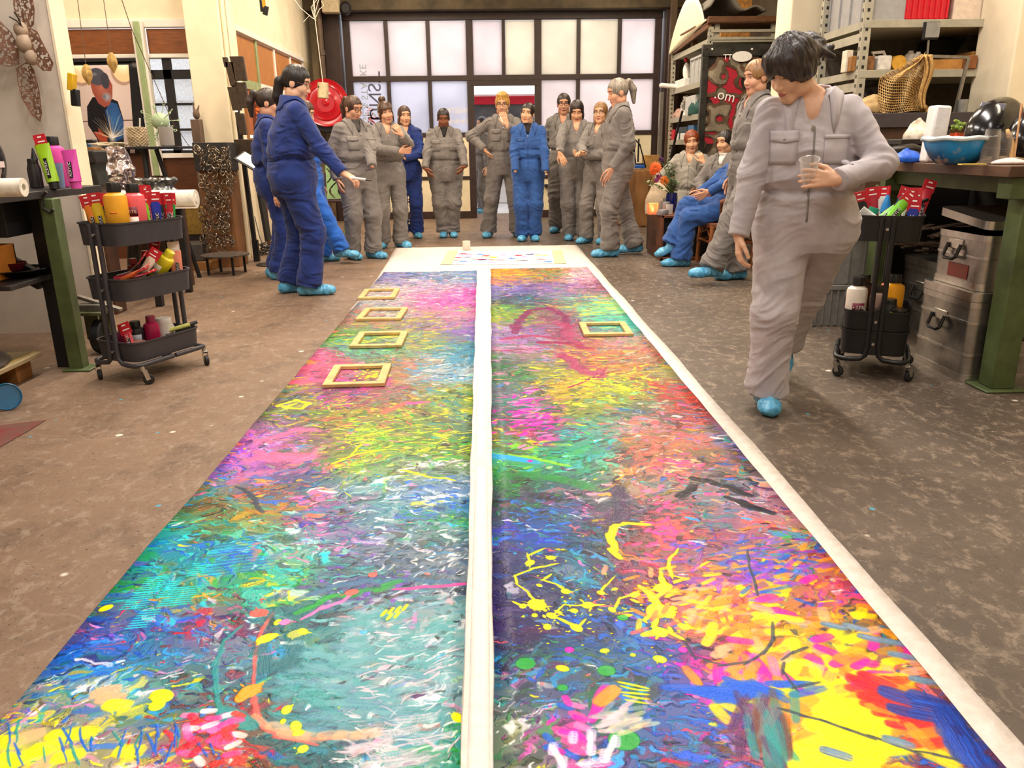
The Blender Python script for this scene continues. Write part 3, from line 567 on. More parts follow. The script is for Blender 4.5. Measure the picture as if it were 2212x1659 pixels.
CLEAR = glassy('clear_glass', 'e8f0f0', .02, .06)

fl = obj('floor', MB().box((0, 6, -.05), (14, 17, .1)), floor_mat(), smooth=False); struct(fl)
struct(obj('ceiling', MB().box((0, 6, 4.35), (14, 17, .1)), M('ceiling_paint', 'c9b899', .9), smooth=False))
struct(obj('wall_front', MB().box((0, -2.05, 2.15), (14, .1, 4.3)), CREAM2, smooth=False))
struct(obj('wall_left', MB().box((-5.75, 2.5, 2.15), (.1, 13.2, 4.3)), GREYW, smooth=False))
struct(obj('wall_right', MB().box((4.25, 5.85, 2.15), (.1, 15.8, 4.3)), CREAM2, smooth=False))
red = obj('trim_1', MB().grid(lambda u, v: (lambda a, b: Vector((a.x*(1-v)+b.x*v, a.y*(1-v)+b.y*v, .003)))(G(-40+140*u, 925-17*u), G(-40+140*u*.75, 990-60*u)), 9, 7), M('red_floor_paint', '7e3030', .6, scale=14, var=.3, col2='6a5244')); struct(red)
# --- back wall and workshop gate
YD = 13.6
xs = [D(p, 166, YD).x for p in (755, 839, 928, 1016, 1088.5, 1162, 1248.5, 1336, 1418)]
zt = D(1085, 43, YD).z; zb = D(1085, 168, YD).z; zs = D(1085, 290, YD).z; zm = D(1085, 383, YD).z; z0 = .0
xl, xr = xs[0]-.06, xs[-1]+.06
mb = MB(); mb.bb((xr+.25, 13.75, 0), (4.3, 13.9, 4.3)); struct(obj('wall_back_right', mb, DARKW, smooth=False))
mb = MB(); mb.bb((-3.0, 13.75, 0), (xl-.25, 13.9, 4.3)); struct(obj('wall_back_left', mb, CREAM2, smooth=False))
mb = MB(); mb.bb((-3.0, 13.75, zt+.22), (4.3, 13.9, 4.3)); struct(obj('wall_back_top', mb, DARKW, smooth=False))
mb = MB(); mb.bb((-3.0, 13.35, zt+.12), (4.25, 13.74, zt+.40)); struct(obj('trim_2', mb, M('grimy_beam', '554833', .8, bump=.2, scale=3, var=.25), bevel=.01))
mb = MB(); mb.bb((xl-.27, 13.4, 0), (xl-.02, 13.74, zt+.12)); mb.bb((xl-.36, 13.3, 0), (xl-.28, 13.5, zt+.3)); struct(obj('trim_3', mb, DARKST, bevel=.008))
mb = MB(); mb.bb((xr+.02, 13.4, 0), (xr+.27, 13.74, zt+.12)); struct(obj('trim_4', mb, DARKST, bevel=.008))
door = obj('door_1', MB().bb((xl, 13.55, zt), (xr, 13.66, zt+.11)), DARKST, bevel=.006); struct(door)
def kid(name, mb, mat, par, **k): return obj(name, mb, mat, par, **k)
for i, x in enumerate(xs):
    if i == 4:
        kid('mullion', MB().bb((x-.028, 13.56, zb), (x+.028, 13.64, zt)), DARKST, door, bevel=.004); continue
    wd = .055 if i in (0, 3, 5, 8) else .03
    kid('mullion', MB().bb((x-wd, 13.56, .0), (x+wd, 13.64, zt)), DARKST, door, bevel=.004)
for z, t in ((zb, .04), (zs, .035), (zm, .028), (.06, .06)):
    for a, b in (((xs[0], xs[3]), (xs[5], xs[8])) if z != zb else ((xs[0], xs[8]),)):
        kid('rail', MB().bb((a, 13.555, z-t), (b, 13.645, z+t)), DARKST, door, bevel=.004)
ptint = [PANE, PANE, PANE, PANE, PANEW, PANEW, PANEW, PANE]
for i in range(8):
    a, b = xs[i], xs[i+1]
    kid('pane', MB().bb((a+.03, 13.595, zb+.03), (b-.03, 13.605, zt-.01)), ptint[i], door, smooth=False)
    if i in (3, 4): continue
    kid('pane', MB().bb((a+.03, 13.595, zs+.03), (b-.03, 13.605, zb-.03)), [PANEB, PANEB, PANEB, 0, 0, PANE, PANE, PANE][i], door, smooth=False)
    kid('panel', MB().bb((a+.02, 13.57, zm+.02), (b-.02, 13.61, zs-.03)), DOORCREAM, door, bevel=.004)
    kid('panel', MB().bb((a+.02, 13.57, .1), (b-.02, 13.61, zm-.02)), DOORCREAM, door, bevel=.004)
for i in (2, 5): kid('latch', MB().bb((xs[i]+.1, 13.50, zm-.17), (xs[i]+.42, 13.57, zm-.12)), BLACK, door, bevel=.01)
kid('lintel_bar', MB().bb((xs[3], 13.55, zb-.12), (xs[5], 13.65, zb-.04)), DARKST, door)
# lettering stuck on the outside of the panes, read backwards from inside
def backtext(s, px, py, size, mat, rot=-PI/2):
    p = D(px, py, 13.59); t = text('lettering', s, size, mat, Matrix.Translation(p) @ Matrix(((-1, 0, 0, 0), (0, 0, 1, 0), (0, 1, 0, 0), (0, 0, 0, 1))) @ Matrix.Rotation(-rot, 4, 'Z'), door, .001); return t
TXB, TXR, TXG = M('slate_lettering', '5a5a72'), M('red_lettering', 'c86a70'), M('pale_lettering', 'a9b2bd')
backtext('KUNST', 809, 222, .30, TXB); backtext('S', 809, 250, .2, TXG); backtext('EN', 809, 277, .30, TXR)
backtext('MUNDIGE & STARKE', 789, 240, .155, TXG); backtext('ATELIER', 800, 265, .14, M('rosy_lettering', 'd8a0a8'))
for px, py, s in ((990, 240, 'ZWEITES'), (985, 262, 'Werkraum')): backtext(s, px, py, .12, WHITEP, 0)
# --- what shows through the open middle: neighbouring yard front
struct(obj('floor_yard', MB().box((0, 17.5, -.06), (14, 6, .1)), M('yard_paving', 'cdc8c4', .8, bump=.2, scale=6), smooth=False))
struct(obj('wall_yard', MB().bb((-6, 17.3, 0), (6, 17.5, 2.9)), M('yard_render', 'd9d4d2', .8, scale=2, var=.05), smooth=False))
yw = struct(obj('window_3', MB().bb((-.75, 17.2, 2.0), (1.55, 17.3, 2.16)), M('red_frame_paint', 'b8102c', .45), bevel=.006))
kid('frame_post', MB().bb((1.15, 17.2, 0), (1.32, 17.3, 2.0)), M('red_frame_paint', ''), yw); kid('frame_post', MB().bb((.22, 17.2, .5), (.30, 17.3, 2.0)), M('red_frame_paint', ''), yw)
kid('frame_post', MB().bb((-.75, 17.2, 0), (-.62, 17.3, 2.0)), M('red_frame_paint', ''), yw)
kid('pane', MB().bb((-.6, 17.24, .5), (1.15, 17.26, 2.0)), M('dim_window_glass', '54545a', .15, scale=2, var=.25), yw, smooth=False)
for k in range(6): kid('curtain_fold', MB().cyl((.92+k*.04, 17.22, .6), (.92+k*.04, 17.22, 1.98), .022, n=8), M('grey_curtain', '9a958c', .9), yw)
solo('light_box', MB().bb((-.7, 17.1, 2.2), (1.5, 17.3, 2.42)), emis('white_light_box', 'f4f4f2', .9), 'white lit box sign above the red window frame outside the open gate', 'sign', bevel=.01)
# --- left side: partition, recess with window, pillar, side wall
mb = MB(); mb.bb((-5.7, 5.2, 0), (-2.60, 5.36, 4.3)); struct(obj('wall_partition', mb, GREYW, smooth=False))
mb = MB(); mb.bb((-2.60, 5.19, 0), (-2.585, 5.37, 4.3)); struct(obj('trim_5', mb, CREAM, smooth=False))
YR = 9.0
xA, xB = -5.7, -3.06
zL = D(200, 50, YR).z; zP = D(380, 123, YR).z; zW = D(380, 335, YR).z; xw0 = D(322, 230, YR).x
mb = MB(); mb.bb((xA, YR, zL), (xB, YR+.2, 4.3)); struct(obj('wall_recess_top', mb, CREAM, smooth=False))
mb = MB(); mb.bb((xA, YR-.05, zL-.05), (xB, YR+.02, zL+.03)); struct(obj('trim_6', mb, WHITEP, bevel=.006))
wr = struct(obj('wall_recess_low', MB().bb((xA, YR, 0), (xB, YR+.15, zW)), BROWND, smooth=False))
mb = MB(); mb.bb((xA, YR+.02, zW), (xw0, YR+.15, zP)); struct(obj('wall_recess_left', mb, BROWND, smooth=False))
for k, (a, b) in enumerate(((xA, D(306, 90, YR).x), (D(318, 90, YR).x, xB))): struct(obj('trim_%d' % (7+k), MB().bb((a+.01, YR-.02, zP+.03), (b-.01, YR+.1, zL-.06)), BROWNP, bevel=.006))
struct(obj('trim_9', MB().bb((xA, YR-.03, zP-.01), (xB, YR+.1, zP+.03)), WHITEP, bevel=.005))
xp = D(312, 120, YR).x
struct(obj('trim_10', MB().bb((xp-.03, YR-.12, .9), (xp+.03, YR-.04, zL)), GREENP, bevel=.005)); struct(obj('trim_11', MB().bb((xp-.055, YR-.1, .9), (xp-.03, YR-.03, zL)), WHITEP)); struct(obj('trim_24', MB().bb((xp+.03, YR-.1, .9), (xp+.055, YR-.03, zL)), WHITEP))
win = struct(obj('window_1', MB().bb((xw0, YR-.04, zW-.03), (xB, YR+.05, zW+.02)), WHITEP, bevel=.004))
wx = [D(p, 200, YR).x for p in (330, 358, 371, 424)]; wz = [D(380, p, YR).z for p in (335, 280, 225, 166, 157, 128)]
kid('bar', MB().bb((wx[1], YR, zW), (wx[2]+.02, YR+.05, zP)), BLACK, win); kid('bar', MB().bb((xw0, YR, wz[3]-.02), (xB, YR+.05, wz[4]+.03)), BLACK, win)
kid('bar', MB().bb((xw0, YR, zW), (xw0+.05, YR+.06, zP)), WHITEP, win)
for z in (wz[1], wz[2]): kid('bar', MB().bb((xw0, YR+.01, z-.012), (xB, YR+.04, z+.012)), BLACK, win)
kid('bar', MB().bb((xw0, YR, zW), (xB, YR+.05, zW+.05)), BLACK, win)
kid('pane', MB().bb((xw0, YR+.06, zW), (xB, YR+.065, zP)), CLEAR, win, smooth=False)
ob = struct(obj('wall_opposite', MB().bb((-12, 16.0, 0), (-3.2, 16.2, 4.2)), M('pale_facade', 'f2f0f2', .8), smooth=False))
for k in range(5): kid('ledge', MB().bb((-12, 15.9, .5+k*.5), (-3.2, 16.0, .57+k*.5)), M('facade_ledge', 'cfc9cc', .8), ob)
mb = MB(); mb.bb((-3.06, 8.8, 0), (-2.70, 9.35, 4.3)); struct(obj('wall_pillar_left', mb, CREAM, bevel=.01))
mb = MB(); mb.cyl((-2.68, 8.86, 0), (-2.68, 8.86, 4.3), .022, n=10); mb.cyl((-2.645, 8.90, 0), (-2.645, 8.90, 4.3), .016, n=10); struct(obj('trim_12', mb, CREAM))
XS = -2.8
zt2 = XP(505, 60, XS).z; zl2 = 1.0
ye = 13.0
mb = MB(); mb.bb((XS-.2, 9.3, zt2), (XS, 13.8, 4.3)); struct(obj('wall_side_top', mb, CREAM, smooth=False))
mb = MB(); mb.bb((XS-.2, 9.3, 0), (XS, 13.8, zl2)); struct(obj('wall_side_low', mb, CREAM, smooth=False))
mb = MB(); mb.bb((XS-.2, ye, zl2), (XS, 13.8, zt2)); struct(obj('wall_side_end', mb, CREAM2, smooth=False))
struct(obj('trim_13', MB().bb((XS-.02, 9.3, zt2-.03), (XS+.03, ye, zt2+.03)), WHITEP, bevel=.005))
w2 = struct(obj('window_2', MB().bb((XS-.03, 9.3, zl2-.03), (XS+.02, ye, zl2+.03)), WHITEP, bevel=.004))
yy = [9.35, 10.45, 11.3, 12.2, 13.0]; zr = zt2-.52
for i in range(4):
    kid('panel', MB().bb((XS-.03, yy[i]+.03, zr), (XS-.01, yy[i+1]-.03, zt2-.04)), AMBERP, w2)
    kid('mullion', MB().bb((XS-.04, yy[i+1]-.03, zl2), (XS+.01, yy[i+1]+.03, zt2-.03)), WHITEP if i else GREENP, w2, bevel=.004)
    kid('panel' if i == 0 else 'pane', MB().bb((XS-.03, yy[i]+.03, zl2), (XS-.02, yy[i+1]-.03, zr-.1)), AMBERP if i == 0 else PANEB, w2, smooth=False)
kid('rail', MB().bb((XS-.04, 9.35, zr-.1), (XS+.005, 10.42, zr)), GREENP, w2); kid('rail', MB().bb((XS-.04, 10.48, zr-.06), (XS+.005, ye, zr)), WHITEP, w2)
# pipes and box in the back left corner
mb = MB(); p = D(693, 100, 13.2); mb.cyl((p.x, 13.2, 0), (p.x, 13.2, 4.3), .05, n=12); mb.cyl((p.x, 13.2, 2.55), (p.x, 13.2, 2.62), .062, n=12); struct(obj('trim_14', mb, M('brown_pipe', '5a4632', .5, scale=6, var=.15)))
q = D(714, 12, 13.1); bx = obj('switch_box', MB().box((q.x, 13.15, q.z+.15), (.26, .18, .5)), M('beige_enamel', 'b9a888', .5), bevel=.012); tag(recenter(bx), 'beige metal switch box high in the back left corner', 'box')
mb = MB(); mb.ell(tuple(D(746, 18, 13.2)), (.09, .08, .10), 8); mb.cyl(D(746, 18, 13.36), D(746, 18, 13.1), .06); solo('gate_motor', mb, BLACK, 'black round gate drive above the left end of the gate', 'motor')
# --- right side
a, b = D(1705, 100, 7.0).x, D(1806, 100, 7.0).x
struct(obj('wall_pillar_right', MB().bb((a, 7.02, 0), (b, 7.38, 4.3)), CREAM, bevel=.01))
struct(obj('wall_pillar_near', MB().bb((D(2190, 120, 5.5).x, 5.5, 0), (4.2, 5.95, 4.3)), CREAM, bevel=.012))
mb = MB(); mb.bb((D(1713, 40, 11.9).x, 11.9, 0), (4.2, 12.05, 4.3)); struct(obj('wall_stub', mb, CREAM, smooth=False))
struct(obj('trim_15', MB().bb((D(1671, 40, 11.9).x, 11.88, 1.2), (D(1714, 40, 11.9).x, 12.0, 4.3)), M('orange_board', 'e2581c', .6, scale=6, var=.08)))
struct(obj('trim_16', MB().bb((D(1560, 40, 11.9).x, 11.92, 1.2), (D(1671, 40, 11.9).x, 12.0, 4.3)), M('strand_board', 'd0924a', .7, bump=.2, scale=18, var=.22)))
struct(obj('wall_rack_back', MB().bb((3.75, 7.7, 0), (4.2, 11.9, 4.3)), DARKW, smooth=False))
# floor-to-beam poles beside the gate
for k, (px, py, r_) in enumerate(((1452, 120, .05), (1428, 250, .03))):
    p = D(px, py, 13.1); struct(obj('trim_%d' % (17+k), MB().bb((p.x-r_, 13.08, 0), (p.x+r_, 13.16, 4.0 if k == 0 else 1.95)), M('brown_pipe', '') if k == 0 else M('grey_steel_bar', '8a8378', .45, .6), bevel=.004))
# ------------------------------------------------------------------ implicit-surface modelling (for people, cloth, hair)
_lat = np.random.default_rng(7).random((32, 32, 32)).astype(np.float32)
def vn(p):
    i = np.floor(p); f = (p-i).astype(np.float32); f = f*f*(3-2*f); i = i.astype(np.int32) & 31; j = (i+1) & 31
    a, b, c = i[:, 0], i[:, 1], i[:, 2]; A_, B_, C_ = j[:, 0], j[:, 1], j[:, 2]; x, y, z = f[:, 0], f[:, 1], f[:, 2]
    l = _lat
    return ((l[a, b, c]*(1-x)+l[A_, b, c]*x)*(1-y)+(l[a, B_, c]*(1-x)+l[A_, B_, c]*x)*y)*(1-z)+((l[a, b, C_]*(1-x)+l[A_, b, C_]*x)*(1-y)+(l[a, B_, C_]*(1-x)+l[A_, B_, C_]*x)*y)*z
def ridge(p): return 1-np.abs(2*vn(p)-1)
def nA(*a): return np.array(a, np.float32)
def seg(p, a, b, ra, rb, flat=False):
    a, b = np.asarray(a, np.float32), np.asarray(b, np.float32); ab = b-a; L2 = float(ab@ab)+1e-12
    t0 = ((p-a)@ab)/L2; t = np.clip(t0, 0, 1); d = np.linalg.norm(p-a-t[:, None]*ab, axis=1)-(ra+(rb-ra)*t)
    if flat: d = np.maximum(d, (t0-1)*math.sqrt(L2))
    return d
def ell(p, c, r, R=None):
    q = p-np.asarray(c, np.float32)
    if R is not None: q = q@R
    r = np.asarray(r, np.float32); k0 = np.linalg.norm(q/r, axis=1); k1 = np.linalg.norm(q/(r*r), axis=1)+1e-9
    return k0*(k0-1)/k1
def smin(a, b, k):
    h = np.clip(.5+.5*(b-a)/k, 0, 1); return b*(1-h)+a*h-k*h*(1-h)
def smax(a, b, k): return -smin(-a, -b, k)
def polygonise(f, lo, hi, h, margin=0.015):
    lo = np.asarray(lo, float); hi = np.asarray(hi, float); B = 4
    nb = np.ceil((hi-lo)/(h*B)).astype(int)+1; n = nb*B
    gc = [lo[i]+(np.arange(nb[i])*B+(B-1)/2)*h for i in range(3)]
    X, Y, Z = np.meshgrid(*gc, indexing='ij'); dc = f(np.stack([X.ravel(), Y.ravel(), Z.ravel()], 1).astype(np.float32)).reshape(nb)
    near = np.abs(dc) < h*B*.9+margin
    big = np.where(dc < 0, -1., 1.).astype(np.float32); Dv = np.repeat(np.repeat(np.repeat(big, B, 0), B, 1), B, 2)
    bi = np.argwhere(near)
    off = np.stack(np.meshgrid(*[np.arange(B)]*3, indexing='ij'), -1).reshape(-1, 3)
    for k in range(0, len(bi), 6000):
        idx = (bi[k:k+6000, None, :]*B+off[None]).reshape(-1, 3)
        Dv[idx[:, 0], idx[:, 1], idx[:, 2]] = f((lo+idx*h).astype(np.float32))
    s = Dv < 0
    def sl(a, i, j, k): return a[i:a.shape[0]-1+i, j:a.shape[1]-1+j, k:a.shape[2]-1+k]
    cnt = sum(sl(s, i, j, k).astype(np.int8) for i in (0, 1) for j in (0, 1) for k in (0, 1))
    act = (cnt > 0) & (cnt < 8); ci = np.argwhere(act); ids = np.full(act.shape, -1, np.int32); ids[act] = np.arange(len(ci))
    acc = np.zeros((len(ci), 3)); num = np.zeros(len(ci))
    cs = [(i, j, k) for i in (0, 1) for j in (0, 1) for k in (0, 1)]
    for a in cs:
        for ax in range(3):
            if a[ax]: continue
            b = list(a); b[ax] = 1
            da = Dv[ci[:, 0]+a[0], ci[:, 1]+a[1], ci[:, 2]+a[2]]; db = Dv[ci[:, 0]+b[0], ci[:, 1]+b[1], ci[:, 2]+b[2]]
            m = (da < 0) != (db < 0); t = np.clip(np.where(m, da/(da-db+1e-12), 0), 0, 1)
            pt = np.tile(np.array(a, float), (len(ci), 1)); pt[:, ax] += t
            acc[m] += pt[m]; num[m] += 1
    v = lo+(ci+acc/num[:, None])*h
    q = []
    for ax in range(3):
        o1, o2 = [(1, 2), (2, 0), (0, 1)][ax]
        sh = [slice(1, None)]*3; a = [slice(1, -1)]*3; b = [slice(1, -1)]*3; a[ax] = slice(0, -1); b[ax] = slice(1, None)
        s0, s1 = s[tuple(a)], s[tuple(b)]; e = np.argwhere(s0 != s1); fl = s0[tuple(e.T)]
        base = e.copy(); base[:, o1] += 1; base[:, o2] += 1
        def cid(d1, d2): c = base.copy(); c[:, o1] += d1; c[:, o2] += d2; return ids[tuple(c.T)]
        qq = np.stack([cid(-1, -1), cid(0, -1), cid(0, 0), cid(-1, 0)], 1); qq[~fl] = qq[~fl][:, ::-1]; q.append(qq)
    q = np.concatenate(q); q = q[(q >= 0).all(1)]
    return v, q
def ik(a, t, l1, l2, hint):
    a, t, hint = map(lambda x: np.asarray(x, float), (a, t, hint)); d = t-a; L = np.linalg.norm(d); u = d/(L+1e-9)
    L = min(L, (l1+l2)*.999); x = (l1*l1-l2*l2+L*L)/(2*L); y = math.sqrt(max(0, l1*l1-x*x))
    hv = hint-u*(hint@u); hv = hv/(np.linalg.norm(hv)+1e-9); return a+u*x+hv*y, a+u*L
def near(p, c, r, fn):
    m = np.sum((p-np.asarray(c, np.float32))**2, 1) < r*r; o = np.full(len(p), 1.0, np.float32)
    if m.any(): o[m] = fn(p[m])
    return o
def nrm(v): v = np.asarray(v, float); return v/(np.linalg.norm(v)+1e-9)

# ------------------------------------------------------------------ people
SKIN = {}
def skin(col):
    if col not in SKIN:
        m = M('skin_'+col, col, .5, bump=.03, scale=30, var=.05); SKIN[col] = m
        m.node_tree.nodes['Principled BSDF'].inputs['Subsurface Weight'].default_value = .08; m.node_tree.nodes['Principled BSDF'].inputs['Subsurface Radius'].default_value = (.012, .005, .003)
    return SKIN[col]
def cloth_mat(name, col, col2):
    m = M(name, col, .85, bump=.25, scale=9, var=.1, col2=col2, sheen=.15, detail=8); return m
CLG = cloth_mat('grey_twill', '817a76', '67615d'); CLM = cloth_mat('lit_grey_twill', 'c0b8bb', 'a9a1a6'); CLB = cloth_mat('blue_twill', '2a589e', '204684'); CLD = cloth_mat('royal_blue_twill', '123280', '0b215a'); CLT = cloth_mat('bright_blue_twill', '1a66cc', '1350a8')  # CLM: grey twill with the near woman's brighter light put into its colour
CLS = cloth_mat('soft_grey_twill', 'a09a90', '857f76')
SHOE = M('blue_plastic_film', '74c2ea', .32, bump=.8, scale=22, var=.16, stretch=(1, 1, .5), spec=.5, col2='3f93c0')
EYEW, EYED, LASH = M('eye_white', 'e8e2dc', .3), M('eye_iris', '2a1a12', .2), M('lash', '20140f', .6)
STEELZ = M('zip_metal', 'b8b4ac', .35, .8)
def hair_mat(name, a, b):
    return M('hair_'+name, a, .38, bump=.6, scale=60, var=.3, stretch=(1, 1, .12), col2=b, spec=.5)
HM = dict(black=hair_mat('black', '221a18', '0e0a0a'), brown=hair_mat('brown', '5a3c2a', '2e1c14'), dark=hair_mat('dark', '3a2a24', '1a1210'), grey=hair_mat('grey', 'a59a8c', '5e554c'), blond=hair_mat('blond', 'd8a854', '9a6c2c'), red=hair_mat('red', '9a4a24', '5e2610'), fair=hair_mat('fair', 'a87c50', '6a4a2c'), deep=hair_mat('deep', '382c2a', '0e0b0b'), tipped=hair_mat('tipped', '4a3022', '281812'))

def person(label, pos, hd, H, cl=CLG, sk='d8a080', hair=('short', 'black'), R=None, L=None, feet=None, head=(0, 0, 0), fat=1.0, pelvis=None, lean=0.0, leanx=0.0, twist=0.0,
           hb=.0058, hc=.0098, glasses=None, eyes='open', knee=None, legr=1.0, collar=True, pockets=False, backpockets=False, shoes=True, seed=0, inner=None, mat2=None, seated=False, group=None, headfwd=0.0, headlow=0.0, headx=0.0, foldk=.85, toehid=(), hipk=None):
    s = H/1.68; th = rad(hd); cs_, sn_ = math.cos(th), math.sin(th)
    T = Matrix.Translation((pos[0], pos[1], 0)) @ Matrix.Rotation(th, 4, 'Z') @ Matrix.Scale(s, 4)
    def toW(v): v = np.asarray(v)*s; return np.stack([pos[0]+v[:, 0]*cs_-v[:, 1]*sn_, pos[1]+v[:, 0]*sn_+v[:, 1]*cs_, v[:, 2]], 1)
    root = thing('person', label, 'person', (pos[0], pos[1], 0), group)
    pel = np.array(pelvis if pelvis is not None else (0, 0, .88)); dz = pel[2]-.88
    # spine: centre line shears with the lean
    zk = np.array([.74, .80, .90, 1.04, 1.20, 1.33, 1.40, 1.46]); ak = np.array([.13, .155, .172, .150, .166, .172, .125, .06])*np.array([fat, fat, fat, fat*1.04, fat, 1+(fat-1)*.5, 1, 1]); bk = np.array([.11, .125, .138, .122, .132, .108, .085, .055])*np.array([fat, fat*1.05, fat*1.08, fat*1.06, fat*1.05, 1, 1, 1])
    def spine(z): t = np.clip((z-dz-.9)/.55, 0, 1.2); return pel[0]+leanx*t, pel[1]-lean*t*(.6+.4*t)
    tw = rad(twist)
    def tors(p, gr=0.0, shr=1.0):
        z = p[:, 2]; t = np.clip((z-dz-.9)/.5, 0, 1); cx, cy = spine(z); a = np.interp(z-dz, zk, ak)*shr+gr; b = np.interp(z-dz, zk, bk)*shr+gr
        dx, dy = p[:, 0]-cx, p[:, 1]-cy; c, sn = np.cos(tw*t), np.sin(tw*t); dx, dy = dx*c+dy*sn, -dx*sn+dy*c
        k = np.sqrt((dx/a)**2+(dy/b)**2); d = (k-1)*np.minimum(a, b)*.92
        return np.maximum(d, np.maximum(z-dz-1.455, dz+.76-z)*.9)
    nx, ny = spine(1.43+dz); nb = np.array([nx, ny, 1.43+dz])
    ct, st = math.cos(tw), math.sin(tw)
    def shp(sg): return np.array([nx+sg*.152*ct*(1+(fat-1)*.3), ny+sg*.152*st, 1.362+dz])
    SR, SL = shp(-1), shp(1)
    hc0 = nb+np.array([math.sin(rad(head[0]))*.02, -.012-headfwd-math.sin(rad(head[1]))*.035, .135-abs(math.sin(rad(head[1])))*.02-headlow])+np.array([headx, 0, 0])
    Rh = np.array((Matrix.Rotation(rad(head[0]), 3, 'Z') @ Matrix.Rotation(rad(head[1]), 3, 'X') @ Matrix.Rotation(rad(head[2]), 3, 'Y')))
    # head frame: x = person's left, -y = face, z up
    def hq(p): q = (p-hc0.astype(np.float32))@Rh.astype(np.float32); q = q.copy(); q[:, 1] *= -1; return q
    def h2l(x, f, z): return hc0+Rh@np.array([x, -f, z])
    def headf(p):
        q = hq(p); ax = q.copy(); ax[:, 0] = np.abs(ax[:, 0])
        d = ell(q, (0, -.012, .032), (.073, .092, .090)); d = smin(d, ell(q, (0, .022, -.038), (.056, .066, .080)), .03)
        d = smin(d, seg(q, (-.012, .062, -.098), (.012, .062, -.098), .020, .020), .025); d = smin(d, ell(ax, (.034, .050, -.028), (.030, .034, .030)), .022)
        d = smin(d, ell(ax, (.048, .005, -.072), (.022, .040, .026)), .025); d = smin(d, ell(q, (0, .066, .040), (.052, .022, .030)), .02)
        d = smax(d, -ell(ax, (.032, .094, .010), (.020, .016, .013)), .012)
        d = smin(d, seg(q, (0, .080, .014), (0, .101, -.030), .0075, .0115), .010); d = smin(d, ell(ax, (.0115, .090, -.034), (.0085, .011, .0075)), .006)
        d = smin(d, ell(q, (0, .080, -.0585), (.024, .013, .0065)), .007); d = smin(d, ell(q, (0, .078, -.0705), (.021, .012, .0070)), .007)
        d = smin(d, ell(ax, (.076, -.010, -.005), (.010, .022, .032)), .008)
        return d
    l1, l2 = .285, .255
    arms = []
    for sg, S_, sp in ((-1, SR, R), (1, SL, L)):
        sp = dict(sp or {}); wv = sp.get('w', (sg*.255+nx*.5, -.03+ny*.5, .83+dz)); hint = sp.get('hint', (sg*.5, 1.0, -.1))
        e, wq = ik(S_, wv, l1, l2, hint); dr = nrm(sp.get('dir', wq-e)); arms.append((sg, S_, e, wq, dr, sp))
    def hand(p, sg, wq, dr, sp):
        nr = np.asarray(sp.get('nrm', (-sg*.9, -.25, 0)), float); nr = nrm(nr-dr*(nr@dr)); sd = np.cross(nr, dr)
        ts = np.asarray(sp.get('thumb', (0, -1, .2)), float); sd = sd if sd@ts > 0 else -sd      # sd points to the thumb side
        cu = sp.get('curl', .35); d = None
        pc = wq+dr*.05
        d = seg(p, wq-dr*.03, wq+dr*.02, .024, .023)
        for o in (-.026, -.009, .009, .026): d = smin(d, seg(p, wq+dr*.018+sd*o*.6, wq+dr*.088+sd*o*1.02, .0135, .0105), .010)
        for o, ln in ((.029, .072), (.0100, .080), (-.0095, .075), (-.028, .060)):
            a = wq+dr*.088+sd*o; c1, c2, c3 = cu*.6, cu*1.5, cu*2.2
            f1 = dr*math.cos(c1)+nr*math.sin(c1); f2 = dr*math.cos(c2)+nr*math.sin(c2); f3 = dr*math.cos(c3)+nr*math.sin(c3)
            spd = sd*o*sp.get('spread', .25); b = a+f1*ln*.45+spd*.4; c = b+f2*ln*.32+spd*.2; e = c+f3*ln*.25
            d = smin(d, seg(p, a, b, .0095, .0088), .004); d = smin(d, seg(p, b, c, .0088, .0080), .003); d = smin(d, seg(p, c, e, .0080, .0068), .003)
        a = wq+dr*.025+sd*.022; b = a+dr*.030+sd*.026+nr*.012; c = b+dr*.030+sd*.010+nr*.012; e = c+dr*.024+nr*.008
        d = smin(d, seg(p, a, b, .0135, .0115), .008); d = smin(d, seg(p, b, c, .0110, .0095), .003); return smin(d, seg(p, c, e, .0095, .0078), .003)
    hidden = [a[5].get('hide') for a in arms]
    def bodyf(p):
        d = near(p, hc0, .24, headf); nk0 = h2l(0, -.022, -.055)
        d = smin(d, seg(p, nk0, nb+np.array([0, .012, -.02]), .050, .058), .03)
        d = smin(d, tors(p, 0, .72), .03); d = smin(d, ell(p, nb+np.array([0, -.02, -.075]), (.10, .075, .07)), .03)
        for i, (sg, S_, e, wq, dr, sp) in enumerate(arms):
            a = smin(seg(p, S_, e, .035, .030), seg(p, e, wq, .030, .024), .01)
            if not hidden[i]: a = smin(a, near(p, wq+dr*.08, .2, lambda k: hand(k, sg, wq, dr, sp)), .008)
            d = smin(d, a, .012)
        for (h_, k_, a_) in legs: d = smin(d, smin(seg(p, h_, k_, .06, .045), seg(p, k_, a_, .042, .032), .01), .02)
        return d
    if feet is None: feet = ((-.095, 0, .085, -8), (.095, 0, .085, 8))
    legs = []; kn = []
    for sg, ft, i in ((-1, feet[0], 0), (1, feet[1], 1)):
        h_ = pel+np.array([sg*.088*(1+(fat-1)*.5), 0, -.02]); hint = (knee[i] if knee else (sg*.12, -1, 0))
        k_, a_ = ik(h_, (ft[0], ft[1]+.02, ft[2]), .400, .392, hint); legs.append((h_, k_, a_))
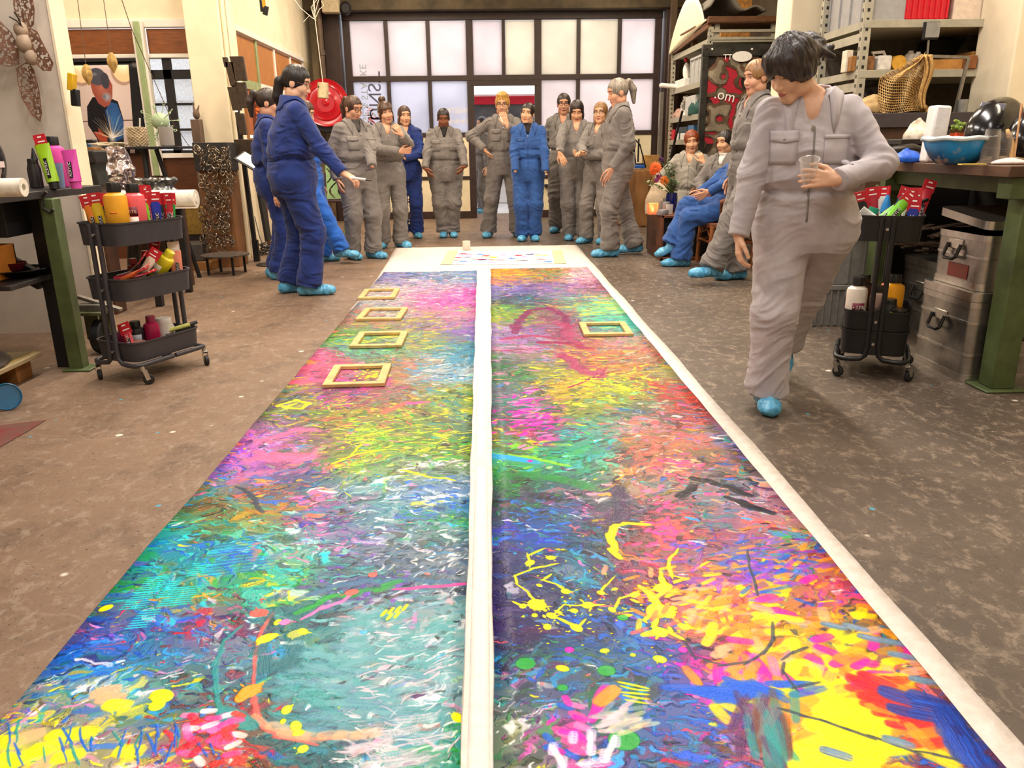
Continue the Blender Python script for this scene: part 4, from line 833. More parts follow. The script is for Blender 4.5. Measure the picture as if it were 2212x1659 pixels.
    def clothf(p):
        q = p.copy(); q[:, 2] += .35*np.abs(q[:, 0]-pel[0])
        wv_ = .12*vn(p*6+seed)[:, None]; q = q+wv_*nA(1, 1, 1.6); f = (ridge(q*nA(6, 6, 19)+seed)**1.7)*.75+(ridge(q*nA(13, 13, 40)+seed*2.1)**1.5)*.5-.45; f = f*foldk
        d = tors(p, .012)
        d = smin(d, smin(seg(p, nb+np.array([0, .01, -.035]), SR, .058, .056), seg(p, nb+np.array([0, .01, -.035]), SL, .058, .056), .02), .03)
        lg = None
        for (h_, k_, a_) in legs:
            rt = .104*fat*legr; rk = .080*(1+(fat-1)*.8)*legr; ra = .076*legr; u = nrm(a_-k_)
            one = smin(seg(p, h_, k_, rt, rk), seg(p, k_, a_-u*.0, rk, ra, True), .03)
            lw = seg(p, k_+(a_-k_)*.62, a_, .078*legr, .088*legr, True); one = smin(one, lw, .03); one = smin(one, seg(p, a_-u*.05, a_, .092*legr, .093*legr, True), .004)
            bunch = np.exp(-np.sum((p-a_.astype(np.float32))**2, 1)/.018)+.8*np.exp(-np.sum((p-k_.astype(np.float32))**2, 1)/.02)
            one = one-(.022*bunch+.012)*f
            lg = one if lg is None else smin(lg, one, .012)
        wst = np.exp(-((p[:, 2]-dz-1.03)/.05)**2)
        d = smin(d-(.012+.014*wst)*f-.012*np.exp(-((p[:, 2]-dz-1.085)/.04)**2)+.016*np.exp(-((p[:, 2]-dz-1.025)/.016)**2), lg, .045)
        for sg, S_, e, wq, dr, sp in arms:
            u = nrm(wq-e); e2 = wq+u*.005
            a = smin(seg(p, S_, e, .060*(1+(fat-1)*.5), .055), seg(p, e, e2, .055, .043, True), .03); a = smin(a, seg(p, e2-u*.045, e2, .046, .0445, True), .004)
            bn = np.exp(-np.sum((p-np.asarray(e, np.float32))**2, 1)/.016)+.6*np.exp(-np.sum((p-S_.astype(np.float32))**2, 1)/.016)
            a = a-(.010+.019*bn)*f; d = smin(d, a, sp.get('k', .016))
        if collar:
            hole = seg(p, nb+np.array([0, .02, .10]), nb+np.array([0, .005, -.01]), .066, .060); hole = smin(hole, seg(p, nb+np.array([0, -.05, .0]), nb+np.array([0, -.120, -.115]), .050, .012), .02)
            d = smax(d, -hole, .012)
        return d
    allp = [nb, SR, SL, hc0+np.array([0, 0, .16])]+[a[2] for a in arms]+[a[3] for a in arms]+[a[3]+a[4]*.2 for a in arms]+[j for l_ in legs for j in l_]
    lo, hi = np.min(allp, 0)-.17*max(1, fat), np.max(allp, 0)+.17*max(1, fat); lo[2] = max(lo[2], -.0)
    v, q = polygonise(bodyf, lo, hi, hb/s, .02); body = npmesh('body', toW(v), q, skin(sk), None, root)
    bv = BVHTree.FromPolygons(v.tolist(), q.tolist())
    v2, q2 = polygonise(clothf, lo, hi, hc/s, .04); ca = npmesh('coverall', toW(v2), q2, cl, None, root)
    cv = BVHTree.FromPolygons(v2.tolist(), q2.tolist())
    def lobj(name, mb, mat, par, **k):
        mb.v = [tuple(T @ Vector(p)) for p in mb.v]; return obj(name, mb, mat, par, **k)
    # ---- decals that follow the surface below
    def patch(name, tree, o, u, w_, n, fn, mat, par, nu=7, nv=5, off=.003, thick=.003):
        o, u, w_, n = map(lambda x: Vector(x), (o, u, w_, n)); V = []; ok = True
        for i in range(nu):
            for j in range(nv):
                a, b = fn(i/(nu-1), j/(nv-1)); st_ = o+u*a+w_*b+n*.3; hit = tree.ray_cast(st_, -n, .6)
                if hit[0] is None: return None
                V.append(hit[0]+n*off)
        mb = MB(); mb.v = [tuple(p) for p in V]; mb.f = [(i*nv+j, (i+1)*nv+j, (i+1)*nv+j+1, i*nv+j+1) for i in range(nu-1) for j in range(nv-1)]; mb.mi = [0]*len(mb.f)
        return lobj(name, mb, mat, par, solid=thick*s)
    hx_ = Rh@np.array([1, 0, 0]); hf = Rh@np.array([0, -1, 0]); hz_ = Rh@np.array([0, 0, 1])
    lipm = M('lips_'+sk, {'d8a080': 'b8605a', 'cf9878': 'a8564e', 'e0b090': 'b8645e', '8a5438': '6e3434', 'c89070': 'a0504a', 'dca884': 'b05a54'}.get(sk, 'b0605a'), .4)
    hm = HM[hair[1]]; bm = hm if hair[1] not in ('blond', 'grey', 'fair') else HM['brown']
    patch('lips', bv, h2l(0, .03, -.064), hx_, hz_, hf, lambda a, b: ((a-.5)*.046, (b-.5)*.017*(1-(2*a-1)**2*.85)), lipm, root, 9, 4, .0008, .001)
    for sg in (-1, 1):
        patch('eyebrow', bv, h2l(sg*.031, .03, .031), hx_, hz_, hf, lambda a, b, sg=sg: ((a-.5)*.038, (b-.5)*.0065+.006*math.sin(PI*(a if sg < 0 else 1-a)*.8+.3)), bm, root, 7, 3, .0012, .002)
        h0 = bv.ray_cast(Vector(h2l(sg*.031, .2, .009)), Vector(-hf), .3)
        if h0[0] is None: continue
        ex = Vector(h0[0]); Rm = Matrix([list(r) for r in Rh]); mb = MB()
        X_ = lambda x, f, z: ex+Vector(hx_)*x+Vector(hf)*f+Vector(hz_)*z
        if eyes == 'open':
            mb.ell(ex-Vector(hf)*.0022, (.0135, .0060, .0066), 8, Rm); mb.cur = 1; mb.ell(X_(0, .0025, .0005), (.0052, .0022, .0055), 6, Rm); mb.cur = 2
            mb.tube([X_(-.0145, .0005, .0015), X_(-.007, .0036, .0064), X_(.003, .0042, .0068), X_(.0145, .0005, .002)], .0016, 5)
        else:
            mb.cur = 2; mb.tube([X_(-.0145, .001, -.001), X_(-.006, .003, -.0045), X_(.006, .003, -.0045), X_(.0145, .001, -.001)], .0017, 5)
        lobj('eye', mb, [EYEW, EYED, LASH], root)
    # ---- hair
    st_ = hair[0]; vol = hair[2] if len(hair) > 2 else .008
    def hairf(p):
        q = hq(p); x, f, z = q[:, 0], q[:, 1], q[:, 2]
        d = ell(q, (0, -.014, .034), (.075+vol, .094+vol, .091+vol)); cut = ell(q, (0, .120, -.030), (.075, .090, .104)); zb_ = -.055
        if st_ in ('short', 'spiky'): cut = smin(cut, ell(np.abs(q)*nA(1, 0, 0)+q*nA(0, 1, 1), (.085, .02, -.07), (.035, .075, .075)), .01); zb_ = -.06
        if st_ == 'spiky': d = smin(d, ell(q, (0, .0, .105), (.068, .085, .045)), .02)
        if st_ in ('bob', 'long', 'curtain'):
            ln = {'bob': -.135, 'long': -.30, 'curtain': -.16}[st_]
            sd = ell(q, (0, -.022, ln*.42), (.090, .080, abs(ln)*.66+.035)); cut2 = ell(q, (0, .108, -.075), (.060, .095, .125)); cut = np.minimum(cut, cut2); d = smin(d, sd, .02); zb_ = ln
        if st_ == 'fringe':
            d = smin(d, ell(q, (-.005, .052, .062), (.078, .046, .050)), .02); d = smin(d, ell(np.abs(q)*nA(1, 0, 0)+q*nA(0, 1, 1), (.078, .022, .015), (.016, .042, .045)), .015)
            cut = ell(q, (0, .130, -.050), (.078, .085, .085)); zb_ = -.05; d = smin(d, ell(q, (.0, -.125, .045), (.062, .052, .056)), .012); d = d-.016*(vn(q*26)-.5)
            for k in range(7):
                a = -1.2+k*.4; d = smin(d, seg(q, (.05*math.sin(a), -.085, .035+.02*math.cos(k*2.)), (.085*math.sin(a)+.02, -.135-.012*(k % 3), .045-.03*(k % 4)), .022, .010), .012)
        d = smax(d, -cut, .008); d = smax(d, zb_-z, .01)
        if st_ == 'pony':
            for a, b, ra, rb in (((0, -.098, .055), (0, -.135, .065), .022, .028), ((0, -.135, .065), (0, -.158, -.01), .028, .034), ((0, -.158, -.01), (0, -.135, -.125), .034, .016)): d = smin(d, seg(q, a, b, ra, rb), .012)
        if st_ == 'lowpony':
            for a, b, ra, rb in (((0, -.10, .0), (0, -.128, -.02), .03, .032), ((0, -.128, -.02), (0, -.125, -.13), .036, .034), ((0, -.125, -.13), (0.01, -.10, -.20), .034, .012)): d = smin(d, seg(q, a, b, ra, rb), .014)
        if st_ in ('bun', 'topbun'):
            c = (0, -.095, .02) if st_ == 'bun' else (0, -.045, .150); d = smin(d, ell(q, c, (.042, .042, .036)), .012)
            if st_ == 'topbun':
                for sg in (-1, 1): d = smin(d, seg(q, (sg*.074, .02, .0), (sg*.080, .015, -.11), .010, .005), .01)
                d = smin(d, smax(ell(q, (0, .066, .052), (.06, .03, .028)), -z+.045, .01), .015)
        a = np.arctan2(x, f+.02); rr = ridge(np.stack([a*9, z*6, x*6], 1)+3)*.7+ridge(np.stack([a*22, z*10, f*12], 1))*.3
        if st_ in ('spiky',): rr = ridge(q*nA(45, 45, 30))
        return d-(.0055 if st_ != 'fringe' else .009)*(rr-.4)
    hl = np.array([.16, .22, .22]); hl2 = np.array([.16, .2, .22]) if st_ != 'long' else np.array([.17, .2, .22])
    lo3 = hc0-np.array([.2, .2, .34 if st_ == 'long' else .24]); hi3 = hc0+np.array([.2, .2, .24])
    v3, q3 = polygonise(hairf, lo3, hi3, max(.0036, hb*.85)/s, .012); hr = npmesh('hair', toW(v3), q3, hm, None, root)
    if st_ == 'topbun' or (len(hair) > 3 and hair[3] == 'band'):
        mb = MB(); mb.tube([h2l(.088*math.cos(a), -.012+.02*math.cos(a)**2, .035+.092*math.sin(a)) for a in [PI*k/12 for k in range(13)]], .006, 6); lobj('headband', mb, M('grey_band', '8a8078', .7), root)
    if glasses:
        gm = M('glasses_'+glasses, {'dark': '1c1618', 'wire': '6a4a40', 'black': '101012'}[glasses], .3); mb = MB()
        for sg in (-1, 1):
            c = h2l(sg*.032, .094, .007); mb.tube([Vector(c)+Vector(hx_)*.0235*math.cos(a)+Vector(hz_)*.0185*math.sin(a)-Vector(hf)*.004*math.cos(a)*sg for a in [2*PI*k/16 for k in range(16)]], .0021 if glasses != 'wire' else .0013, 5, True)
            mb.tube([h2l(sg*.055, .090, .012), h2l(sg*.077, .06, .012), h2l(sg*.079, .0, .010)], .0018, 5)
        mb.tube([h2l(-.009, .096, .010), h2l(0, .099, .012), h2l(.009, .096, .010)], .0018, 5); lobj('glasses', mb, gm, root)
    # ---- collar, zip, pockets
    if collar:
        mb = MB()
        def cf(u, v_):
            a = (u-.5)*2; an = a*2.55; fr = max(0, abs(a)-.62)/.38
            r0, r1 = .070+.004*fr, .118+.034*fr; rr_ = r0+(r1-r0)*v_; z = .066-.052*fr-.035*abs(a)-(.046+.062*fr)*v_*(.75+.25*v_)
            x_, y_ = nb[0]+math.sin(an)*rr_*1.04, nb[1]+.012+math.cos(an)*rr_*(.96+.12*fr)
            if v_ > .3:
                hit = cv.ray_cast(Vector((x_, y_, nb[2]+.14)), Vector((0, 0, -1)), .4)
                if hit[0] is not None: return Vector((x_, y_, hit[0].z+.010+.012*(1-v_)))
            return Vector((x_, y_, nb[2]+(.052-.05*fr-.02*abs(a))*(1 if v_ < .2 else .8)))
        mb.grid(cf, 27, 6); lobj('collar', mb, cl, ca, solid=.005*s)
        if inner:
            patch('shirt_front', bv, nb+np.array([0, 0, -.05]), (1, 0, 0), (0, 0, 1), (0, -1, 0), lambda a, b: ((a-.5)*.10*(.25+.75*b), (b-.5)*.13+.01), M('shirt_'+inner, inner, .8), root, 7, 6, .004, .003)
        zp = spine(1.15+dz)
        patch('zip', cv, (nx*.5+zp[0]*.5, ny-.1, 1.10+dz), (1, 0, 0), (0, 0, 1), (0, -1, 0), lambda a, b: ((a-.5)*.008, (b-.5)*.40+.0), M('zip_tape', '7e7874', .6) if cl not in (CLB, CLD) else M('zip_tape_blue', '1a3a80', .6), ca, 3, 26, .0015, .002)
        hz2 = cv.ray_cast(Vector((nx, ny-.3, nb[2]-.135)), Vector((0, 1, 0)), .5)
        if hz2[0] is not None: mb = MB(); mb.ell(Vector(hz2[0])+Vector((0, -.006, 0)), (.006, .004, .017), 6); lobj('zip_pull', mb, STEELZ, ca)
    if pockets:
        for sg in (-1, 1):
            pm = cl; o = (nx*.7+sg*.088*fat, ny, 1.215+dz)
            pk_ = patch('chest_pocket', cv, o, (1, 0, 0), (0, 0, 1), (0, -1, 0), lambda a, b: ((a-.5)*.105, (b-.5)*.115-.012), pm, ca, 8, 8, .004, .004)
            if sg == -1 and pk_:
                patch('pocket_flap', cv, o, (1, 0, 0), (0, 0, 1), (0, -1, 0), lambda a, b: ((a-.5)*.112, .028+b*.042-.010*(1-abs(2*a-1))*(1-b)), pm, ca, 8, 4, .010, .004)
                h3 = cv.ray_cast(Vector((o[0], ny-.3, o[2]+.035)), Vector((0, 1, 0)), .6)
                if h3[0] is not None: mb = MB(); mb.ell(Vector(h3[0])+Vector((0, -.016, 0)), (.006, .003, .006), 6); lobj('stud', mb, STEELZ, ca)
            elif pk_: patch('pocket_welt', cv, o, (1, 0, 0), (0, 0, 1), (0, -1, 0), lambda a, b: ((a-.5)*.108, .034+b*.016), pm, ca, 8, 3, .008, .003)
    if backpockets:
        wy = spine(1.03+dz)
        patch('waistband', cv, (wy[0], wy[1], 1.03+dz), (1, 0, 0), (0, 0, 1), (0, 1, 0), lambda a, b: ((a-.5)*.26, (b-.5)*.035), cl, ca, 14, 3, .004, .006)
        for sg in (-1, 1): patch('back_pocket', cv, (wy[0]+sg*.078*fat, wy[1], .87+dz), (1, 0, 0), (0, 0, 1), (0, 1, 0), lambda a, b: ((a-.5)*.125, (b-.5)*.15-.02*(1-abs(2*a-1))*(1-b)), cl, ca, 8, 8, .004, .005)
    # ---- blue overshoes
    if shoes:
        for i, (h_, k_, a_) in enumerate(legs):
            if i in toehid: continue
            ft = feet[i]; yaw = rad(ft[3]); pit = rad(ft[4]) if len(ft) > 4 else 0.0
            d0 = np.array([math.sin(yaw), -math.cos(yaw), 0]); up = np.array([0, 0, 1.0]); fd = d0*math.cos(pit)-up*math.sin(pit); un = up*math.cos(pit)+d0*math.sin(pit)
            base = a_-un*(.085); sdv = np.cross(fd, un)
            def shf(p, a_=a_, fd=fd, un=un, base=base, sdv=sdv):
                q = p-base.astype(np.float32); q = np.stack([q@sdv.astype(np.float32), q@fd.astype(np.float32), q@un.astype(np.float32)], 1)
                d = seg(q, (0, -.050, .046), (0, .02, .052), .046, .050); d = smin(d, ell(q, (0, .112, .036), (.050, .082, .042)), .03); d = smin(d, seg(q, (0, -.02, .07), (0, -.015, .112), .052, .055, True), .02)
                f = ridge(q*nA(34, 40, 16)+seed)*.7+ridge(q*nA(60, 50, 30))*.4-.5
                return smax(d-.013*f, -q[:, 2]+.002, .006)
            c = (base+fd*.06+un*.06)*1.0; v4, q4 = polygonise(shf, c-.2, c+.2, .0062/s, .02); npmesh('shoe_cover', toW(v4), q4, SHOE, None, root)
    return root, dict(toW=lambda p: Vector(toW(np.array([p]))[0]), arms=arms, h2l=h2l, hf=hf, T=T)
# ------------------------------------------------------------------ everyone, where the photograph has them
def lc(pos, hd, H, p):
    s = H/1.68; a = -rad(hd); x, y = p[0]-pos[0], p[1]-pos[1]
    return ((x*math.cos(a)-y*math.sin(a))/s, (x*math.sin(a)+y*math.cos(a))/s, p[2]/s)
def who(px, py, hd, H, label, Rp=None, Lp=None, Rk=None, Lk=None, back=.0, **k):
    g = G(px, py); pos = (g.x, g.y+back)
    for nm, tgt, kw in (('R', Rp, Rk), ('L', Lp, Lk)):
        if tgt or kw:
            d = dict(kw or {})
            if tgt: d['w'] = lc(pos, hd, H, D(*tgt))
            for c in ('dirw', 'nrmw'):
                if c in d:
                    v = d.pop(c); a = -rad(hd); d[c[:-1]] = (v[0]*math.cos(a)-v[1]*math.sin(a), v[0]*math.sin(a)+v[1]*math.cos(a), v[2])
            k[nm] = d
    return person(label, pos, hd, H, **k)
PALE, TAN, ROSE, DEEP, OLIVE = 'e0b090', 'd8a080', 'dca884', '8a5438', 'c89070'
# main figure, walking towards the viewer with a plastic cup
MP, MH, MHD = (1.335, 3.42), 1.575, -14
def ml(px, py, y): return lc(MP, MHD, MH, D(px, py, y))
main, MI = person('woman in grey coverall with dark fringe walking with a clear cup, head bowed', MP, MHD, MH, CLM, PALE, ('fringe', 'deep', .024), fat=1.22,
    R=dict(w=ml(1588, 535, 3.33), hint=(-.6, .5, 0), dir=(.05, -.12, -1), nrm=(.8, .1, 0), curl=.5, thumb=(.3, -1, 0), k=.012),
    L=dict(w=ml(1812, 388, 3.09), hint=(1.0, .15, -.5), dir=(-1, -.10, .06), nrm=(.1, .95, -.15), curl=.5, thumb=(-.1, -.2, 1), spread=.3),
    feet=((-.075, -.10, .085, 4), (.055, .44, .20, -6, 48)), head=(-50, 30, 4), headfwd=.05, headlow=.025, headx=-.085, lean=.06, leanx=-.035, pelvis=(.045, 0, .875), hb=.0036, hc=.0058, foldk=.62, eyes='down', pockets=True, seed=3, legr=1.06, knee=((-.1, -1, 0), (.05, -1, 0)))
# left side
P1 = who(655, 634, 112, 1.77, 'woman in dark royal-blue coverall with low dark ponytail pointing a brush at the canvas', Rp=(738, 372, 6.30), Rk=dict(hint=(0, 0, -1), dirw=(1, -.1, -.55), nrmw=(0, .3, -1), thumb=(0, -1, -.3), curl=.55, k=.012), cl=CLD, sk=PALE, hair=('lowpony', 'black', .010), glasses='wire', fat=1.16, head=(-26, 17, 0), headfwd=.02, lean=.05, backpockets=True, hb=.0044, hc=.0072, feet=((-.10, -.06, .085, -15), (.10, .06, .085, 10)), seed=1)
who(612, 600, 100, 1.66, 'person in blue coverall almost hidden behind the woman with the brush', cl=CLD, sk=TAN, hair=('pony', 'dark'), fat=1.12, seed=2, feet=((-.09, 0, .085, 0), (.09, .05, .085, 0)), head=(0, 10, 0))
who(680, 567, 80, 1.62, 'person in bright-blue trousers behind the brush holder, one overshoe stepping right', cl=CLT, sk=PALE, hair=('bob', 'brown'), fat=1.05, seed=4, feet=((-.06, -.40, .085, 0), (.10, -.08, .085, 10)), head=(10, 20, 0))
who(782, 558, 42, 1.67, 'woman in grey coverall with dark-rimmed glasses and a high ponytail', Lp=(806, 372, 8.35), Lk=dict(hint=(.6, .6, 0), hide=True, k=.03), Rk=dict(w=(-.24, .0, .86), hint=(-.5, .8, 0)), sk='cf9878', hair=('pony', 'brown'), glasses='black', fat=1.16, head=(8, 16, 0), seed=5, pockets=True, feet=((-.10, .02, .085, -5), (.10, -.10, .085, 12)), eyes='down', inner='4a4442')
who(848, 535, 18, 1.66, 'woman in grey coverall with topknot and headband, arms folded, fingers at her chin', Lp=(868, 292, 9.22), Lk=dict(hint=(.8, .1, -1), dir=(-.55, -.1, .85), nrm=(-.3, .6, .2), thumb=(-1, 0, .3), curl=.7), Rp=(862, 327, 9.30), Rk=dict(hint=(-1, .1, -.5), dir=(1, -.1, .05), nrm=(0, .8, .2), curl=.5), sk=TAN, hair=('topbun', 'brown'), fat=1.05, head=(8, 6, -10), seed=6, feet=((-.11, .0, .085, -25), (.11, .0, .085, 25)))
who(886, 514, 8, 1.66, 'young woman in blue coverall with long brown hair behind the topknot woman', cl=CLD, sk=ROSE, hair=('long', 'brown'), head=(12, 4, 0), seed=7, R=dict(w=(-.1, -.2, 1.02), hint=(-1, .2, -.4), hide=True), L=dict(w=(-.02, -.2, 1.04), hint=(1, .2, -.4), hide=True))
who(967, 512, 4, 1.63, 'woman in grey coverall with sleek black hair, both hands on her hips', Rp=(917, 366, 10.35), Rk=dict(hint=(-1, .5, .1), dir=(.55, -.3, -.8), nrm=(.7, .3, .3), curl=.3, k=.008), Lp=(1005, 362, 10.35), Lk=dict(hint=(1, .5, .1), dir=(-.6, -.2, -.75), nrm=(-.7, .3, .3), curl=.4, k=.008), sk=DEEP, hair=('bun', 'deep', .006), fat=1.30, head=(0, 18, 0), seed=8, eyes='down', pockets=True, feet=((-.05, 0, .085, -6), (.075, 0, .085, 6)), inner='201c1c')
who(1090, 512, 0, 1.79, 'tall person in grey coverall with short blond hair, glasses, hand at mouth', Rp=(1046, 322, 10.45), Rk=dict(hint=(-1, .4, 0), dir=(.5, .3, -.8), nrm=(.7, .2, 0), curl=.5, k=.008), Lp=(1096, 272, 10.12), Lk=dict(hint=(.9, -.1, -1), dir=(-.32, -.05, 1), nrm=(-.5, .8, 0), thumb=(-1, -.3, 0), curl=.18), sk='dca884', hair=('spiky', 'blond', .012), glasses='dark', head=(-6, 6, 0), seed=9, feet=((-.20, 0, .085, -14), (.16, 0, .085, 14)), inner='f2e6d4', pockets=True, legr=1.05)
who(1142, 520, -4, 1.65, 'woman in mid-blue coverall with dark tied-back hair, hands in her pockets', Rp=(1113, 380, 9.82), Rk=dict(hint=(-1, .5, 0), hide=True, k=.02), Lp=(1180, 378, 9.82), Lk=dict(hint=(1, .5, 0), hide=True, k=.02), cl=CLB, sk='dca884', hair=('bun', 'deep', .008), fat=1.12, head=(-14, 2, 8), seed=10, pockets=True, feet=((-.075, 0, .085, -8), (.075, 0, .085, 8)), inner='18161a')
p8 = D(1042, 300, 14.7)
person('person with dark hair standing outside the open gate, half hidden by the blond one', (p8.x, 14.7), -70, 1.66, CLG, PALE, ('short', 'deep'), head=(20, 0, 0), seed=11)
# right side
who(1216, 502, -12, 1.81, 'man in grey coverall with short brown hair and glasses behind the dark-bobbed woman', sk='cf9878', hair=('short', 'dark', .009), glasses='dark', head=(6, 4, 0), seed=12, R=dict(w=(-.22, -.0, .86), hint=(-.5, .6, 0)))
who(1243, 518, -8, 1.68, 'woman in grey coverall with dark bob, head bowed, one hand hanging in front', Rp=(1207, 338, 9.62), Rk=dict(hint=(-1, .3, -.3), dir=(.45, -.1, -.9), nrm=(-.1, .9, 0), curl=.25), Lp=(1264, 336, 9.62), Lk=dict(hint=(1, .3, -.3), dir=(-1, -.2, -.05), nrm=(-.1, .8, .4), curl=.6), sk='dca884', hair=('bob', 'dark', .010), fat=1.12, head=(2, 24, 0), eyes='down', seed=13, feet=((-.075, 0, .085, -5), (.085, 0, .085, 5)))
who(1292, 525, -38, 1.63, 'older woman in grey coverall with fair fringed bob and glasses, arms folded', Rp=(1262, 332, 9.42), Rk=dict(hint=(-1, .2, -.6), dir=(-.2, -1, .2), nrm=(.4, 0, -.8), curl=.7), L=dict(w=(-.06, -.22, 1.06), hint=(1, .2, -.5), hide=True), sk=ROSE, hair=('bob', 'fair', .010), glasses='dark', head=(14, 0, 0), seed=14, fat=1.05, feet=((-.13, -.08, .085, -10), (.09, 0, .085, 0)))
who(1330, 552, -84, 1.80, 'tall woman in grey coverall with grey ponytail, seen from the side looking down', Lp=(1325, 362, 8.38), Lk=dict(hint=(.3, 1, -.2), dir=(-.2, -.35, -.9), nrm=(-.9, 0, 0), thumb=(0, -1, 0), curl=.3, k=.012), cl=CLG, sk='d8a080', hair=('pony', 'grey', .008), head=(4, 16, 0), eyes='down', seed=15, feet=((-.09, .20, .085, 0), (.08, -.10, .085, 0)), hb=.0046, hc=.008)
who(1606, 606, -80, 1.79, 'woman in grey coverall seen in profile behind the woman with the cup', L=dict(w=(.20, -.02, .86), hint=(.3, 1, 0), curl=.5), sk='d8a080', hair=('short', 'fair', .012), head=(8, 8, 0), seed=16, feet=((-.08, -.05, .085, 0), (.09, -.38, .085, 0)), hb=.0044, hc=.0075, fat=1.06)
# the three seated
SEAT = .30
def seated(px, py, y, hd, H, label, feet, **k):
    p = D(px, py, y); pos = (p.x, y)
    return pos, person(label, pos, hd, H, feet=feet, pelvis=(0, 0, .50), **k)
c15 = D(1487, 360, 9.5)
s15 = person('woman with short red hair in pale grey coverall resting her cheek on her fist', (c15.x, 9.5), -22, 1.68, CLS, ROSE, ('short', 'red', .012), pelvis=(.02, .02, .50), feet=((-.14, -.46, .085, -5), (.14, -.44, .085, 5)), head=(10, 8, -6), eyes='down', seed=17,
    L=dict(w=lc((c15.x, 9.5), -22, 1.68, D(1520, 352, 9.2)), hint=(.6, .2, -1), dir=(-.45, .05, .9), nrm=(-.5, .6, 0), thumb=(-1, -.2, 0), curl=.8), R=dict(w=(-.24, -.24, .62), hint=(-.9, .6, 0)))
c16 = D(1560, 365, 8.75)
s16 = person('seated young woman with sleek dark hair and white polo neck under a grey coverall', (c16.x, 8.75), -48, 1.66, CLG, 'dca884', ('bun', 'deep', .007), pelvis=(.02, .02, .50), feet=((-.12, -.46, .085, 0), (.12, -.44, .085, 0)), head=(-10, 6, 0), eyes='down', seed=18, inner='f0ece6',
    R=dict(w=(-.04, -.30, .66), hint=(-1, .6, 0), dir=(.6, -.6, -.2), nrm=(0, .3, -1), curl=.5), L=dict(w=(.10, -.30, .66), hint=(1, .6, 0), dir=(-.8, -.4, -.1), nrm=(0, .3, -1), curl=.5))
C17 = (2.33, 7.78)
s17 = person('person in blue coverall sitting in the wicker chair with legs crossed, torso hidden', C17, -90, 1.68, CLB, TAN, ('pony', 'brown'), pelvis=(0, .02, .55), feet=((.03, -.54, .22, -5, 20), (.09, -.46, .085, 0)), head=(0, 8, 0), lean=-.20, seed=19, legr=1.05,
    knee=((0, -.6, 1), (0, -.4, 1)), R=dict(w=(-.12, -.22, .70), hint=(-1, .6, 0)), L=dict(w=(.14, -.20, .72), hint=(1, .6, 0)))
# ------------------------------------------------------------------ small builders used on both sides of the room
def blobmesh(f, lo, hi, h): v, q = polygonise(f, lo, hi, h, .02); mb = MB(); mb.v = [tuple(p) for p in v]; mb.f = [tuple(a) for a in q]; mb.mi = [0]*len(q); return mb
def inpoly(x, y, P):
    c = np.zeros(x.shape, bool); n = len(P)
    for i in range(n):
        (x1, y1), (x2, y2) = P[i], P[i-1]; k = ((y1 > y) != (y2 > y)) & (x < (x2-x1)*(y-y1)/(y2-y1+1e-12)+x1); c ^= k
    return c
def polydist(x, y, P):
    d = np.full(x.shape, 9.0); n = len(P)
    for i in range(n):
        a, b = np.array(P[i-1]), np.array(P[i]); ab = b-a; t = np.clip(((x-a[0])*ab[0]+(y-a[1])*ab[1])/(ab@ab+1e-12), 0, 1); d = np.minimum(d, np.hypot(x-a[0]-t*ab[0], y-a[1]-t*ab[1]))
    return d
def maskplate(w, h, cell, fn, to3, t):
    """a plate with real openings: cells of a fine lattice where fn(x, y) holds"""
    nx, ny = int(w/cell), int(h/cell); X, Y = np.meshgrid((np.arange(nx)+.5)*cell, (np.arange(ny)+.5)*cell, indexing='ij'); m = fn(X, Y)
    idx = -np.ones((nx+1, ny+1), int); ij = np.argwhere(m)
    for di, dj in ((0, 0), (1, 0), (1, 1), (0, 1)): idx[ij[:, 0]+di, ij[:, 1]+dj] = 0
    k = np.argwhere(idx == 0); idx[k[:, 0], k[:, 1]] = np.arange(len(k)); mb = MB(); mb.v = [tuple(to3(a*cell, b*cell)) for a, b in k]
    mb.f = [(int(idx[a, b]), int(idx[a+1, b]), int(idx[a+1, b+1]), int(idx[a, b+1])) for a, b in ij]; mb.mi = [0]*len(mb.f); return mb
RED, BLK = M('red_card', 'c01828', .4, var=.05), M('black_plastic', '141416', .35, var=.05)
WHT = M('white_plastic', 'f0ece4', .4, var=.03)
WRITE = M('white_print', 'f4f0ea', .5, var=.0)
def colm(h, rough=.35): return M('colour_'+h, h, rough, var=.06, scale=12)
def xf(o, ax, tw=0.0):          # frame with z along ax
    z = Vector(ax).normalized(); x = Vector((math.cos(tw), math.sin(tw), 0)); x = (x-z*x.dot(z)).normalized(); y = z.cross(x)
    m = Matrix((x, y, z)).transposed().to_4x4(); m.translation = o; return m
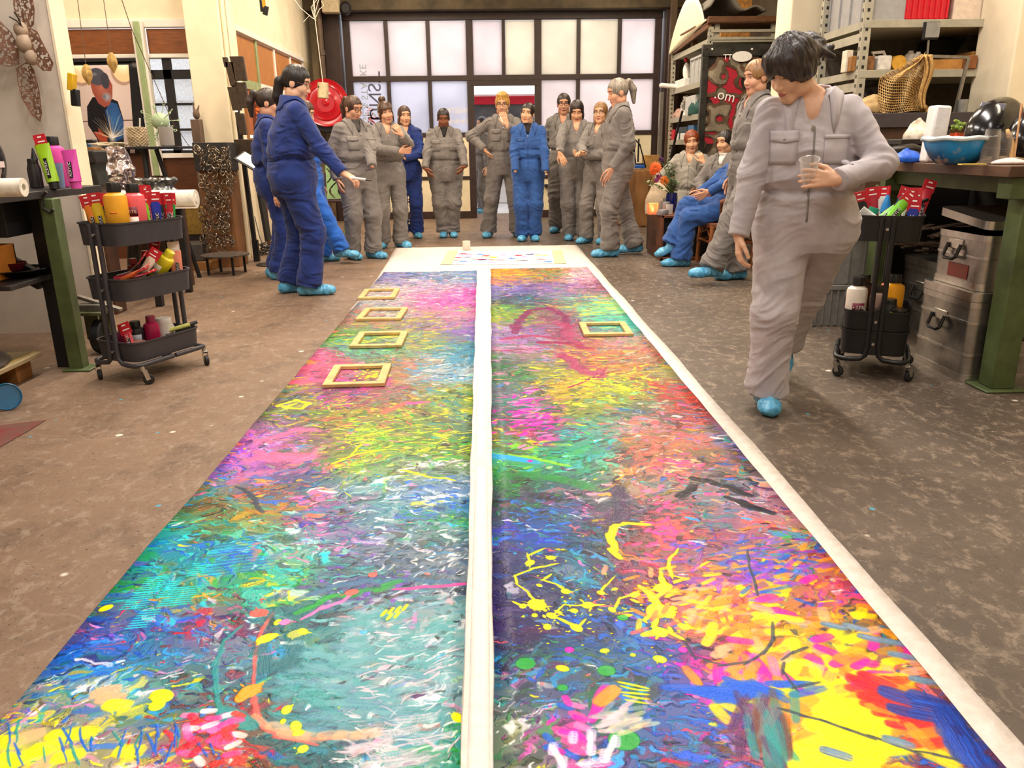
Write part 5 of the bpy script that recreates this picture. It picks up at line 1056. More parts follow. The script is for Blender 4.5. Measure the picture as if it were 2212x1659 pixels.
def paint_tube(label, o, ax, L, col, cap='141416', header=True, tw=0.0, r=.021, word=True, group=None, hcol=None):
    t = thing('paint_tube', label, 'tube', o, group); m = xf(Vector(o), ax, tw); c = .035
    mb = MB(); mb.add(*lathe_like([(r*.8, 0), (r*.85, c)], 12), m); obj('cap', mb, colm(cap), t)
    mb = MB(); n = 16; vs = []; fs = []
    for i in range(7):
        f = i/6; a, b = r*(1+.28*f), r*(1-f)+.0025
        for k in range(n): an = 2*PI*k/n; vs.append((a*math.cos(an), b*math.sin(an), c+(L-c)*f))
    for i in range(6):
        for k in range(n): fs.append((i*n+k, i*n+(k+1) % n, (i+1)*n+(k+1) % n, (i+1)*n+k))
    fs.append(tuple(6*n+k for k in range(n))); mb.add(vs, fs, m); b = obj('body', mb, colm(col), t)
    if header:
        mb = MB(); mb.box((0, 0, L+.018), (.060, .004, .062)); mb.v = [tuple(m @ Vector(p)) for p in mb.v]; hc_ = obj('header_card', mb, colm(hcol) if hcol else RED, t, smooth=False)
        mb = MB(); mb.box((0, 0, L+.036), (.020, .005, .007)); mb.box((.004, 0, L+.012), (.036, .005, .006)); mb.v = [tuple(m @ Vector(p)) for p in mb.v]; obj('hanging_slot', mb, WRITE, hc_, smooth=False)
    if word:
        mb = MB(); mb.add([(-.008, -r-.0015, c+.02), (.010, -r-.0015, c+.02), (.010, -r*.62-.002, c+(L-c)*.62), (-.008, -r*.62-.002, c+(L-c)*.62)], [(0, 1, 2, 3)], m); obj('label_strip', mb, BLK, b, smooth=False)
        y0 = -r-.003; sl = r*.38/((L-c)*.62); text('lettering', 'ACRYLIC', .019, WRITE, m @ Matrix.Translation((.001, y0+.0035-.001, c+.02+(L-c)*.26)) @ Matrix(((0, -1, 0, 0), (sl, 0, -1, 0), (1, 0, sl, 0), (0, 0, 0, 1))), b)
    return t
def lathe_like(prof, n):
    mb = MB().lathe(prof, n); return mb.v, mb.f
def bottle(label, o, r, h, col, cap='141416', band=None, words=None, tilt=(0, 0, 1), tw=0.0, squat=False, name='paint_bottle', group=None, face=-PI/2):
    t = thing(name, label, 'bottle', o, group); m = xf(Vector(o), tilt, tw); ch = h*.17
    prof = [(r*.9, 0), (r, r*.15), (r, (h-ch)*.86), (r*.93, (h-ch)*.93), (r*.55, h-ch-.002), (r*.55, h-ch)] if not squat else [(r*.9, 0), (r, r*.12), (r, (h-ch)*.8), (r*.8, h-ch-.003), (r*.8, h-ch)]
    mb = MB(); mb.lathe(prof, 24, m); b = obj('body', mb, colm(col), t)
    rc = r*(.60 if not squat else .78); mb = MB(); mb.lathe([(rc, h-ch), (rc, h-.006), (rc*.92, h)], 20, m); obj('cap', mb, colm(cap), t)
    if band:
        for (bc, z0, z1, a0, a1) in band:
            mb = MB(); mb.grid(lambda u, v: m @ Vector((r*1.012*math.cos(face+(a0+(a1-a0)*u)), r*1.012*math.sin(face+(a0+(a1-a0)*u)), h*(z0+(z1-z0)*v))), 9, 2); obj('label', mb, colm(bc, .5), b, solid=.0008)
    if words:
        for (s, z, size, a) in words:
            d = Vector((math.cos(face+a), math.sin(face+a), 0)); p = m @ (d*r*1.03+Vector((0, 0, h*z))); xw = m.to_3x3() @ Vector((-math.sin(face+a), math.cos(face+a), 0)); text('lettering', s, size, WRITE, frame_m(p, xw, m.to_3x3() @ Vector((0, 0, 1))), b)
    return t
def rrect(w, d, r, n=6): return [(sx*(w/2-r)+r*math.cos(a), sy*(d/2-r)+r*math.sin(a)) for sx, sy, a0 in ((1, 1, 0), (-1, 1, PI/2), (-1, -1, PI), (1, -1, 1.5*PI)) for a in [a0+PI/2*k/n for k in range(n+1)]]
def cart(label, c, rot, rims, mat, hts, W=.29, L=.40):
    t = thing('utility_cart', label, 'cart', (c[0], c[1], 0)); Rz = Matrix.Rotation(rot, 4, 'Z'); m = Matrix.Translation((c[0], c[1], 0)) @ Rz
    def add(name, mb, mt, par=t, **k): mb.v = [tuple(m @ Vector(p)) for p in mb.v]; return obj(name, mb, mt, par, **k)
    for z, h in zip(rims, hts):
        mb = MB(); o = rrect(W, L, .06); i2 = rrect(W*.96, L*.97, .055); n = len(o); r_ = rrect(W+.012, L+.012, .064)
        rings = [([(x, y) for x, y in i2], z-h), (o, z-.004), (r_, z-.004), (r_, z+.004), (rrect(W-.006, L-.006, .058), z+.003), (rrect(W*.96-.008, L*.97-.008, .052), z-h+.004)]
        vs = [(x, y, zz) for rg_, zz in rings for x, y in rg_]; fs = [(a*n+k, a*n+(k+1) % n, (a+1)*n+(k+1) % n, (a+1)*n+k) for a in range(5) for k in range(n)]
        fs += [tuple(range(n))[::-1], tuple(5*n+k for k in range(n))]; mb.add(vs, fs); add('tray', mb, mat)
    top = rims[0]
    for sy in (-1, 1):
        y = sy*(L/2+.008)
        for sx in (-1, 1):
            b = .115
            pts = [(sx*.026, y, top-.004), (sx*.026, y, .17), (sx*.030, y, .125), (sx*.052, y, b-.01), (sx*.10, y+sy*.0, b-.015), (sx*(W/2-.02), y+sy*.0, b-.015), (sx*(W/2+.01), y-sy*.02, b-.013), (sx*(W/2+.015), y-sy*.06, b-.01), (sx*(W/2+.015), y-sy*(L/2), b-.01)]
            add('leg', MB().tube(pts, .0125, 10), mat)
        for z, h in zip(rims, hts):
            mb = MB(); mb.cyl((0, y-sy*.02, z-h*.5), (0, y+sy*.012, z-h*.5), .007, n=10); add('bolt', mb, STEELZ)
            mb = MB(); mb.box((0, y-sy*.006, z-h*.5), (.05, .006, h*.98)); add('bracket', mb, mat)
    for sx in (-1, 1):
        for sy in (-1, 1):
            x, y = sx*(W/2+.012), sy*(L/2-.012); a = random.Random(sx*3+sy).uniform(-1, 1); dx, dy = math.cos(a), math.sin(a)
            mb = MB(); mb.cyl((x, y, .098), (x, y, .075), .011, n=10); mb.bar((x, y, .082), (x+dx*.014, y+dy*.014, .070), .026, .012)
            for s2 in (-1, 1): mb.bar((x+dx*.008-dy*.013*s2, y+dy*.008+dx*.013*s2, .078), (x+dx*.022-dy*.013*s2, y+dy*.022+dx*.013*s2, .026), .003, .022)
            cs = add('caster', mb, M('chrome', 'c8c4bc', .25, .9)); mb = MB(); p = Vector((x+dx*.022, y+dy*.022, .0275)); ax = Vector((-dy, dx, 0)); mb.cyl(p-ax*.010, p+ax*.010, .0275, n=18); w_ = add('wheel', mb, M('rubber', '1a1a1c', .6), cs, bevel=.004)
    return t, m
DARKGR = M('anthracite_enamel', '3c3a40', .45, var=.06)
GREENB = M('olive_green_enamel', '56643a', .5, bump=.05, scale=7, var=.16)
IRON = M('dark_iron', '2b2724', .55, .4, bump=.2, scale=12, var=.2)
WOODL = M('pale_pine', 'dcb878', .6, scale=14, var=.12, stretch=(1, 1, .15))
WOODM = M('brown_wood', '9a6a36', .6, scale=10, var=.2, stretch=(1, 1, .15), bump=.1)
WOODD = M('dark_wood', '4a2e1c', .55, scale=10, var=.2, stretch=(.2, 1, 1), bump=.1)
# ------------------------------------------------------------------ the white ground sheet, hand-print sheet, wooden frames
def wrinkle(x, y): return .0015*math.sin(x*9+y*3)+.0012*math.sin(y*17-x*5)+.001*math.sin(x*31)
mb = MB(); Yf = G(1050, 533).y
mb.grid(lambda u, v: (lambda y: Vector(((-1.035-.085*max(0, (y-7.3)/2.2))*(1-u)+(1.03+.03*v)*u+.004*math.sin(y*4+u*3), y, .0035+abs(wrinkle(u*2, y)))))(.7+(Yf-.7)*v), 40, 120)
TARP = M('white_fleece_sheet', 'e8ded6', .8, bump=.35, scale=26, var=.05, col2='d6cbc0')
solo('ground_sheet', mb, TARP, 'white protective sheet lying under the two long paintings', 'sheet', solid=.002)
mb = MB(); mb.grid(lambda u, v: Vector((-.036-.045*u+.018-.022*v+.04*u*0+.002*math.sin(v*9), .8+6.7*v, .0062+.0006*math.sin(v*50+u*6))), 4, 80); solo('sheet_strip', mb, M('white_strip', 'ece4dc', .8, bump=.2, scale=30, var=.04), 'narrow white paper strip running between the two long paintings', 'strip', solid=.0015)
pc = [G(970, 544), G(1212, 543), G(1221, 571), G(953, 573)]
cy0, cy1 = pc[3].y, pc[0].y
def edH(y): t = (y-cy0)/(cy1-cy0); return pc[3].x+(pc[0].x-pc[3].x)*t, pc[2].x+(pc[1].x-pc[2].x)*t
ch = Canvas(edH, cy0, cy1, '1000,560 wh wh', 5, .003); ch.W = .97; ch.img[:] = np.array(hx('fbf6ea'), np.float32); rh = ch.rng
for X, Y, c in [(1000, 549, 'cr'), (1036, 550, 'bl'), (1015, 552, 'pk'), (1050, 553, 'rd'), (985, 558, 'cr'), (980, 564, 'co'), (1000, 566, 'bl'), (1010, 557, 'nv'), (1038, 561, 'cr'), (1042, 562, 'nv'), (1065, 557, 'ye'), (1080, 562, 'co'), (1085, 551, 'pk'), (1104, 559, 'bl'), (1118, 552, 'cr'), (1130, 555, 'pk'), (1131, 563, 'bk'), (1143, 549, 'nv'), (1168, 560, 'co'), (1182, 564, 'bl'), (1062, 567, 'pk'), (1175, 551, 'ye')]:
    u, v = ch.px(X, Y); a0 = rh.uniform(0, 2*PI); ch.blob(u, v, .035, A[c], .9, 1.2, a0)
    for k in range(5): a = a0+(k-2)*.38; ch.stroke(u+math.cos(a)*.075, v+math.sin(a)*.075, a, .035, .009, A[c], .9, 0, None, .2)
im, _ = ch.image('hand_prints')
ps = thing('print_sheet', 'white sheet of small coloured handprints beyond the long paintings', 'sheet', (.1, (cy0+cy1)/2, 0))
o = npmesh('paper', [(p.x, p.y, .009) for p in (pc[3], pc[2], pc[1], pc[0])], [(0, 1, 2, 3)], image_mat('hand_print_paper', im, None, .6), None, ps, False)
ul = o.data.uv_layers.new(name='UVMap'); ul.data.foreach_set('uv', [0, 0, 1, 0, 1, 1, 0, 1])
for (a, b, s) in ((pc[3], pc[0], 1), (pc[2], pc[1], -1)):
    mb = MB(); mb.add([(a.x-.01*s, a.y-.01, .0105), (a.x+.11*s, a.y-.01, .0105), (b.x+.11*s, b.y+.01, .0105), (b.x-.01*s, b.y+.01, .0105)], [(0, 1, 2, 3) if s > 0 else (3, 2, 1, 0)]); obj('masking_tape', mb, M('masking_tape', 'efe0a8', .6), ps, smooth=False)
g = G(1008, 541); mb = MB(); mb.lathe([(.040, 0), (.046, .008), (.046, .095), (.050, .10), (.046, .104), (.042, .096), (.042, .012), (.0, .012)], 20); o = obj('plastic_jar', mb, glassy('milky_plastic', 'efe6d8', .2, .7), loc=(g.x, g.y, .006)); tag(o, 'small clear plastic jar at the far edge of the white sheet', 'jar')
for n_, (q, lab) in enumerate([([(775, 645), (853, 643), (863, 624), (786, 625)], 'empty pine frame farthest back on the left painting'), ([(773, 690), (868, 689), (879, 665), (785, 666)], 'empty pine frame on the left painting, second from the far end'),
        ([(758, 749), (868, 747), (881, 716), (773, 718)], 'empty pine frame on the left painting, third from the far end'), ([(698, 833), (828, 830), (848, 786), (720, 790)], 'empty pine frame nearest the viewer, round a yellow daub on the left painting'),
        ([(1262, 724), (1367, 722), (1352, 696), (1250, 697)], 'the only empty pine frame on the right painting')]):
    P4 = [G(x, y, .022) for x, y in q]; c = sum(P4, Vector())/4; ux = ((P4[1]-P4[0])+(P4[2]-P4[3])); w_ = ux.length/2; ux.normalize(); uy = Vector((-ux.y, ux.x, 0)); h_ = abs(((P4[3]-P4[0])+(P4[2]-P4[1])).dot(uy))/2
    t = thing('stretcher_frame', lab, 'frame', (c.x, c.y, .010), 'pine stretcher frames on the paintings'); bw = .042; T3 = Matrix((ux, uy, Vector((0, 0, 1)))).transposed().to_4x4(); T3.translation = (c.x, c.y, .019)
    for (a, b) in (((-w_/2, -h_/2), (w_/2, -h_/2)), ((w_/2, -h_/2), (w_/2, h_/2)), ((w_/2, h_/2), (-w_/2, h_/2)), ((-w_/2, h_/2), (-w_/2, -h_/2))):
        def ins(p): return (p[0]-math.copysign(bw, p[0]), p[1]-math.copysign(bw, p[1]))
        mb = MB(); mb.prism([a, b, ins(b), ins(a)], .018, T3); obj('rail', mb, WOODL, t, bevel=.002, smooth=False)
# ------------------------------------------------------------------ P1's brush
p = D(757, 384, 6.27); q = D(790, 388, 6.24); r2 = D(803, 390, 6.23)
t = thing('paint_brush', 'white paint marker with black tip in the outstretched hand', 'brush', p); mb = MB(); mb.tube([p, q], .010, 10); obj('handle', mb, WHT, t); mb = MB(); mb.tube([q, r2], [.008, .004], 8); obj('tip', mb, BLK, t)
# the walking woman's cup
p = D(1748, 366, 3.115); ax = Vector((-.18, -.35, 1)).normalized(); mm = xf(p-ax*.055, ax); mb = MB(); mb.lathe([(.0, 0), (.026, 0), (.036, .092), (.0385, .094), (.0385, .097), (.035, .096), (.0255, .004), (.0, .004)], 28, mm, cap=False); t = obj('plastic_cup', mb, glassy('clear_cup', 'f2f0ec', .08, .14)); tag(t, 'clear plastic cup held by the walking woman', 'cup')
# ------------------------------------------------------------------ left wall: butterfly, pods, poster
RUST = M('rusty_pierced_sheet', '8a6450', .7, .2, scale=20, var=.2); CLAY = M('pale_clay', 'b09880', .8, bump=.1, scale=20)
bt = thing('butterfly_sculpture', 'pierced metal butterfly with clay body hanging on the left wall', 'sculpture', D(50, 100, 5.12))
for k, poly in enumerate([[(28, -16), (76, -16), (83, 20), (80, 55), (62, 72), (44, 52), (33, 20)], [(-30, 38), (8, 48), (30, 72), (44, 104), (46, 140), (24, 146), (-30, 128)], [(72, 62), (92, 70), (106, 96), (131, 140), (124, 156), (104, 155), (84, 136), (70, 100)], [(40, 148), (62, 132), (78, 152), (90, 196), (95, 246), (90, 263), (72, 250), (52, 214), (43, 178)]]):
    P3 = [D(x, y, 5.14) for x, y in poly]; P2 = [(p.x, p.z) for p in P3]; x0, z0_ = min(p[0] for p in P2), min(p[1] for p in P2); x1, z1_ = max(p[0] for p in P2), max(p[1] for p in P2); c0 = ((x0+x1)/2, (z0_+z1_)/2)
    def fn(X, Y, P2=P2, x0=x0, z0_=z0_, k=k):
        X = X+x0; Y = Y+z0_; m = inpoly(X, Y, P2); d = polydist(X, Y, P2); q = np.stack([X.ravel()*70, Y.ravel()*70, np.full(X.size, k*3.3)], 1).astype(np.float32); r_ = np.abs(2*vn(q)-1).reshape(X.shape); return m & ((d < .005) | (r_ < .34))
    def to3(a, b, x0=x0, z0_=z0_, c0=c0, k=k): x, z = x0+a, z0_+b; return Vector((x, 5.13-.05*abs(x-D(52, 100, 5.14).x)/.2-(.02 if k == 2 else 0), z))
    obj('wing', maskplate(x1-x0, z1_-z0_, .0026, fn, to3, .002), RUST, bt, solid=.003, smooth=False)
for px, py, r_ in ((45, 64, 13), (53, 94, 16), (68, 124, 13)): c = D(px, py, 5.10); s_ = r_/1690*5.1; mb = MB(); mb.ell(c, (s_, s_*.9, s_*1.15), 10); obj('body_bead', mb, CLAY, bt)
mb = MB(); mb.tube([D(48, 60, 5.08), D(40, 40, 5.06), D(30, 25, 5.05)], .004, 6); mb.tube([D(50, 60, 5.08), D(36, 45, 5.06), D(20, 36, 5.05)], .004, 6); obj('antenna', mb, IRON, bt)
STR = M('string', '6a5240', .8)
for k, (px, py, y, sx, lab) in enumerate([(123, 106, 5.6, 104, 'dried cocoa pod on a string, beside the butterfly wing'), (189, 162, 5.9, 165, 'dried cocoa pod hanging lowest, in front of the welder poster'), (243, 136, 6.0, 221, 'dried cocoa pod hanging rightmost, before the welder poster')]):
    c = D(px, py, y); t = thing('cocoa_pod', lab, 'pod', c); R_ = [.010, .023, .031, .033, .028, .015, .004]; n = 20
    mb = MB(); vs = []; fs = []
    for i, r_ in enumerate(R_):
        for j in range(n): a = 2*PI*j/n; rr_ = r_*(1+.10*math.cos(5*a)); vs.append((c.x+rr_*math.cos(a), c.y+rr_*math.sin(a), c.z+.068-.135*i/6))
    for i in range(6):
        for j in range(n): fs.append((i*n+j, i*n+(j+1) % n, (i+1)*n+(j+1) % n, (i+1)*n+j))
    mb.add(vs, fs+[tuple(range(n)), tuple(6*n+j for j in range(n))[::-1]]); obj('shell', mb, M('cocoa_husk', 'c09a54', .7, bump=.3, scale=30, var=.2), t)
    e = D(sx, -20, y); mb = MB(); mb.tube([c+Vector((0, 0, .065)), e], .0025, 5); mb.tube([e, Vector((e.x, e.y, 4.29))], .0025, 5); obj('cord', mb, STR, t)
mb = MB(); mb.tube([D(258, -15, 6.4), D(284, 62, 6.5), D(318, 140, 6.7), D(345, 200, 6.8), D(372, 262, 6.9), D(410, 318, 7.4)], .003, 5); mb.tube([D(258, -15, 6.4), D(258, -15, 6.4)+Vector((0, 0, 1.6))], .003, 5); solo('wire', mb, STR, 'thin dark wire slanting down across the poster and window', 'wire')
# poster of a welder at work: a printed banner
def poster_img():
    Wp, Hp = 420, 400; im = np.ones((Hp, Wp, 3), np.float32)*np.array(hx('d8c4be'), np.float32); yy, xx = np.mgrid[0:Hp, 0:Wp].astype(np.float32); yy = Hp-1-yy
    def C(h): return np.array(hx(h), np.float32)
    def put(m, c): m = np.clip(m, 0, 1)[..., None]*1.0; im[:] = im*(1-m)+C(c)*m
    def el(cx, cy, rx, ry, soft=1.5): return np.clip((1-np.hypot((xx-cx)/rx, (yy-cy)/ry))*min(rx, ry)/soft, 0, 1)
    def pg(P): return inpoly(xx, yy, P).astype(np.float32)
    im *= (.9+.14*np.clip(1-np.hypot(xx-230, yy-150)/260, 0, 1))[..., None]
    put(((yy > 250) & (yy < 256)).astype(np.float32), '6a5450'); put((yy > 330).astype(np.float32)*.5, 'b8a4a8')
    for cx in (108, 320):
        put(el(cx, 40, 60, 62), 'b09080'); put(el(cx+4, 32, 54, 56), 'f2d0a0'); put(el(cx+4, 20, 40, 40, 30), 'fff0cc')
    put(pg([(130, 400), (130, 330), (95, 270), (110, 190), (150, 150), (230, 150), (280, 170), (300, 250), (290, 330), (290, 400)]), '15151c')
    put(pg([(205, 210), (240, 170), (275, 180), (300, 260), (288, 330), (240, 345), (215, 300)])*.95, '2a5590'); put(el(250, 250, 40, 60, 40)*.5, '4a86c8')
    put(pg([(118, 300), (150, 285), (200, 330), (190, 350), (140, 340)]), 'a84a34'); put(pg([(120, 260), (135, 262), (150, 300), (125, 300)]), '15151c')
    put(pg([(150, 80), (170, 60), (250, 75), (262, 100), (255, 150), (235, 185), (205, 195), (175, 175), (155, 130)]), '9a4f42'); put(el(205, 110, 40, 48, 40)*.5, 'c88a78'); put(el(226, 150, 30, 26, 20)*.8, '9ab0c0'); put(el(214, 148, 12, 12, 8)*.6, '506678')
    put(el(190, 62, 44, 38, 2), '4a4a58'); put(el(228, 80, 22, 36, 2), '3c3c48'); put(el(180, 52, 18, 10, 8)*.7, '8a8a9a')
    put(pg([(90, 352), (330, 348), (330, 362), (90, 366)]), '8a8690'); put(pg([(190, 330), (240, 326), (240, 356), (190, 358)]), '20222c')
    r_ = np.random.default_rng(4)
    for k in range(46):
        a = r_.uniform(-PI*.98, -PI*.05); L = r_.uniform(40, 130); x2, y2 = 222+math.cos(a)*L, 330+math.sin(a)*L; t = np.clip(((xx-222)*(x2-222)+(yy-330)*(y2-330))/(L*L), .12, 1); d = np.hypot(xx-222-t*(x2-222), yy-330-t*(y2-330)); put(np.clip(1.3-d, 0, 1)*(1-t*.5), 'fff4e0' if k % 3 else 'f0c080')
    put(el(222, 326, 26, 34, 26), 'ffffff'); put(((xx < 62)).astype(np.float32), '15151a'); put(((xx > 350)).astype(np.float32), '18181c'); put((yy < 14).astype(np.float32), '101012')
    put(el(385, 10, 26, 20, 10)*.5, 'a09090')
    bi = bpy.data.images.new('welder_print', Wp, Hp); a = np.ones((Hp, Wp, 4), np.float32); a[..., :3] = np.clip(im, 0, 1); bi.pixels.foreach_set(a.ravel()); bi.pack(); return bi
YP = 8.93; q4 = [D(168, 335, YP), D(318, 330, YP), D(308, 132, YP), D(118, 135, YP)]
pt = thing('welder_poster', 'large printed banner of a masked welder throwing sparks', 'poster', (q4[0]+q4[1])/2)
nu = 12; V = []; uvp = []
for i in range(nu+1):
    for j in range(nu+1):
        u, v = i/nu, j/nu; p = (q4[0]*(1-u)+q4[1]*u)*(1-v)+(q4[3]*(1-u)+q4[2]*u)*v; p.y += .02*math.sin(u*5+v*2)*(1-v); V.append(tuple(p)); uvp.append((u, v))
Q = np.array([(i*(nu+1)+j, (i+1)*(nu+1)+j, (i+1)*(nu+1)+j+1, i*(nu+1)+j+1) for i in range(nu) for j in range(nu)])
o = npmesh('print', V, Q, image_mat('welder_print_paper', poster_img(), None, .5), None, pt); ul = o.data.uv_layers.new(name='UVMap'); ul.data.foreach_set('uv', np.array(uvp, np.float32)[Q.ravel()].ravel()); k = o.modifiers.new('s', 'SOLIDIFY'); k.thickness = .002
for s_, sz, v_, c_ in (('ARTIST', .085, .62, WRITE), ('FORGE', .045, .42, M('orange_print', 'd86a2a', .5))):
    u = .07; p = (q4[0]*(1-u)+q4[1]*u)*(1-v_)+(q4[3]*(1-u)+q4[2]*u)*v_; text('lettering', s_, sz, c_, frame_m(p+Vector((0, -.035, 0)), q4[0]-q4[3], (1, 0, .0)), pt)
mb = MB(); mb.bar(q4[3]+Vector((-.02, 0, .015)), q4[2]+Vector((.03, 0, .015)), .03, .035); obj('top_rail', mb, BLACK, pt, bevel=.005)
mb = MB(); e = D(124, 172, 5.0); mb.box((e.x, 5.17, e.z), (.035, .06, .10), (0, .2, 0)); t = thing('tape_measure', 'yellow and black tool clipped to the edge of the left partition', 'tool', (e.x, 5.13, e.z-.1)); obj('case', mb, colm('e0b020'), t, bevel=.006); mb = MB(); mb.box((e.x+.005, 5.17, e.z-.09), (.04, .05, .10), (0, .1, 0)); obj('grip', mb, BLK, t, bevel=.006)
# ------------------------------------------------------------------ left workbench and what lies on it
t = thing('workbench', 'left workbench with black top on a green steel leg', 'workbench', (-2.7, 3.9, 0))
mb = MB(); mb.bb((-3.5, 2.7, .925), (-2.29, 4.86, .965)); obj('worktop', mb, M('black_worktop', '2e2a28', .5, bump=.15, scale=9, var=.2), t, bevel=.004)
mb = MB(); mb.bb((-2.325, 4.22, .0), (-2.25, 4.30, .925)); mb.bb((-2.35, 4.19, .0), (-2.20, 4.33, .012)); obj('leg', mb, GREENB, t, bevel=.006)
mb = MB(); mb.bb((-2.43, 4.30, 0), (-2.33, 4.38, .925)); obj('leg', mb, BLACK, t, bevel=.004)
mb = MB(); mb.bb((-3.5, 4.1, .74), (-2.44, 4.5, .925)); obj('drawer_box', mb, BLACK, t, bevel=.006)
mb = MB(); mb.bar((-2.86, 4.3, .76), (-2.42, 4.3, .48), .05, .09); obj('brace', mb, BLACK, t, bevel=.004)
mb = MB(); mb.bb((-3.6, 3.9, .50), (-2.36, 4.42, .525)); obj('shelf', mb, M('black_worktop', ''), t, bevel=.003)
mb = MB(); mb.bb((-3.5, 4.2, 0), (-3.4, 4.3, .925)); obj('leg', mb, GREENB, t)
mb = MB(); c = D(105, 440, 4.2); mb.tube([c+Vector((.02*0, 0, .06)), c+Vector((-.03, 0, .03)), c+Vector((-.035, 0, -.02)), c+Vector((0, 0, -.045)), c+Vector((.02, 0, -.03))], .008, 8); obj('hook', mb, IRON, t)
ZB = .967
def tub(label, c, w, d, h, mat, name='plastic_tub'):
    mb = MB(); n = 7; o = [rrect(w*.84, d*.84, .05, n), rrect(w, d, .06, n), rrect(w*1.05, d*1.07, .065, n), rrect(w*1.05, d*1.07, .065, n), rrect(w*.97, d*.96, .055, n), rrect(w*.82, d*.80, .045, n)]; zs_ = [0, h-.03, h-.03, h, h, .008]; N = len(o[0])
    vs = [(x, y, z) for rg_, z in zip(o, zs_) for x, y in rg_]; fs = [(a*N+k, a*N+(k+1) % N, (a+1)*N+(k+1) % N, (a+1)*N+k) for a in range(5) for k in range(N)]+[tuple(range(N))[::-1], tuple(5*N+k for k in range(N))]
    mb.add(vs, fs); o_ = obj(name, mb, mat, loc=c); return tag(o_, label, 'tub')
tub('white paint-stained plastic tub at the left edge of the left workbench', (-2.70, 4.15, ZB), .40, .32, .145, M('stained_white_tub', 'ecdcd4', .5, scale=9, var=.08, col2='d8bcb8'))
e = G(52, 405, ZB+.04); mb = MB(); n = 24
mb.lathe([(.016, 0), (.040, 0), (.040, .62), (.016, .62), (.016, 0)], 24, xf(Vector((e.x, e.y, ZB+.0405)), (-1, -.06, 0)), cap=False); t = thing('paper_roll', 'short roll of white paper lying in front of the white tub', 'roll', (e.x-.3, e.y, ZB)); obj('roll', mb, M('roll_paper', 'f2ead8', .7), t)
def helmet(label, c, rot, sc=1.0, glass=True):
    R3 = Euler(rot).to_matrix().to_4x4(); m = Matrix.Translation(c) @ R3 @ Matrix.Scale(sc, 4)
    def f(p):
        d = ell(p, (0, 0, .10), (.125, .155, .16)); d = smin(d, ell(p, (0, -.11, .03), (.098, .08, .13)), .05); d = smax(d, -ell(p, (0, .07, .05), (.115, .17, .20)), .01); d = smax(d, -p[:, 2]-.085, .01)
        d = smax(d, -np.maximum(np.maximum(np.abs(p[:, 0])-.062, np.abs(p[:, 2]-.085)-.048), -(p[:, 1]+.11)), .006); return d
    v, q = polygonise(f, (-.2, -.26, -.15), (.2, .24, .32), .007, .02); t = thing('welding_helmet', label, 'helmet', c); o = npmesh('shell', [tuple(m @ Vector(p)) for p in v.tolist()], q, M('gloss_black', '121316', .18, var=.03, spec=.7), None, t)
    if glass: mb = MB(); mb.box((0, -.158, .085), (.125, .014, .10), (.10, 0, 0)); mb.v = [tuple(m @ Vector(p)) for p in mb.v]; obj('visor', mb, M('visor_glass', '64646e', .08, var=.2, spec=.8), t, bevel=.004)
    return t
helmet('black welding helmet on the left workbench behind the white tub', (-2.93, 4.60, ZB+.09), (.2, .1, 1.9), 1.15, False)
bottle('black dropper bottle with pointed cap between tub and green tube', (D(76, 380, 4.5).x, 4.5, ZB), .034, .155, '201c20', name='dropper_bottle', squat=True); c = D(76, 352, 4.5); mb = MB(); mb.cyl((c.x, 4.5, ZB+.15), (c.x, 4.5, ZB+.21), .018, .004); solo('spout', mb, BLK, 'pointed black spout standing on the dropper bottle', 'spout')
p = D(112, 402, 4.30); paint_tube('tall lime-green paint tube with red header leaning on the pink bottle', Vector((p.x, 4.33, ZB)), (-.20, .12, 1), .235, '9ac81e', r=.030, tw=.1)
bottle('large magenta-pink paint bottle with black cap on the left workbench', (D(122, 370, 4.55).x, 4.56, ZB), .054, .27, 'e04ca4', band=[('7e2036', .30, .44, .0, .9)], words=[('+33', .37, .035, .45)])
p = D(146, 402, 4.25); paint_tube('pink and white paint tube with green label at the edge of the left workbench', Vector((p.x, 4.34, ZB)), (-.10, .10, 1), .20, 'd84aa8', cap='d84aa8', header=False, r=.031)
mb = MB(); p = D(122, 398, 4.42); mb.lathe([(.026, 0), (.033, .13), (.031, .13), (.024, .006), (.0, .006)], 20, None); o = obj('glass_cup', mb, glassy('blue_grey_glass', '8ea6c4', .1, .5), loc=(p.x, 4.45, ZB)); tag(o, 'blue-grey plastic cup standing between the lime tube and the pink tube', 'cup')
# shelf below
mb = MB(); c = D(10, 535, 4.0); t = thing('wooden_box', 'small orange wooden box on the shelf under the left workbench', 'box', (-2.62, 4.05, .527)); WO = M('orange_ply', 'c87a2a', .5, scale=10, var=.12)
for nm, a, b in (('side', (-2.9, 3.98, .527), (-2.49, 3.995, .70)), ('side', (-2.505, 3.98, .527), (-2.49, 4.22, .70)), ('side', (-2.9, 4.205, .527), (-2.49, 4.22, .70)), ('rim', (-2.9, 3.975, .66), (-2.485, 3.985, .705)), ('base', (-2.9, 3.98, .527), (-2.49, 4.22, .535))): mb = MB(); mb.bb(a, b); obj(nm, mb, WO, t, bevel=.003)
mb = MB(); mb.lathe([(.03, 0), (.10, .012), (.155, .040), (.152, .044), (.10, .018), (0, .010)], 28); o = obj('plate', mb, M('black_glaze', '17161a', .2), loc=(D(48, 540, 4.3).x, 4.2, .527)); tag(o, 'black shallow dish on the shelf under the left workbench', 'plate')
mb = MB(); mb.lathe([(.03, 0), (.06, .02), (.075, .055), (.071, .055), (.055, .022), (0, .012)], 24); o = obj('bowl', mb, M('maroon_glaze', '5a1622', .2), loc=(D(42, 540, 4.3).x, 4.2, .548)); tag(o, 'small dark-red bowl standing in the black dish', 'bowl')
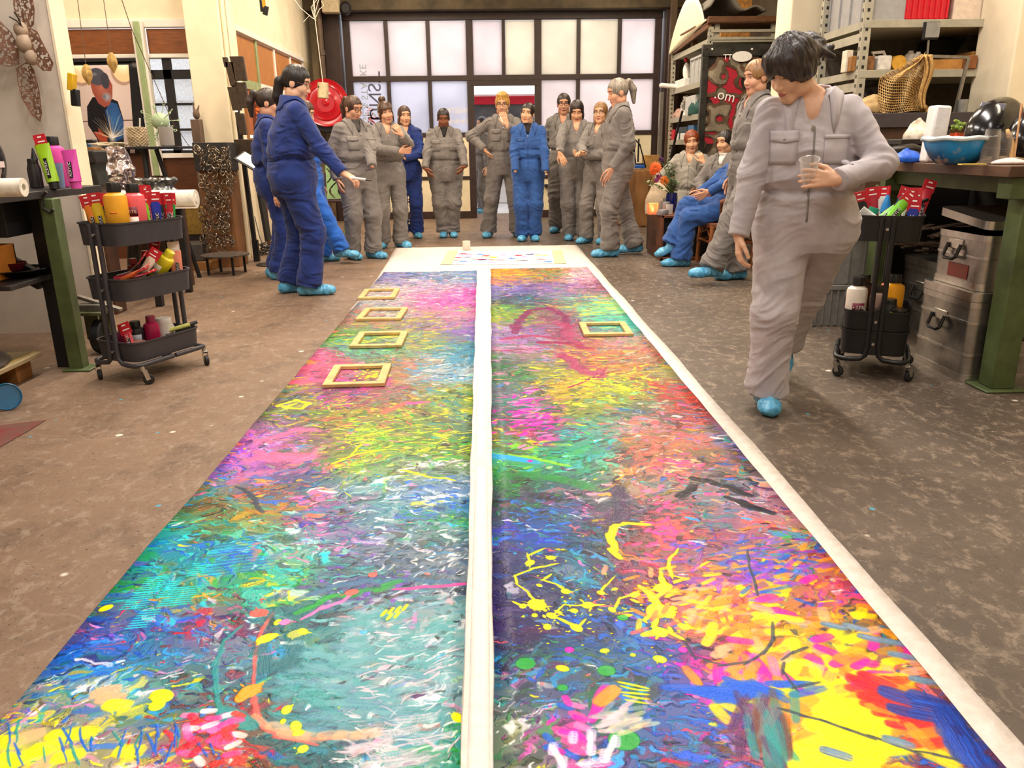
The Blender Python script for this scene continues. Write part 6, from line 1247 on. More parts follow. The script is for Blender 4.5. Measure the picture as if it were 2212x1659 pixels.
# pallet, dented hood, blue lid
t = thing('pallet', 'grubby wooden pallet on the floor under the left workbench', 'pallet', (-2.9, 3.9, 0)); PAL = M('dusty_pallet', 'a8946e', .8, bump=.25, scale=7, var=.25, stretch=(1, .2, 1))
for k in range(5): mb = MB(); x = -3.38+k*.215; mb.bb((x-.10, 3.0, .105), (x+.10, 4.16, .128)); obj('plank', mb, PAL, t, bevel=.003)
mb = MB(); mb.bb((-2.47, 3.0, .10), (-2.445, 4.16, .13)); obj('edge_board', mb, M('yellow_pine', 'd0ae62', .7, scale=12, var=.15), t, bevel=.003)
for y in (3.05, 3.55, 4.06):
    for x in (-3.35, -2.93, -2.53): mb = MB(); mb.bb((x-.06, y-.07, 0), (x+.06, y+.07, .105)); obj('block', mb, WOODM, t, bevel=.004)
def f(p): q = p-nA(-2.88, 3.72, .129); r_ = np.hypot(q[:, 0], q[:, 1]*.9); z = q[:, 2]; pr = np.interp(z, [0, .02, .05, .30, .36], [.46, .44, .38, .10, .06]); d = (r_-pr)*.7-.012*vn(p*9)-.004*vn(p*40); return np.maximum(np.maximum(d, z-.34), -z)
solo('metal_hood', blobmesh(f, (-3.4, 3.2, .11), (-2.36, 4.3, .52), .014), M('dusty_steel', '6e645c', .5, .5, bump=.3, scale=8, var=.3, col2='463c36'), 'dusty dented metal hood lying on the pallet', 'hood')
g = G(12, 888); mb = MB(); mb.lathe([(.0, 0), (.058, 0), (.064, .012), (.060, .016), (.056, .008), (0, .008)], 24); o = obj('paint_pot_disc', mb, colm('1f5f88', .3), loc=(g.x, g.y+.03, .06)); o.rotation_euler = (1.25, 0, .5); tag(o, 'blue paint-pot lid standing on edge at the pallet front', 'lid')
# caster dolly behind the bench
c = G(205, 772); t = thing('dolly', 'olive steel caster and bracket behind the green bench leg', 'caster', (c.x, c.y+.1, 0)); x, y = c.x, c.y+.12
mb = MB(); mb.cyl((x-.03, y, .10), (x+.03, y, .10), .10, n=24); obj('wheel', mb, M('rubber', ''), t, bevel=.01); mb = MB(); mb.bb((x-.07, y-.09, .24), (x+.07, y+.09, .26)); mb.bar((x+.045, y, .25), (x+.045, y, .08), .08, .012); mb.bar((x-.045, y, .25), (x-.045, y, .08), .08, .012); obj('fork', mb, M('olive_steel', '6a6a48', .5, var=.15), t, bevel=.004)
mb = MB(); mb.bb((x-.10, y-.06, .26), (x+.05, y+.1, .30)); mb.bar((x-.1, y, .34), (x+.15, y-.02, .26), .04, .02); obj('bracket', mb, M('grey_steel_bar', ''), t, bevel=.004)
# ------------------------------------------------------------------ grey cart
LC = (-1.845, 4.18); LA = rad(-25); lt, LM = cart('grey three-tray utility cart full of paints, left of the paintings', LC, LA, [.815, .54, .215], DARKGR, [.11, .11, .10], .30, .45)
def ci(px, py, zr, zb, row=None):          # spot in a tray whose picture column is px, in the front, middle or back row
    u = row if row is not None else random.Random(px*7+py).choice([-.085, 0, .085]); lo_, hi_ = -.175, .175
    for _ in range(18):
        v = (lo_+hi_)/2; q = LM @ Vector((u, v, zr)); X_ = Pnp([tuple(q)])[0][0]
        if X_ < px: lo_ = v
        else: hi_ = v
    return LM @ Vector((u, (lo_+hi_)/2, zb))
zb = .712
T3 = [(205, 470, '3a3a2a', 'clear glass-like paint tube at the back-left corner of the grey cart top', (-.1, .1, 1), .17, False), (213, 474, 'e8862a', 'orange paint tube with red header in the grey cart top tray', (-.18, 0, 1), .19, True), (226, 478, 'd8b41e', 'yellow-labelled paint tube with red header beside the orange tube', (-.10, -.05, 1), .20, True),
      (243, 466, '241c3a', 'dark violet paint tube behind the yellow bottle in the grey cart', (-.05, 0, 1), .19, True), (318, 471, '8acc28', 'lime paint tube with black label strip in the grey cart', (-.04, 0, 1), .19, True), (341, 470, '1a2a9a', 'deep-blue paint tube with red header in the grey cart', (0, 0, 1), .19, True), (357, 466, '1c4a48', 'dark teal paint tube in the grey cart top tray', (.05, 0, 1), .17, False),
      (378, 464, 'b01c2c', 'crimson paint tube with wide red header, right end of the grey cart top', (-.03, 0, 1), .18, True), (389, 462, '1c9440', 'green paint tube at the right corner of the grey cart top tray', (.03, .05, 1), .18, True), (326, 458, 'c03040', 'red paint tube behind the lime tube in the grey cart', (0, .1, 1), .22, True), (352, 456, 'd8d0c8', 'white paint tube with red header behind the blue tube', (.02, .1, 1), .21, True)]
for (px, py, col, lab, ax, L_, hd), rw in zip(T3, (-.09, -.06, -.01, -.085, .085, .085, .03, .085, .085, -.085, -.085)): paint_tube(lab, ci(px, py, .79, zb, rw), ax, L_, col, header=hd, tw=LA+.9+random.Random(px).uniform(-.4, .4), r=.020, cap=random.Random(px).choice(['141416', col]))
p = ci(258, 482, .79, zb, .06); bottle('big yellow paint bottle with black cap in the grey cart top tray', p+Vector((0, 0, .03)), .055, .265, 'f2ac2c', band=[('d8602a', .45, .47, -.2, .4)])
p = ci(297, 474, .79, zb, .06); bottle('coral-pink paint bottle with dark red GRATIS label in the grey cart', p+Vector((0, 0, .03)), .053, .255, 'f0646a', band=[('701c30', .38, .56, -.9, .6), ('e8dcd0', .05, .37, -.9, .6)], words=[('GRATIS', .47, .022, -.1)])
zb = .437
for k_, (px, py, col, lab, ax, L_, hd) in enumerate([(222, 610, 'a01c30', 'red-headed paint tube lying at the left end of the middle tray', (.9, .2, .35), .16, True), (262, 600, 'd8642a', 'orange-brown paint tube lying among others in the middle tray', (.8, -.3, .45), .17, True), (280, 604, '3a2420', 'dark umber paint tube lying in the middle tray of the grey cart', (.6, -.2, .7), .16, True), (300, 602, 'e8e0c8', 'cream paint tube with red header in the middle tray', (.55, .1, .75), .16, True), (322, 596, '6a2a24', 'brown-red paint tube leaning in the middle tray', (.2, .2, .9), .18, True), (240, 600, 'b03848', 'rose paint tube under the others in the middle tray', (.9, .5, .3), .15, True)]):
    q = ci(px, py, .54, zb+.088, .075 if k_ % 2 else .02); paint_tube(lab, q-Vector(ax).normalized()*.03, ax, L_, col, header=hd, tw=.6+px*.7, r=.019)
p = ci(345, 596, .54, zb, .06); bottle('yellow paint bottle lying tilted in the middle tray of the grey cart', p+Vector((-.03, .0, .075)), .042, .17, 'f0e028', cap='e8dc30', tilt=(.62, -.05, .78), band=[('f0e8d0', .15, .5, -1.2, .3)])
p = ci(396, 588, .54, zb, .085); paint_tube('salmon paint tube with white top standing at the right end of the middle tray', p, (-.02, 0, 1), .20, 'f0947c', cap='f0947c', header=True, tw=LA+1.0, r=.027, hcol='f0dcd4')
p = ci(318, 560, .54, zb, -.085); bottle('dark glass bottle with red cap at the back of the middle tray', p, .035, .20, '1c1418', cap='a01c28'); p = ci(290, 565, .54, zb, -.085); bottle('red-brown bottle at the back of the middle tray', p, .032, .17, '8a1c24', cap='b02030')
zb = .122
for px, py, r_, h_, col, cap, lab, sq in [(330, 700, .040, .19, 'a01446', '8a1c40', 'raspberry paint bottle in the bottom tray of the grey cart', False), (296, 690, .044, .17, '1c1a20', '141416', 'black paint bottle with grey label in the bottom tray', False), (270, 705, .044, .15, '7a1440', '7a1440', 'plum paint bottle at the left of the bottom tray', False), (355, 690, .055, .155, 'c8c0b8', 'd8d4cc', 'milky plastic tub in the bottom tray of the grey cart', True),
      (300, 722, .045, .085, '8a6a5c', 'a87868', 'squat brown-pink jar at the front of the bottom tray', True), (372, 706, .045, .075, '9a8ad0', '18161a', 'squat lilac jar with black lid at the right of the bottom tray', True), (245, 725, .04, .07, 'e8e4dc', 'e8e4dc', 'white crumpled packet-like jar at the left of the bottom tray', True)]:
    bottle(lab, ci(px, py, .20, zb, {330: .03, 296: -.02, 270: -.06, 355: .0, 300: .08, 372: .07, 245: .0}[px]), r_, h_, col, cap=cap, squat=sq, band=[('a8a8b0', .3, .6, -1, 1)] if px == 296 else None)
p = ci(390, 712, .20, .205, .09); mb = MB(); mb.tube([p+Vector((-.08, -.02, .0)), p+Vector((.05, .02, .03))], .012, 10); t = thing('paint_marker', 'yellow-green paint marker lying across the bottom tray corner', 'marker', p); obj('barrel', mb, colm('d8dc7a'), t); mb = MB(); mb.tube([p+Vector((.05, .02, .03)), p+Vector((.085, .035, .042))], .010, 8); obj('cap', mb, BLK, t)
p = ci(225, 712, .20, .14); paint_tube('red paint tube at the left corner of the bottom tray', p, (-.3, .2, .8), .13, 'c02838', header=True, r=.018)
# ------------------------------------------------------------------ behind the cart: bench, roll, sculptures
t = thing('low_bench', 'dark steel bench behind the grey cart', 'bench', (-2.3, 6.4, 0)); xa, xb = D(165, 430, 6.0).x, D(318, 430, 6.0).x
mb = MB(); mb.bb((xa, 6.02, .70), (xb, 6.75, .74)); obj('top', mb, IRON, t, bevel=.004)
for x in (xa+.05, xb-.05):
    for y in (6.08, 6.7): mb = MB(); mb.bb((x-.025, y-.025, 0), (x+.025, y+.025, .70)); obj('leg', mb, IRON, t)
a, b = D(150, 420, 6.08), D(420, 411, 6.08); mb = MB(); zr = .742+.067; mb.tube([Vector((a.x, 6.10, zr)), Vector((b.x, 6.10, zr))], .066, 28); t = thing('paper_roll', 'long thick roll of white paper lying behind the grey cart', 'roll', ((a.x+b.x)/2, 6.1, .742)); obj('roll', mb, M('roll_paper', ''), t, ang=50)
mb = MB(); mb.bb((a.x, 6.022, .743), (b.x+.02, 6.04, .75)); mb.cyl((b.x-.001, 6.10, zr), (b.x+.004, 6.10, zr), .03); obj('loose_edge', mb, M('roll_paper', ''), t)
# anvil-like vise
x0, x1 = D(148, 350, 5.75).x, D(203, 350, 5.75).x; zt_ = D(175, 325, 5.75).z; zb_ = D(175, 402, 5.75).z
t = thing('machine_vise', 'dark heavy vise standing beside the crumpled foil sculpture', 'vise', ((x0+x1)/2, 5.85, zb_)); xm = (x0+x1)/2; w_ = x1-x0
mb = MB(); mb.bb((x0, 5.75, zt_-.09), (x1+.01, 5.95, zt_)); obj('jaw', mb, IRON, t, bevel=.012); mb = MB(); mb.prism([(-w_*.5, 0), (w_*.5, 0), (w_*.42, .1), (w_*.5, .17), (-w_*.3, .17), (-w_*.42, .08)], .18, Matrix.Translation((xm, 5.86, zb_)) @ Matrix.Rotation(PI/2, 4, 'X')); obj('body', mb, M('green_black_iron', '2e302a', .5, .3, bump=.2, var=.2), t, bevel=.01)
mb = MB(); mb.bb((x0+.02, 5.78, 0), (x1-.02, 5.94, zb_)); obj('post', mb, WOODD, t)
mb = MB(); p = D(170, 313, 5.75); mb.bb((x0-.0, 5.80, zt_+.001), (x0+.10, 5.92, zt_+.05)); t = thing('drill_case', 'blue and black tool lying on the vise', 'tool', (x0, 5.85, zt_)); obj('body', mb, colm('2a5a80'), t, bevel=.012); mb = MB(); mb.bb((x0+.02, 5.82, zt_+.05), (x0+.16, 5.88, zt_+.075)); obj('grip', mb, BLK, t, bevel=.01)
mb = MB(); mb.bb((x0+.11, 5.80, zt_+.001), (x1-.01, 5.92, zt_+.022)); solo('wood_offcut', mb, WOODM, 'short wood offcut on the vise beside the blue tool', 'wood', bevel=.002)
def crumple(c, a, b, h, seed):
    def f(p): q = p-np.array(c, np.float32); z = q[:, 2]/h; k = 1-.25*np.abs(z-.55)+.12*np.sin(z*9+seed); n = ridge(p*14+seed)*.6+ridge(p*31+seed)*.4; d = (np.hypot(q[:, 0]/a, q[:, 1]/b)-k)*min(a, b)*.75; return np.maximum(d, np.abs(q[:, 2]-h/2)-h/2)-.05*(n-.5)
    return f
FOIL = M('crumpled_foil', 'd4c4c0', .22, .95, bump=.4, scale=22, var=.15)
x0, x1 = D(207, 360, 6.35).x, D(277, 360, 6.35).x; z1_ = D(240, 322, 6.35).z; c = ((x0+x1)/2, 6.4, .742)
o = obj('foil_sculpture', blobmesh(crumple(c, (x1-x0)/2-.02, .11, z1_-.742, 2.), (c[0]-.3, 6.1, .70), (c[0]+.3, 6.75, z1_+.06), .011), FOIL, ang=25); tag(recenter(o), 'crumpled shiny foil sculpture under the black stand', 'sculpture')
c = (D(305, 375, 6.9).x, 6.98, .0); t = thing('plinth_block', 'dark block behind the paper roll carrying a heap of foil', 'block', (c[0], 6.98, 0)); mb = MB(); mb.bb((D(268, 380, 6.9).x, 6.82, 0), (D(372, 380, 6.9).x, 7.1, .76)); obj('body', mb, WOODD, t, bevel=.006)
o = obj('foil_heap', blobmesh(crumple((D(322, 370, 6.9).x, 6.96, .762), .17, .11, .16, 5.), (c[0]-.4, 6.7, .74), (c[0]+.45, 7.2, 1.02), .012), M('grey_foil', '8e908e', .3, .9, bump=.4, scale=20, var=.2), ang=25); tag(recenter(o), 'heap of dull grey crumpled foil between the legs of the black stand', 'foil')
# tall black stand with baskets
YT = 7.35; xa, xb = D(207, 318, YT).x, D(402, 318, YT).x; zt_ = D(300, 317, YT).z; t = thing('display_stand', 'tall black stand holding basket and jar before the welder poster', 'stand', ((xa+xb)/2, YT, 0))
mb = MB(); mb.bb((xa, YT-.18, zt_-.022), (xb, YT+.18, zt_)); obj('top', mb, BLACK, t, bevel=.004)
for (px, dx, y_, r_) in ((282, -.05, -.12, .016), (302, .02, .12, .014), (316, .0, -.10, .024), (334, .09, .1, .020)): x = D(px, 325, YT).x; mb = MB(); mb.cyl((x, YT+y_*.4, zt_-.022), (x+dx*2.2, YT+y_*1.5, 0), r_, n=10); obj('leg', mb, BLACK, t)
x = D(299, 300, YT-.05).x; hgt = .165; mb = MB()
for k in range(13): z = zt_+.008+k*.0125; rr_ = .078-.008*abs(k-6)/6; mb.tube([Vector((x+(rr_+.006*math.sin(a*14+k*PI))*math.cos(a), YT-.06+(rr_+.006*math.sin(a*14+k*PI))*math.sin(a), z)) for a in [2*PI*j/56 for j in range(56)]], .0068, 5, True)
t = thing('wicker_basket', 'small pale woven basket on the black stand', 'basket', (x, YT-.06, zt_)); obj('weave', mb, M('cane', 'd2bc98', .7, scale=30, var=.2), t); mb = MB(); mb.lathe([(0, .0), (.07, .0), (.07, .15)], 20, Matrix.Translation((x, YT-.06, zt_+.002)), cap=False); obj('lining', mb, M('cane_dark', '6a5844', .8), t)
mb = MB(); mb.tube([(x+.01, YT-.06, zt_+.02), (x+.05, YT-.08, zt_+.235)], .007, 8); solo('white_stick', mb, WHT, 'white pen standing in the woven basket', 'pen')
x = D(364, 298, YT).x; mb = MB(); mb.lathe([(.0, 0), (.052, 0), (.060, .01), (.060, .165), (.056, .165), (.054, .015), (0, .012)], 24); o = obj('etched_jar', mb, glassy('etched_glass', 'b8b0a8', .25, .55), loc=(x, YT-.04, zt_)); tag(o, 'etched grey glass jar at the right end of the black stand', 'jar')
c = D(346, 262, YT+.05); t = thing('spiked_ball_sculpture', 'pale green ball with ring-tipped spikes, like a virus', 'sculpture', (c.x, c.y, zt_)); mb = MB(); mb.ell(c, (.074, .074, .074), 12); VG = M('pale_green_enamel', 'a8bc94', .5, var=.08); obj('ball', mb, VG, t)
mb = MB(); mb.cyl((c.x, c.y, zt_), (c.x, c.y, c.z-.05), .010, n=8); obj('rod', mb, IRON, t); r_ = random.Random(5); k = 0
for k in range(18):
    zz = 1-2*(k+.5)/18; a = k*2.39996; d = Vector((math.sqrt(1-zz*zz)*math.cos(a), math.sqrt(1-zz*zz)*math.sin(a), zz)); e = c+d*.145; u = d.orthogonal().normalized(); mb = MB(); mb.tube([c+d*.07, e], .0035, 6); m_ = c+d*.157; mb.tube([m_+(d*math.cos(b)+u*math.sin(b))*.012 for b in [2*PI*j/10 for j in range(10)]], .0035, 5, True); obj('spike', mb, VG, t)
for k in range(9):
    y = YT-.12+r_.uniform(-.03, .05); x = D(245, 312, YT).x+r_.uniform(-.09, .12); a = r_.uniform(-.35, .35); mb = MB(); mb.tube([(x-.07*math.cos(a), y-.07*math.sin(a), zt_+.009+k*.003), (x, y, zt_+.012+k*.003), (x+.08*math.cos(a), y+.08*math.sin(a), zt_+.010+k*.003)], [.007, .008, .006], 6)
    solo('driftwood_stick', mb, M('bleached_wood', 'd8c8a8', .8, var=.15), 'bleached stick in the small pile on the black stand', 'stick', 'bleached sticks on the black stand')
# dark post with rabbit figure at the right of the window
YB = 8.75; x = D(427, 280, YB).x; z1_ = D(427, 258, YB).z; t = thing('wooden_post', 'old square wooden post with a small rabbit head on top', 'post', (x, YB, 0)); mb = MB(); mb.bb((x-.05, YB-.05, 0), (x+.05, YB+.04, z1_)); obj('shaft', mb, M('grey_brown_post', '6a5444', .8, bump=.3, scale=9, var=.25, stretch=(1, 1, .2)), t, bevel=.006)
mb = MB(); mb.ell((x+.005, YB, z1_+.05), (.035, .035, .05), 8); mb.tube([(x-.01, YB, z1_+.09), (x-.02, YB, z1_+.17)], [.012, .005], 6); mb.tube([(x+.02, YB, z1_+.085), (x+.045, YB, z1_+.14)], [.012, .005], 6); obj('rabbit_head', mb, M('grey_brown_post', ''), t)
# ring sculpture
YS = 8.05; xa, xb = D(425, 440, YS).x, D(498, 440, YS).x; zt_ = D(450, 308, YS+.1).z; t = thing('ring_sculpture', 'torso-like sculpture of welded steel rings on a brown plinth', 'sculpture', ((xa+xb)/2, YS+.15, 0))
mb = MB(); mb.bb((xa+.02, YS+.10, 0), (xb-.01, YS+.40, zt_-.25)); obj('plinth', mb, M('brown_board', '8a5c34', .7, scale=5, var=.12), t, bevel=.005); mb = MB(); mb.bb((D(412, 330, YS).x, YS+.06, zt_-.27), (D(488, 330, YS).x, YS+.36, zt_)); obj('slab', mb, M('dark_slab', '2a2826', .6, var=.1), t, bevel=.004)
rr_ = random.Random(9); base = MB().tube([(.025*math.cos(a), .025*math.sin(a), 0) for a in [2*PI*k/14 for k in range(14)]], .0042, 5, True); RM = M('bright_rusty_steel', 'b8a48e', .32, .8, var=.35, scale=16, col2='3a2c22'); r0 = None; n_ = 0
for k in range(900):
    if n_ >= 290: break
    py = rr_.uniform(318, 540); e = math.sin((py-318)/222*PI*2.2); lft = 418+abs(e)*16+(18 if 400 < py < 440 else 0)+(14 if py > 500 else 0); rgt = 496+18*math.exp(-((py-385)/24)**2)+8*math.exp(-((py-520)/30)**2); px = rr_.uniform(lft, rgt)
    if px < 440 and py > 360 and rr_.random() < .4: continue
    u_ = (px-lft)/(rgt-lft); p = D(px, py, YS-.02-.10*math.sin(u_*PI)*rr_.uniform(.5, 1)); 
    if r0 is None: r0 = obj('ring', base, RM, t, loc=None); r0.location = p-t.location; o = r0; o.matrix_parent_inverse = Matrix()
    else: o = r0.copy(); COL.objects.link(o); o.parent = t; o.location = p-t.location
    o.rotation_euler = (rr_.uniform(.7, 2.2), rr_.uniform(-.9, .9), rr_.uniform(0, PI)); s_ = rr_.uniform(.75, 1.35); o.scale = (s_, s_, s_); n_ += 1
t = thing('round_stool_table', 'low round dark metal table in front of the ring sculpture', 'table', (D(490, 560, 7.75).x, 7.72, 0)); c = Vector(t.location); zt_ = D(490, 548, 7.75).z; mb = MB(); mb.cyl((c.x, c.y, zt_-.012), (c.x, c.y, zt_), .225, n=36); obj('top', mb, M('worn_dark_top', '5c5048', .5, .3, var=.2), t)
for k in range(4): a = .6+k*PI/2; x, y = c.x+.18*math.cos(a), c.y+.16*math.sin(a); mb = MB(); mb.bar((x, y, zt_-.01), (x, y, 0), .02, .02); obj('leg', mb, IRON, t)
mb = MB(); mb.bb((D(398, 560, 8.1).x, 7.98, .09), (D(450, 560, 8.1).x, 8.02+.3, .26)); o = solo('stone_block', mb, M('dark_stone', '4c4640', .8, bump=.4, scale=30, var=.15), 'dark grey stone block on a board left of the round table', 'block', bevel=.01)
mb = MB(); mb.bb((D(396, 560, 8.1).x-.05, 7.95, .0), (D(470, 590, 8.1).x, 8.4, .088)); solo('wooden_board', mb, WOODM, 'brown wooden base board under the stone block', 'board', bevel=.004)
mb = MB(); mb.bb((D(340, 520, 8.45).x, 8.45, 0), (D(440, 520, 8.45).x, 8.75, D(400, 507, 8.45).z)); solo('dark_crate', mb, M('sooty_box', '221e1c', .7), 'black box carrying the yellow cardboard box by the pillar', 'box', bevel=.005)
mb = MB(); z = D(400, 507, 8.45).z+.001; mb.bb((D(395, 480, 8.45).x, 8.44, z), (D(456, 480, 8.45).x, 8.74, z+.27)); t = thing('cardboard_box', 'mustard cardboard box behind the ring sculpture', 'box', (D(425, 480, 8.45).x, 8.6, z)); obj('carton', mb, M('mustard_card', '9a7c34', .8, bump=.2, scale=30, var=.15), t, bevel=.004); mb = MB(); mb.bb((D(395, 480, 8.45).x-.003, 8.437, z+.26), (D(456, 480, 8.45).x+.003, 8.743, z+.273)); obj('lid', mb, M('mustard_card', ''), t)
# strip lamp sculpture against the pillar
YK = 8.55; t = thing('box_lamp_sculpture', 'tall leaning sculpture of dark steel boxes glowing at the edges', 'lamp', D(547, 520, YK)); mb = MB(); mb.bar(D(499, 135, YK+.02), D(550, 525, YK+.02), .05, .04); mb.bb((D(550, 525, YK).x-.03, YK, 0), (D(550, 525, YK).x+.03, YK+.05, D(550, 525, YK).z+.03)); obj('pole', mb, IRON, t)
SB = M('brown_steel_box', '4a3c30', .45, .5, var=.15)
for (x0, y0, x1, y1) in ((484, 124, 492, 146), (493, 134, 506, 186), (503, 122, 527, 175), (498, 188, 515, 239), (515, 178, 532, 234), (514, 245, 528, 292), (511, 301, 535, 348), (537, 301, 557, 345)):
    a, b = D(x0, y1, YK-.04), D(x1, y0, YK-.04); sh = (b.z-a.z)*.13; mb = MB(); mb.add([(a.x+sh, YK-.07, a.z), (b.x+sh*.3, YK-.07, a.z), (b.x-sh*.2, YK-.07, b.z), (a.x, YK-.07, b.z)]+[(a.x+sh, YK-.02, a.z), (b.x+sh*.3, YK-.02, a.z), (b.x-sh*.2, YK-.02, b.z), (a.x, YK-.02, b.z)], [(0, 1, 2, 3), (7, 6, 5, 4), (0, 4, 5, 1), (1, 5, 6, 2), (2, 6, 7, 3), (3, 7, 4, 0)]); obj('steel_box', mb, SB, t, bevel=.003, smooth=False)
for (x0, y0, x1, y1) in ((517, 252, 520, 275), (507, 236, 513, 242), (517, 176, 523, 182), (541, 292, 546, 298)): a, b = D(x0, y1, YK-.01), D(x1, y0, YK-.01); mb = MB(); mb.bb((a.x, YK-.012, a.z), (b.x, YK-.004, b.z)); obj('led_strip', mb, emis('warm_led', 'ffd890', 4.0), t)
YL = 8.3; t = thing('lectern', 'leaning dark steel lectern with white papers behind the blue group', 'lectern', D(565, 522, YL)); mb = MB(); mb.bar(D(551, 350, YL), D(580, 520, YL), .16, .03); obj('column', mb, M('charcoal_steel', '2c2a28', .5, .4, var=.1), t, bevel=.004); mb = MB(); c = D(575, 524, YL); mb.cyl((c.x+.05, YL, 0), (c.x+.05, YL, .01), .17, n=30); obj('foot_plate', mb, M('charcoal_steel', ''), t)
a = D(545, 352, YL-.05); mb = MB(); mb.box(a, (.30, .24, .012), (.35, .55, 0)); obj('rest', mb, M('charcoal_steel', ''), t, bevel=.002); mb = MB(); mb.box(a+Vector((0, 0, .012)), (.25, .20, .004), (.35, .55, 0)); obj('paper', mb, WHT, t)
# glowing fretwork panel, hanging wood, cord bundle, hose reel, yellow cutter, folding chair
YF = 9.9; x0, x1, zA_, zB_ = D(546, 250, YF).x, D(592, 250, YF).x, D(568, 292, YF).z, D(568, 196, YF).z; t = thing('fretwork_lamp', 'brown panel with glowing red fretwork behind the blue woman', 'lamp', ((x0+x1)/2, YF, zA_)); FR = M('rust_frame', '6a3a22', .6, var=.15)
for a, b in (((x0, zA_), (x0+.035, zB_)), ((x1-.035, zA_), (x1, zB_)), ((x0, zB_-.06), (x1, zB_)), ((x0, zA_), (x1, zA_+.08))): mb = MB(); mb.bb((a[0], YF-.02, a[1]), (b[0], YF+.02, b[1])); obj('frame_bar', mb, FR, t)
mb = MB(); mb.bb((x0+.01, YF+.02, zA_+.01), (x1-.01, YF+.03, zB_-.01)); obj('glow_panel', mb, emis('ember_glow', 'ff5a28', 1.3), t)
def fn(X, Y): q = np.stack([X.ravel()*32, Y.ravel()*32, np.full(X.size, 2.)], 1).astype(np.float32); return (np.abs(2*vn(q)-1).reshape(X.shape) < .32)
obj('fretwork', maskplate(x1-x0-.06, zB_-zA_-.13, .004, fn, lambda a, b: Vector((x0+.03+a, YF-.005, zA_+.075+b)), .003), FR, t, solid=.004, smooth=False)
mb = MB(); mb.bb((x0+.02, YF-.02, 0), (x0+.06, YF+.02, zA_)); mb.bb((x1-.06, YF-.02, 0), (x1-.02, YF+.02, zA_)); obj('stand', mb, FR, t)
YH = 9.6; c = D(697, 196, YH); t = thing('hanging_log', 'pale drilled wooden cylinder hanging on a white cord', 'log', c); mb = MB(); mb.cyl(c-Vector((0, 0, .08)), c+Vector((.01, 0, .085)), .062, n=18); obj('log', mb, M('pale_log', 'd0bc94', .7, bump=.15, scale=12, var=.15), t, bevel=.004)
mb = MB(); mb.ell(D(690, 188, YH)+Vector((0, -.058, 0)), (.008, .008, .010), 6); mb.ell(D(700, 202, YH)+Vector((0, -.058, 0)), (.006, .006, .006), 6); obj('drill_hole', mb, BLACK, t); mb = MB(); e = D(681, 45, YH); mb.tube([c+Vector((.01, 0, .085)), e, D(676, -30, YH), Vector((D(676, -30, YH).x, YH, 4.29))], .005, 6); obj('cord', mb, M('white_cord', 'e0d8c8', .7), t)
mb = MB(); e = D(680, 40, YH)
for k, pts in enumerate([[(622, -20), (650, 18), (676, 40)], [(683, 44), (668, 34), (655, 48)], [(680, 42), (690, 20), (700, 12), (694, 2)], [(679, 40), (672, 16), (684, 0)], [(682, 44), (676, 22), (678, -15)], [(678, 38), (686, 8), (692, -12)]]): mb.tube([D(px, py, YH+.02*k) for px, py in pts], .004, 5)
mb.tube([D(678, -15, YH+.08), Vector((D(678, -15, YH).x, YH+.08, 4.29))], .004, 5); solo('cord_bundle', mb, M('white_cord', ''), 'tangle of pale cords near the top left of the gate', 'cord')
YW = 12.75; c = D(703, 222, YW); t = thing('hose_reel', 'round red fire-hose reel left of the gate', 'hose reel', (c.x, YW, c.z-.36)); m = xf(c, (.22, -1, .05)); mb = MB(); mb.lathe([(.0, .02), (.02, .035), (.05, .03), (.06, .02), (.13, .02), (.14, .03), (.16, .02), (.24, .015), (.25, .028), (.27, .015), (.325, .02), (.345, .03), (.35, .0), (.33, -.02), (0, -.02)], 40, m, cap=False); obj('disc', mb, M('fire_red', 'b80c1c', .22, var=.04, spec=.6), t)
mb = MB(); mb.lathe([(.24, -.05), (.36, -.06), (.37, -.09), (.36, -.16), (.24, -.17)], 36, Matrix.Translation((0, 0, -.06)) @ m, cap=True); obj('drum', mb, BLK, t); mb = MB(); mb.bb((c.x-.05, YW+.1, c.z-.06), (c.x+.05, 13.5, c.z+.06)); obj('wall_arm', mb, IRON, t)
p = D(569, 12, 9.2); t = thing('box_cutter', 'yellow and black tool hanging on the wall above the side window', 'tool', p); mb = MB(); mb.box(p+Vector((.0, 0, .12)), (.05, .03, .28), (0, .03, 0)); obj('handle', mb, colm('d8941c'), t, bevel=.006); mb = MB(); mb.box(p+Vector((.02, 0, -.05)), (.05, .03, .09), (0, .3, 0)); mb.box(p+Vector((-.02, 0, .0)), (.03, .035, .12)); obj('head', mb, BLK, t, bevel=.006); mb = MB(); mb.bar(p+Vector((0, .0, .18)), Vector((-2.85, p.y+.05, p.z+.18)), .02, .02); obj('hook', mb, IRON, t)
c = G(722, 505); t = thing('folding_chair', 'folding chair with dark seat and green frame behind the left group', 'chair', (c.x, c.y, 0)); x, y = c.x, c.y; FC = M('dark_red_vinyl', '3a1c22', .5)
for sx in (-.2, .2):
    mb = MB(); mb.tube([(x+sx, y+.25, 0), (x+sx, y-.15, .50), (x+sx, y-.02, .84)][::1], .012, 8); obj('leg', mb, GREENB, t); mb = MB(); mb.tube([(x+sx*.9, y-.22, 0), (x+sx*.9, y+.2, .46)], .012, 8); obj('leg', mb, GREENB, t)
mb = MB(); mb.box((x, y+.02, .46), (.40, .40, .03)); obj('seat', mb, FC, t, bevel=.01); mb = MB(); mb.box((x, y-.03, .74), (.40, .03, .20), (-.2, 0, 0)); obj('backrest', mb, FC, t, bevel=.01)
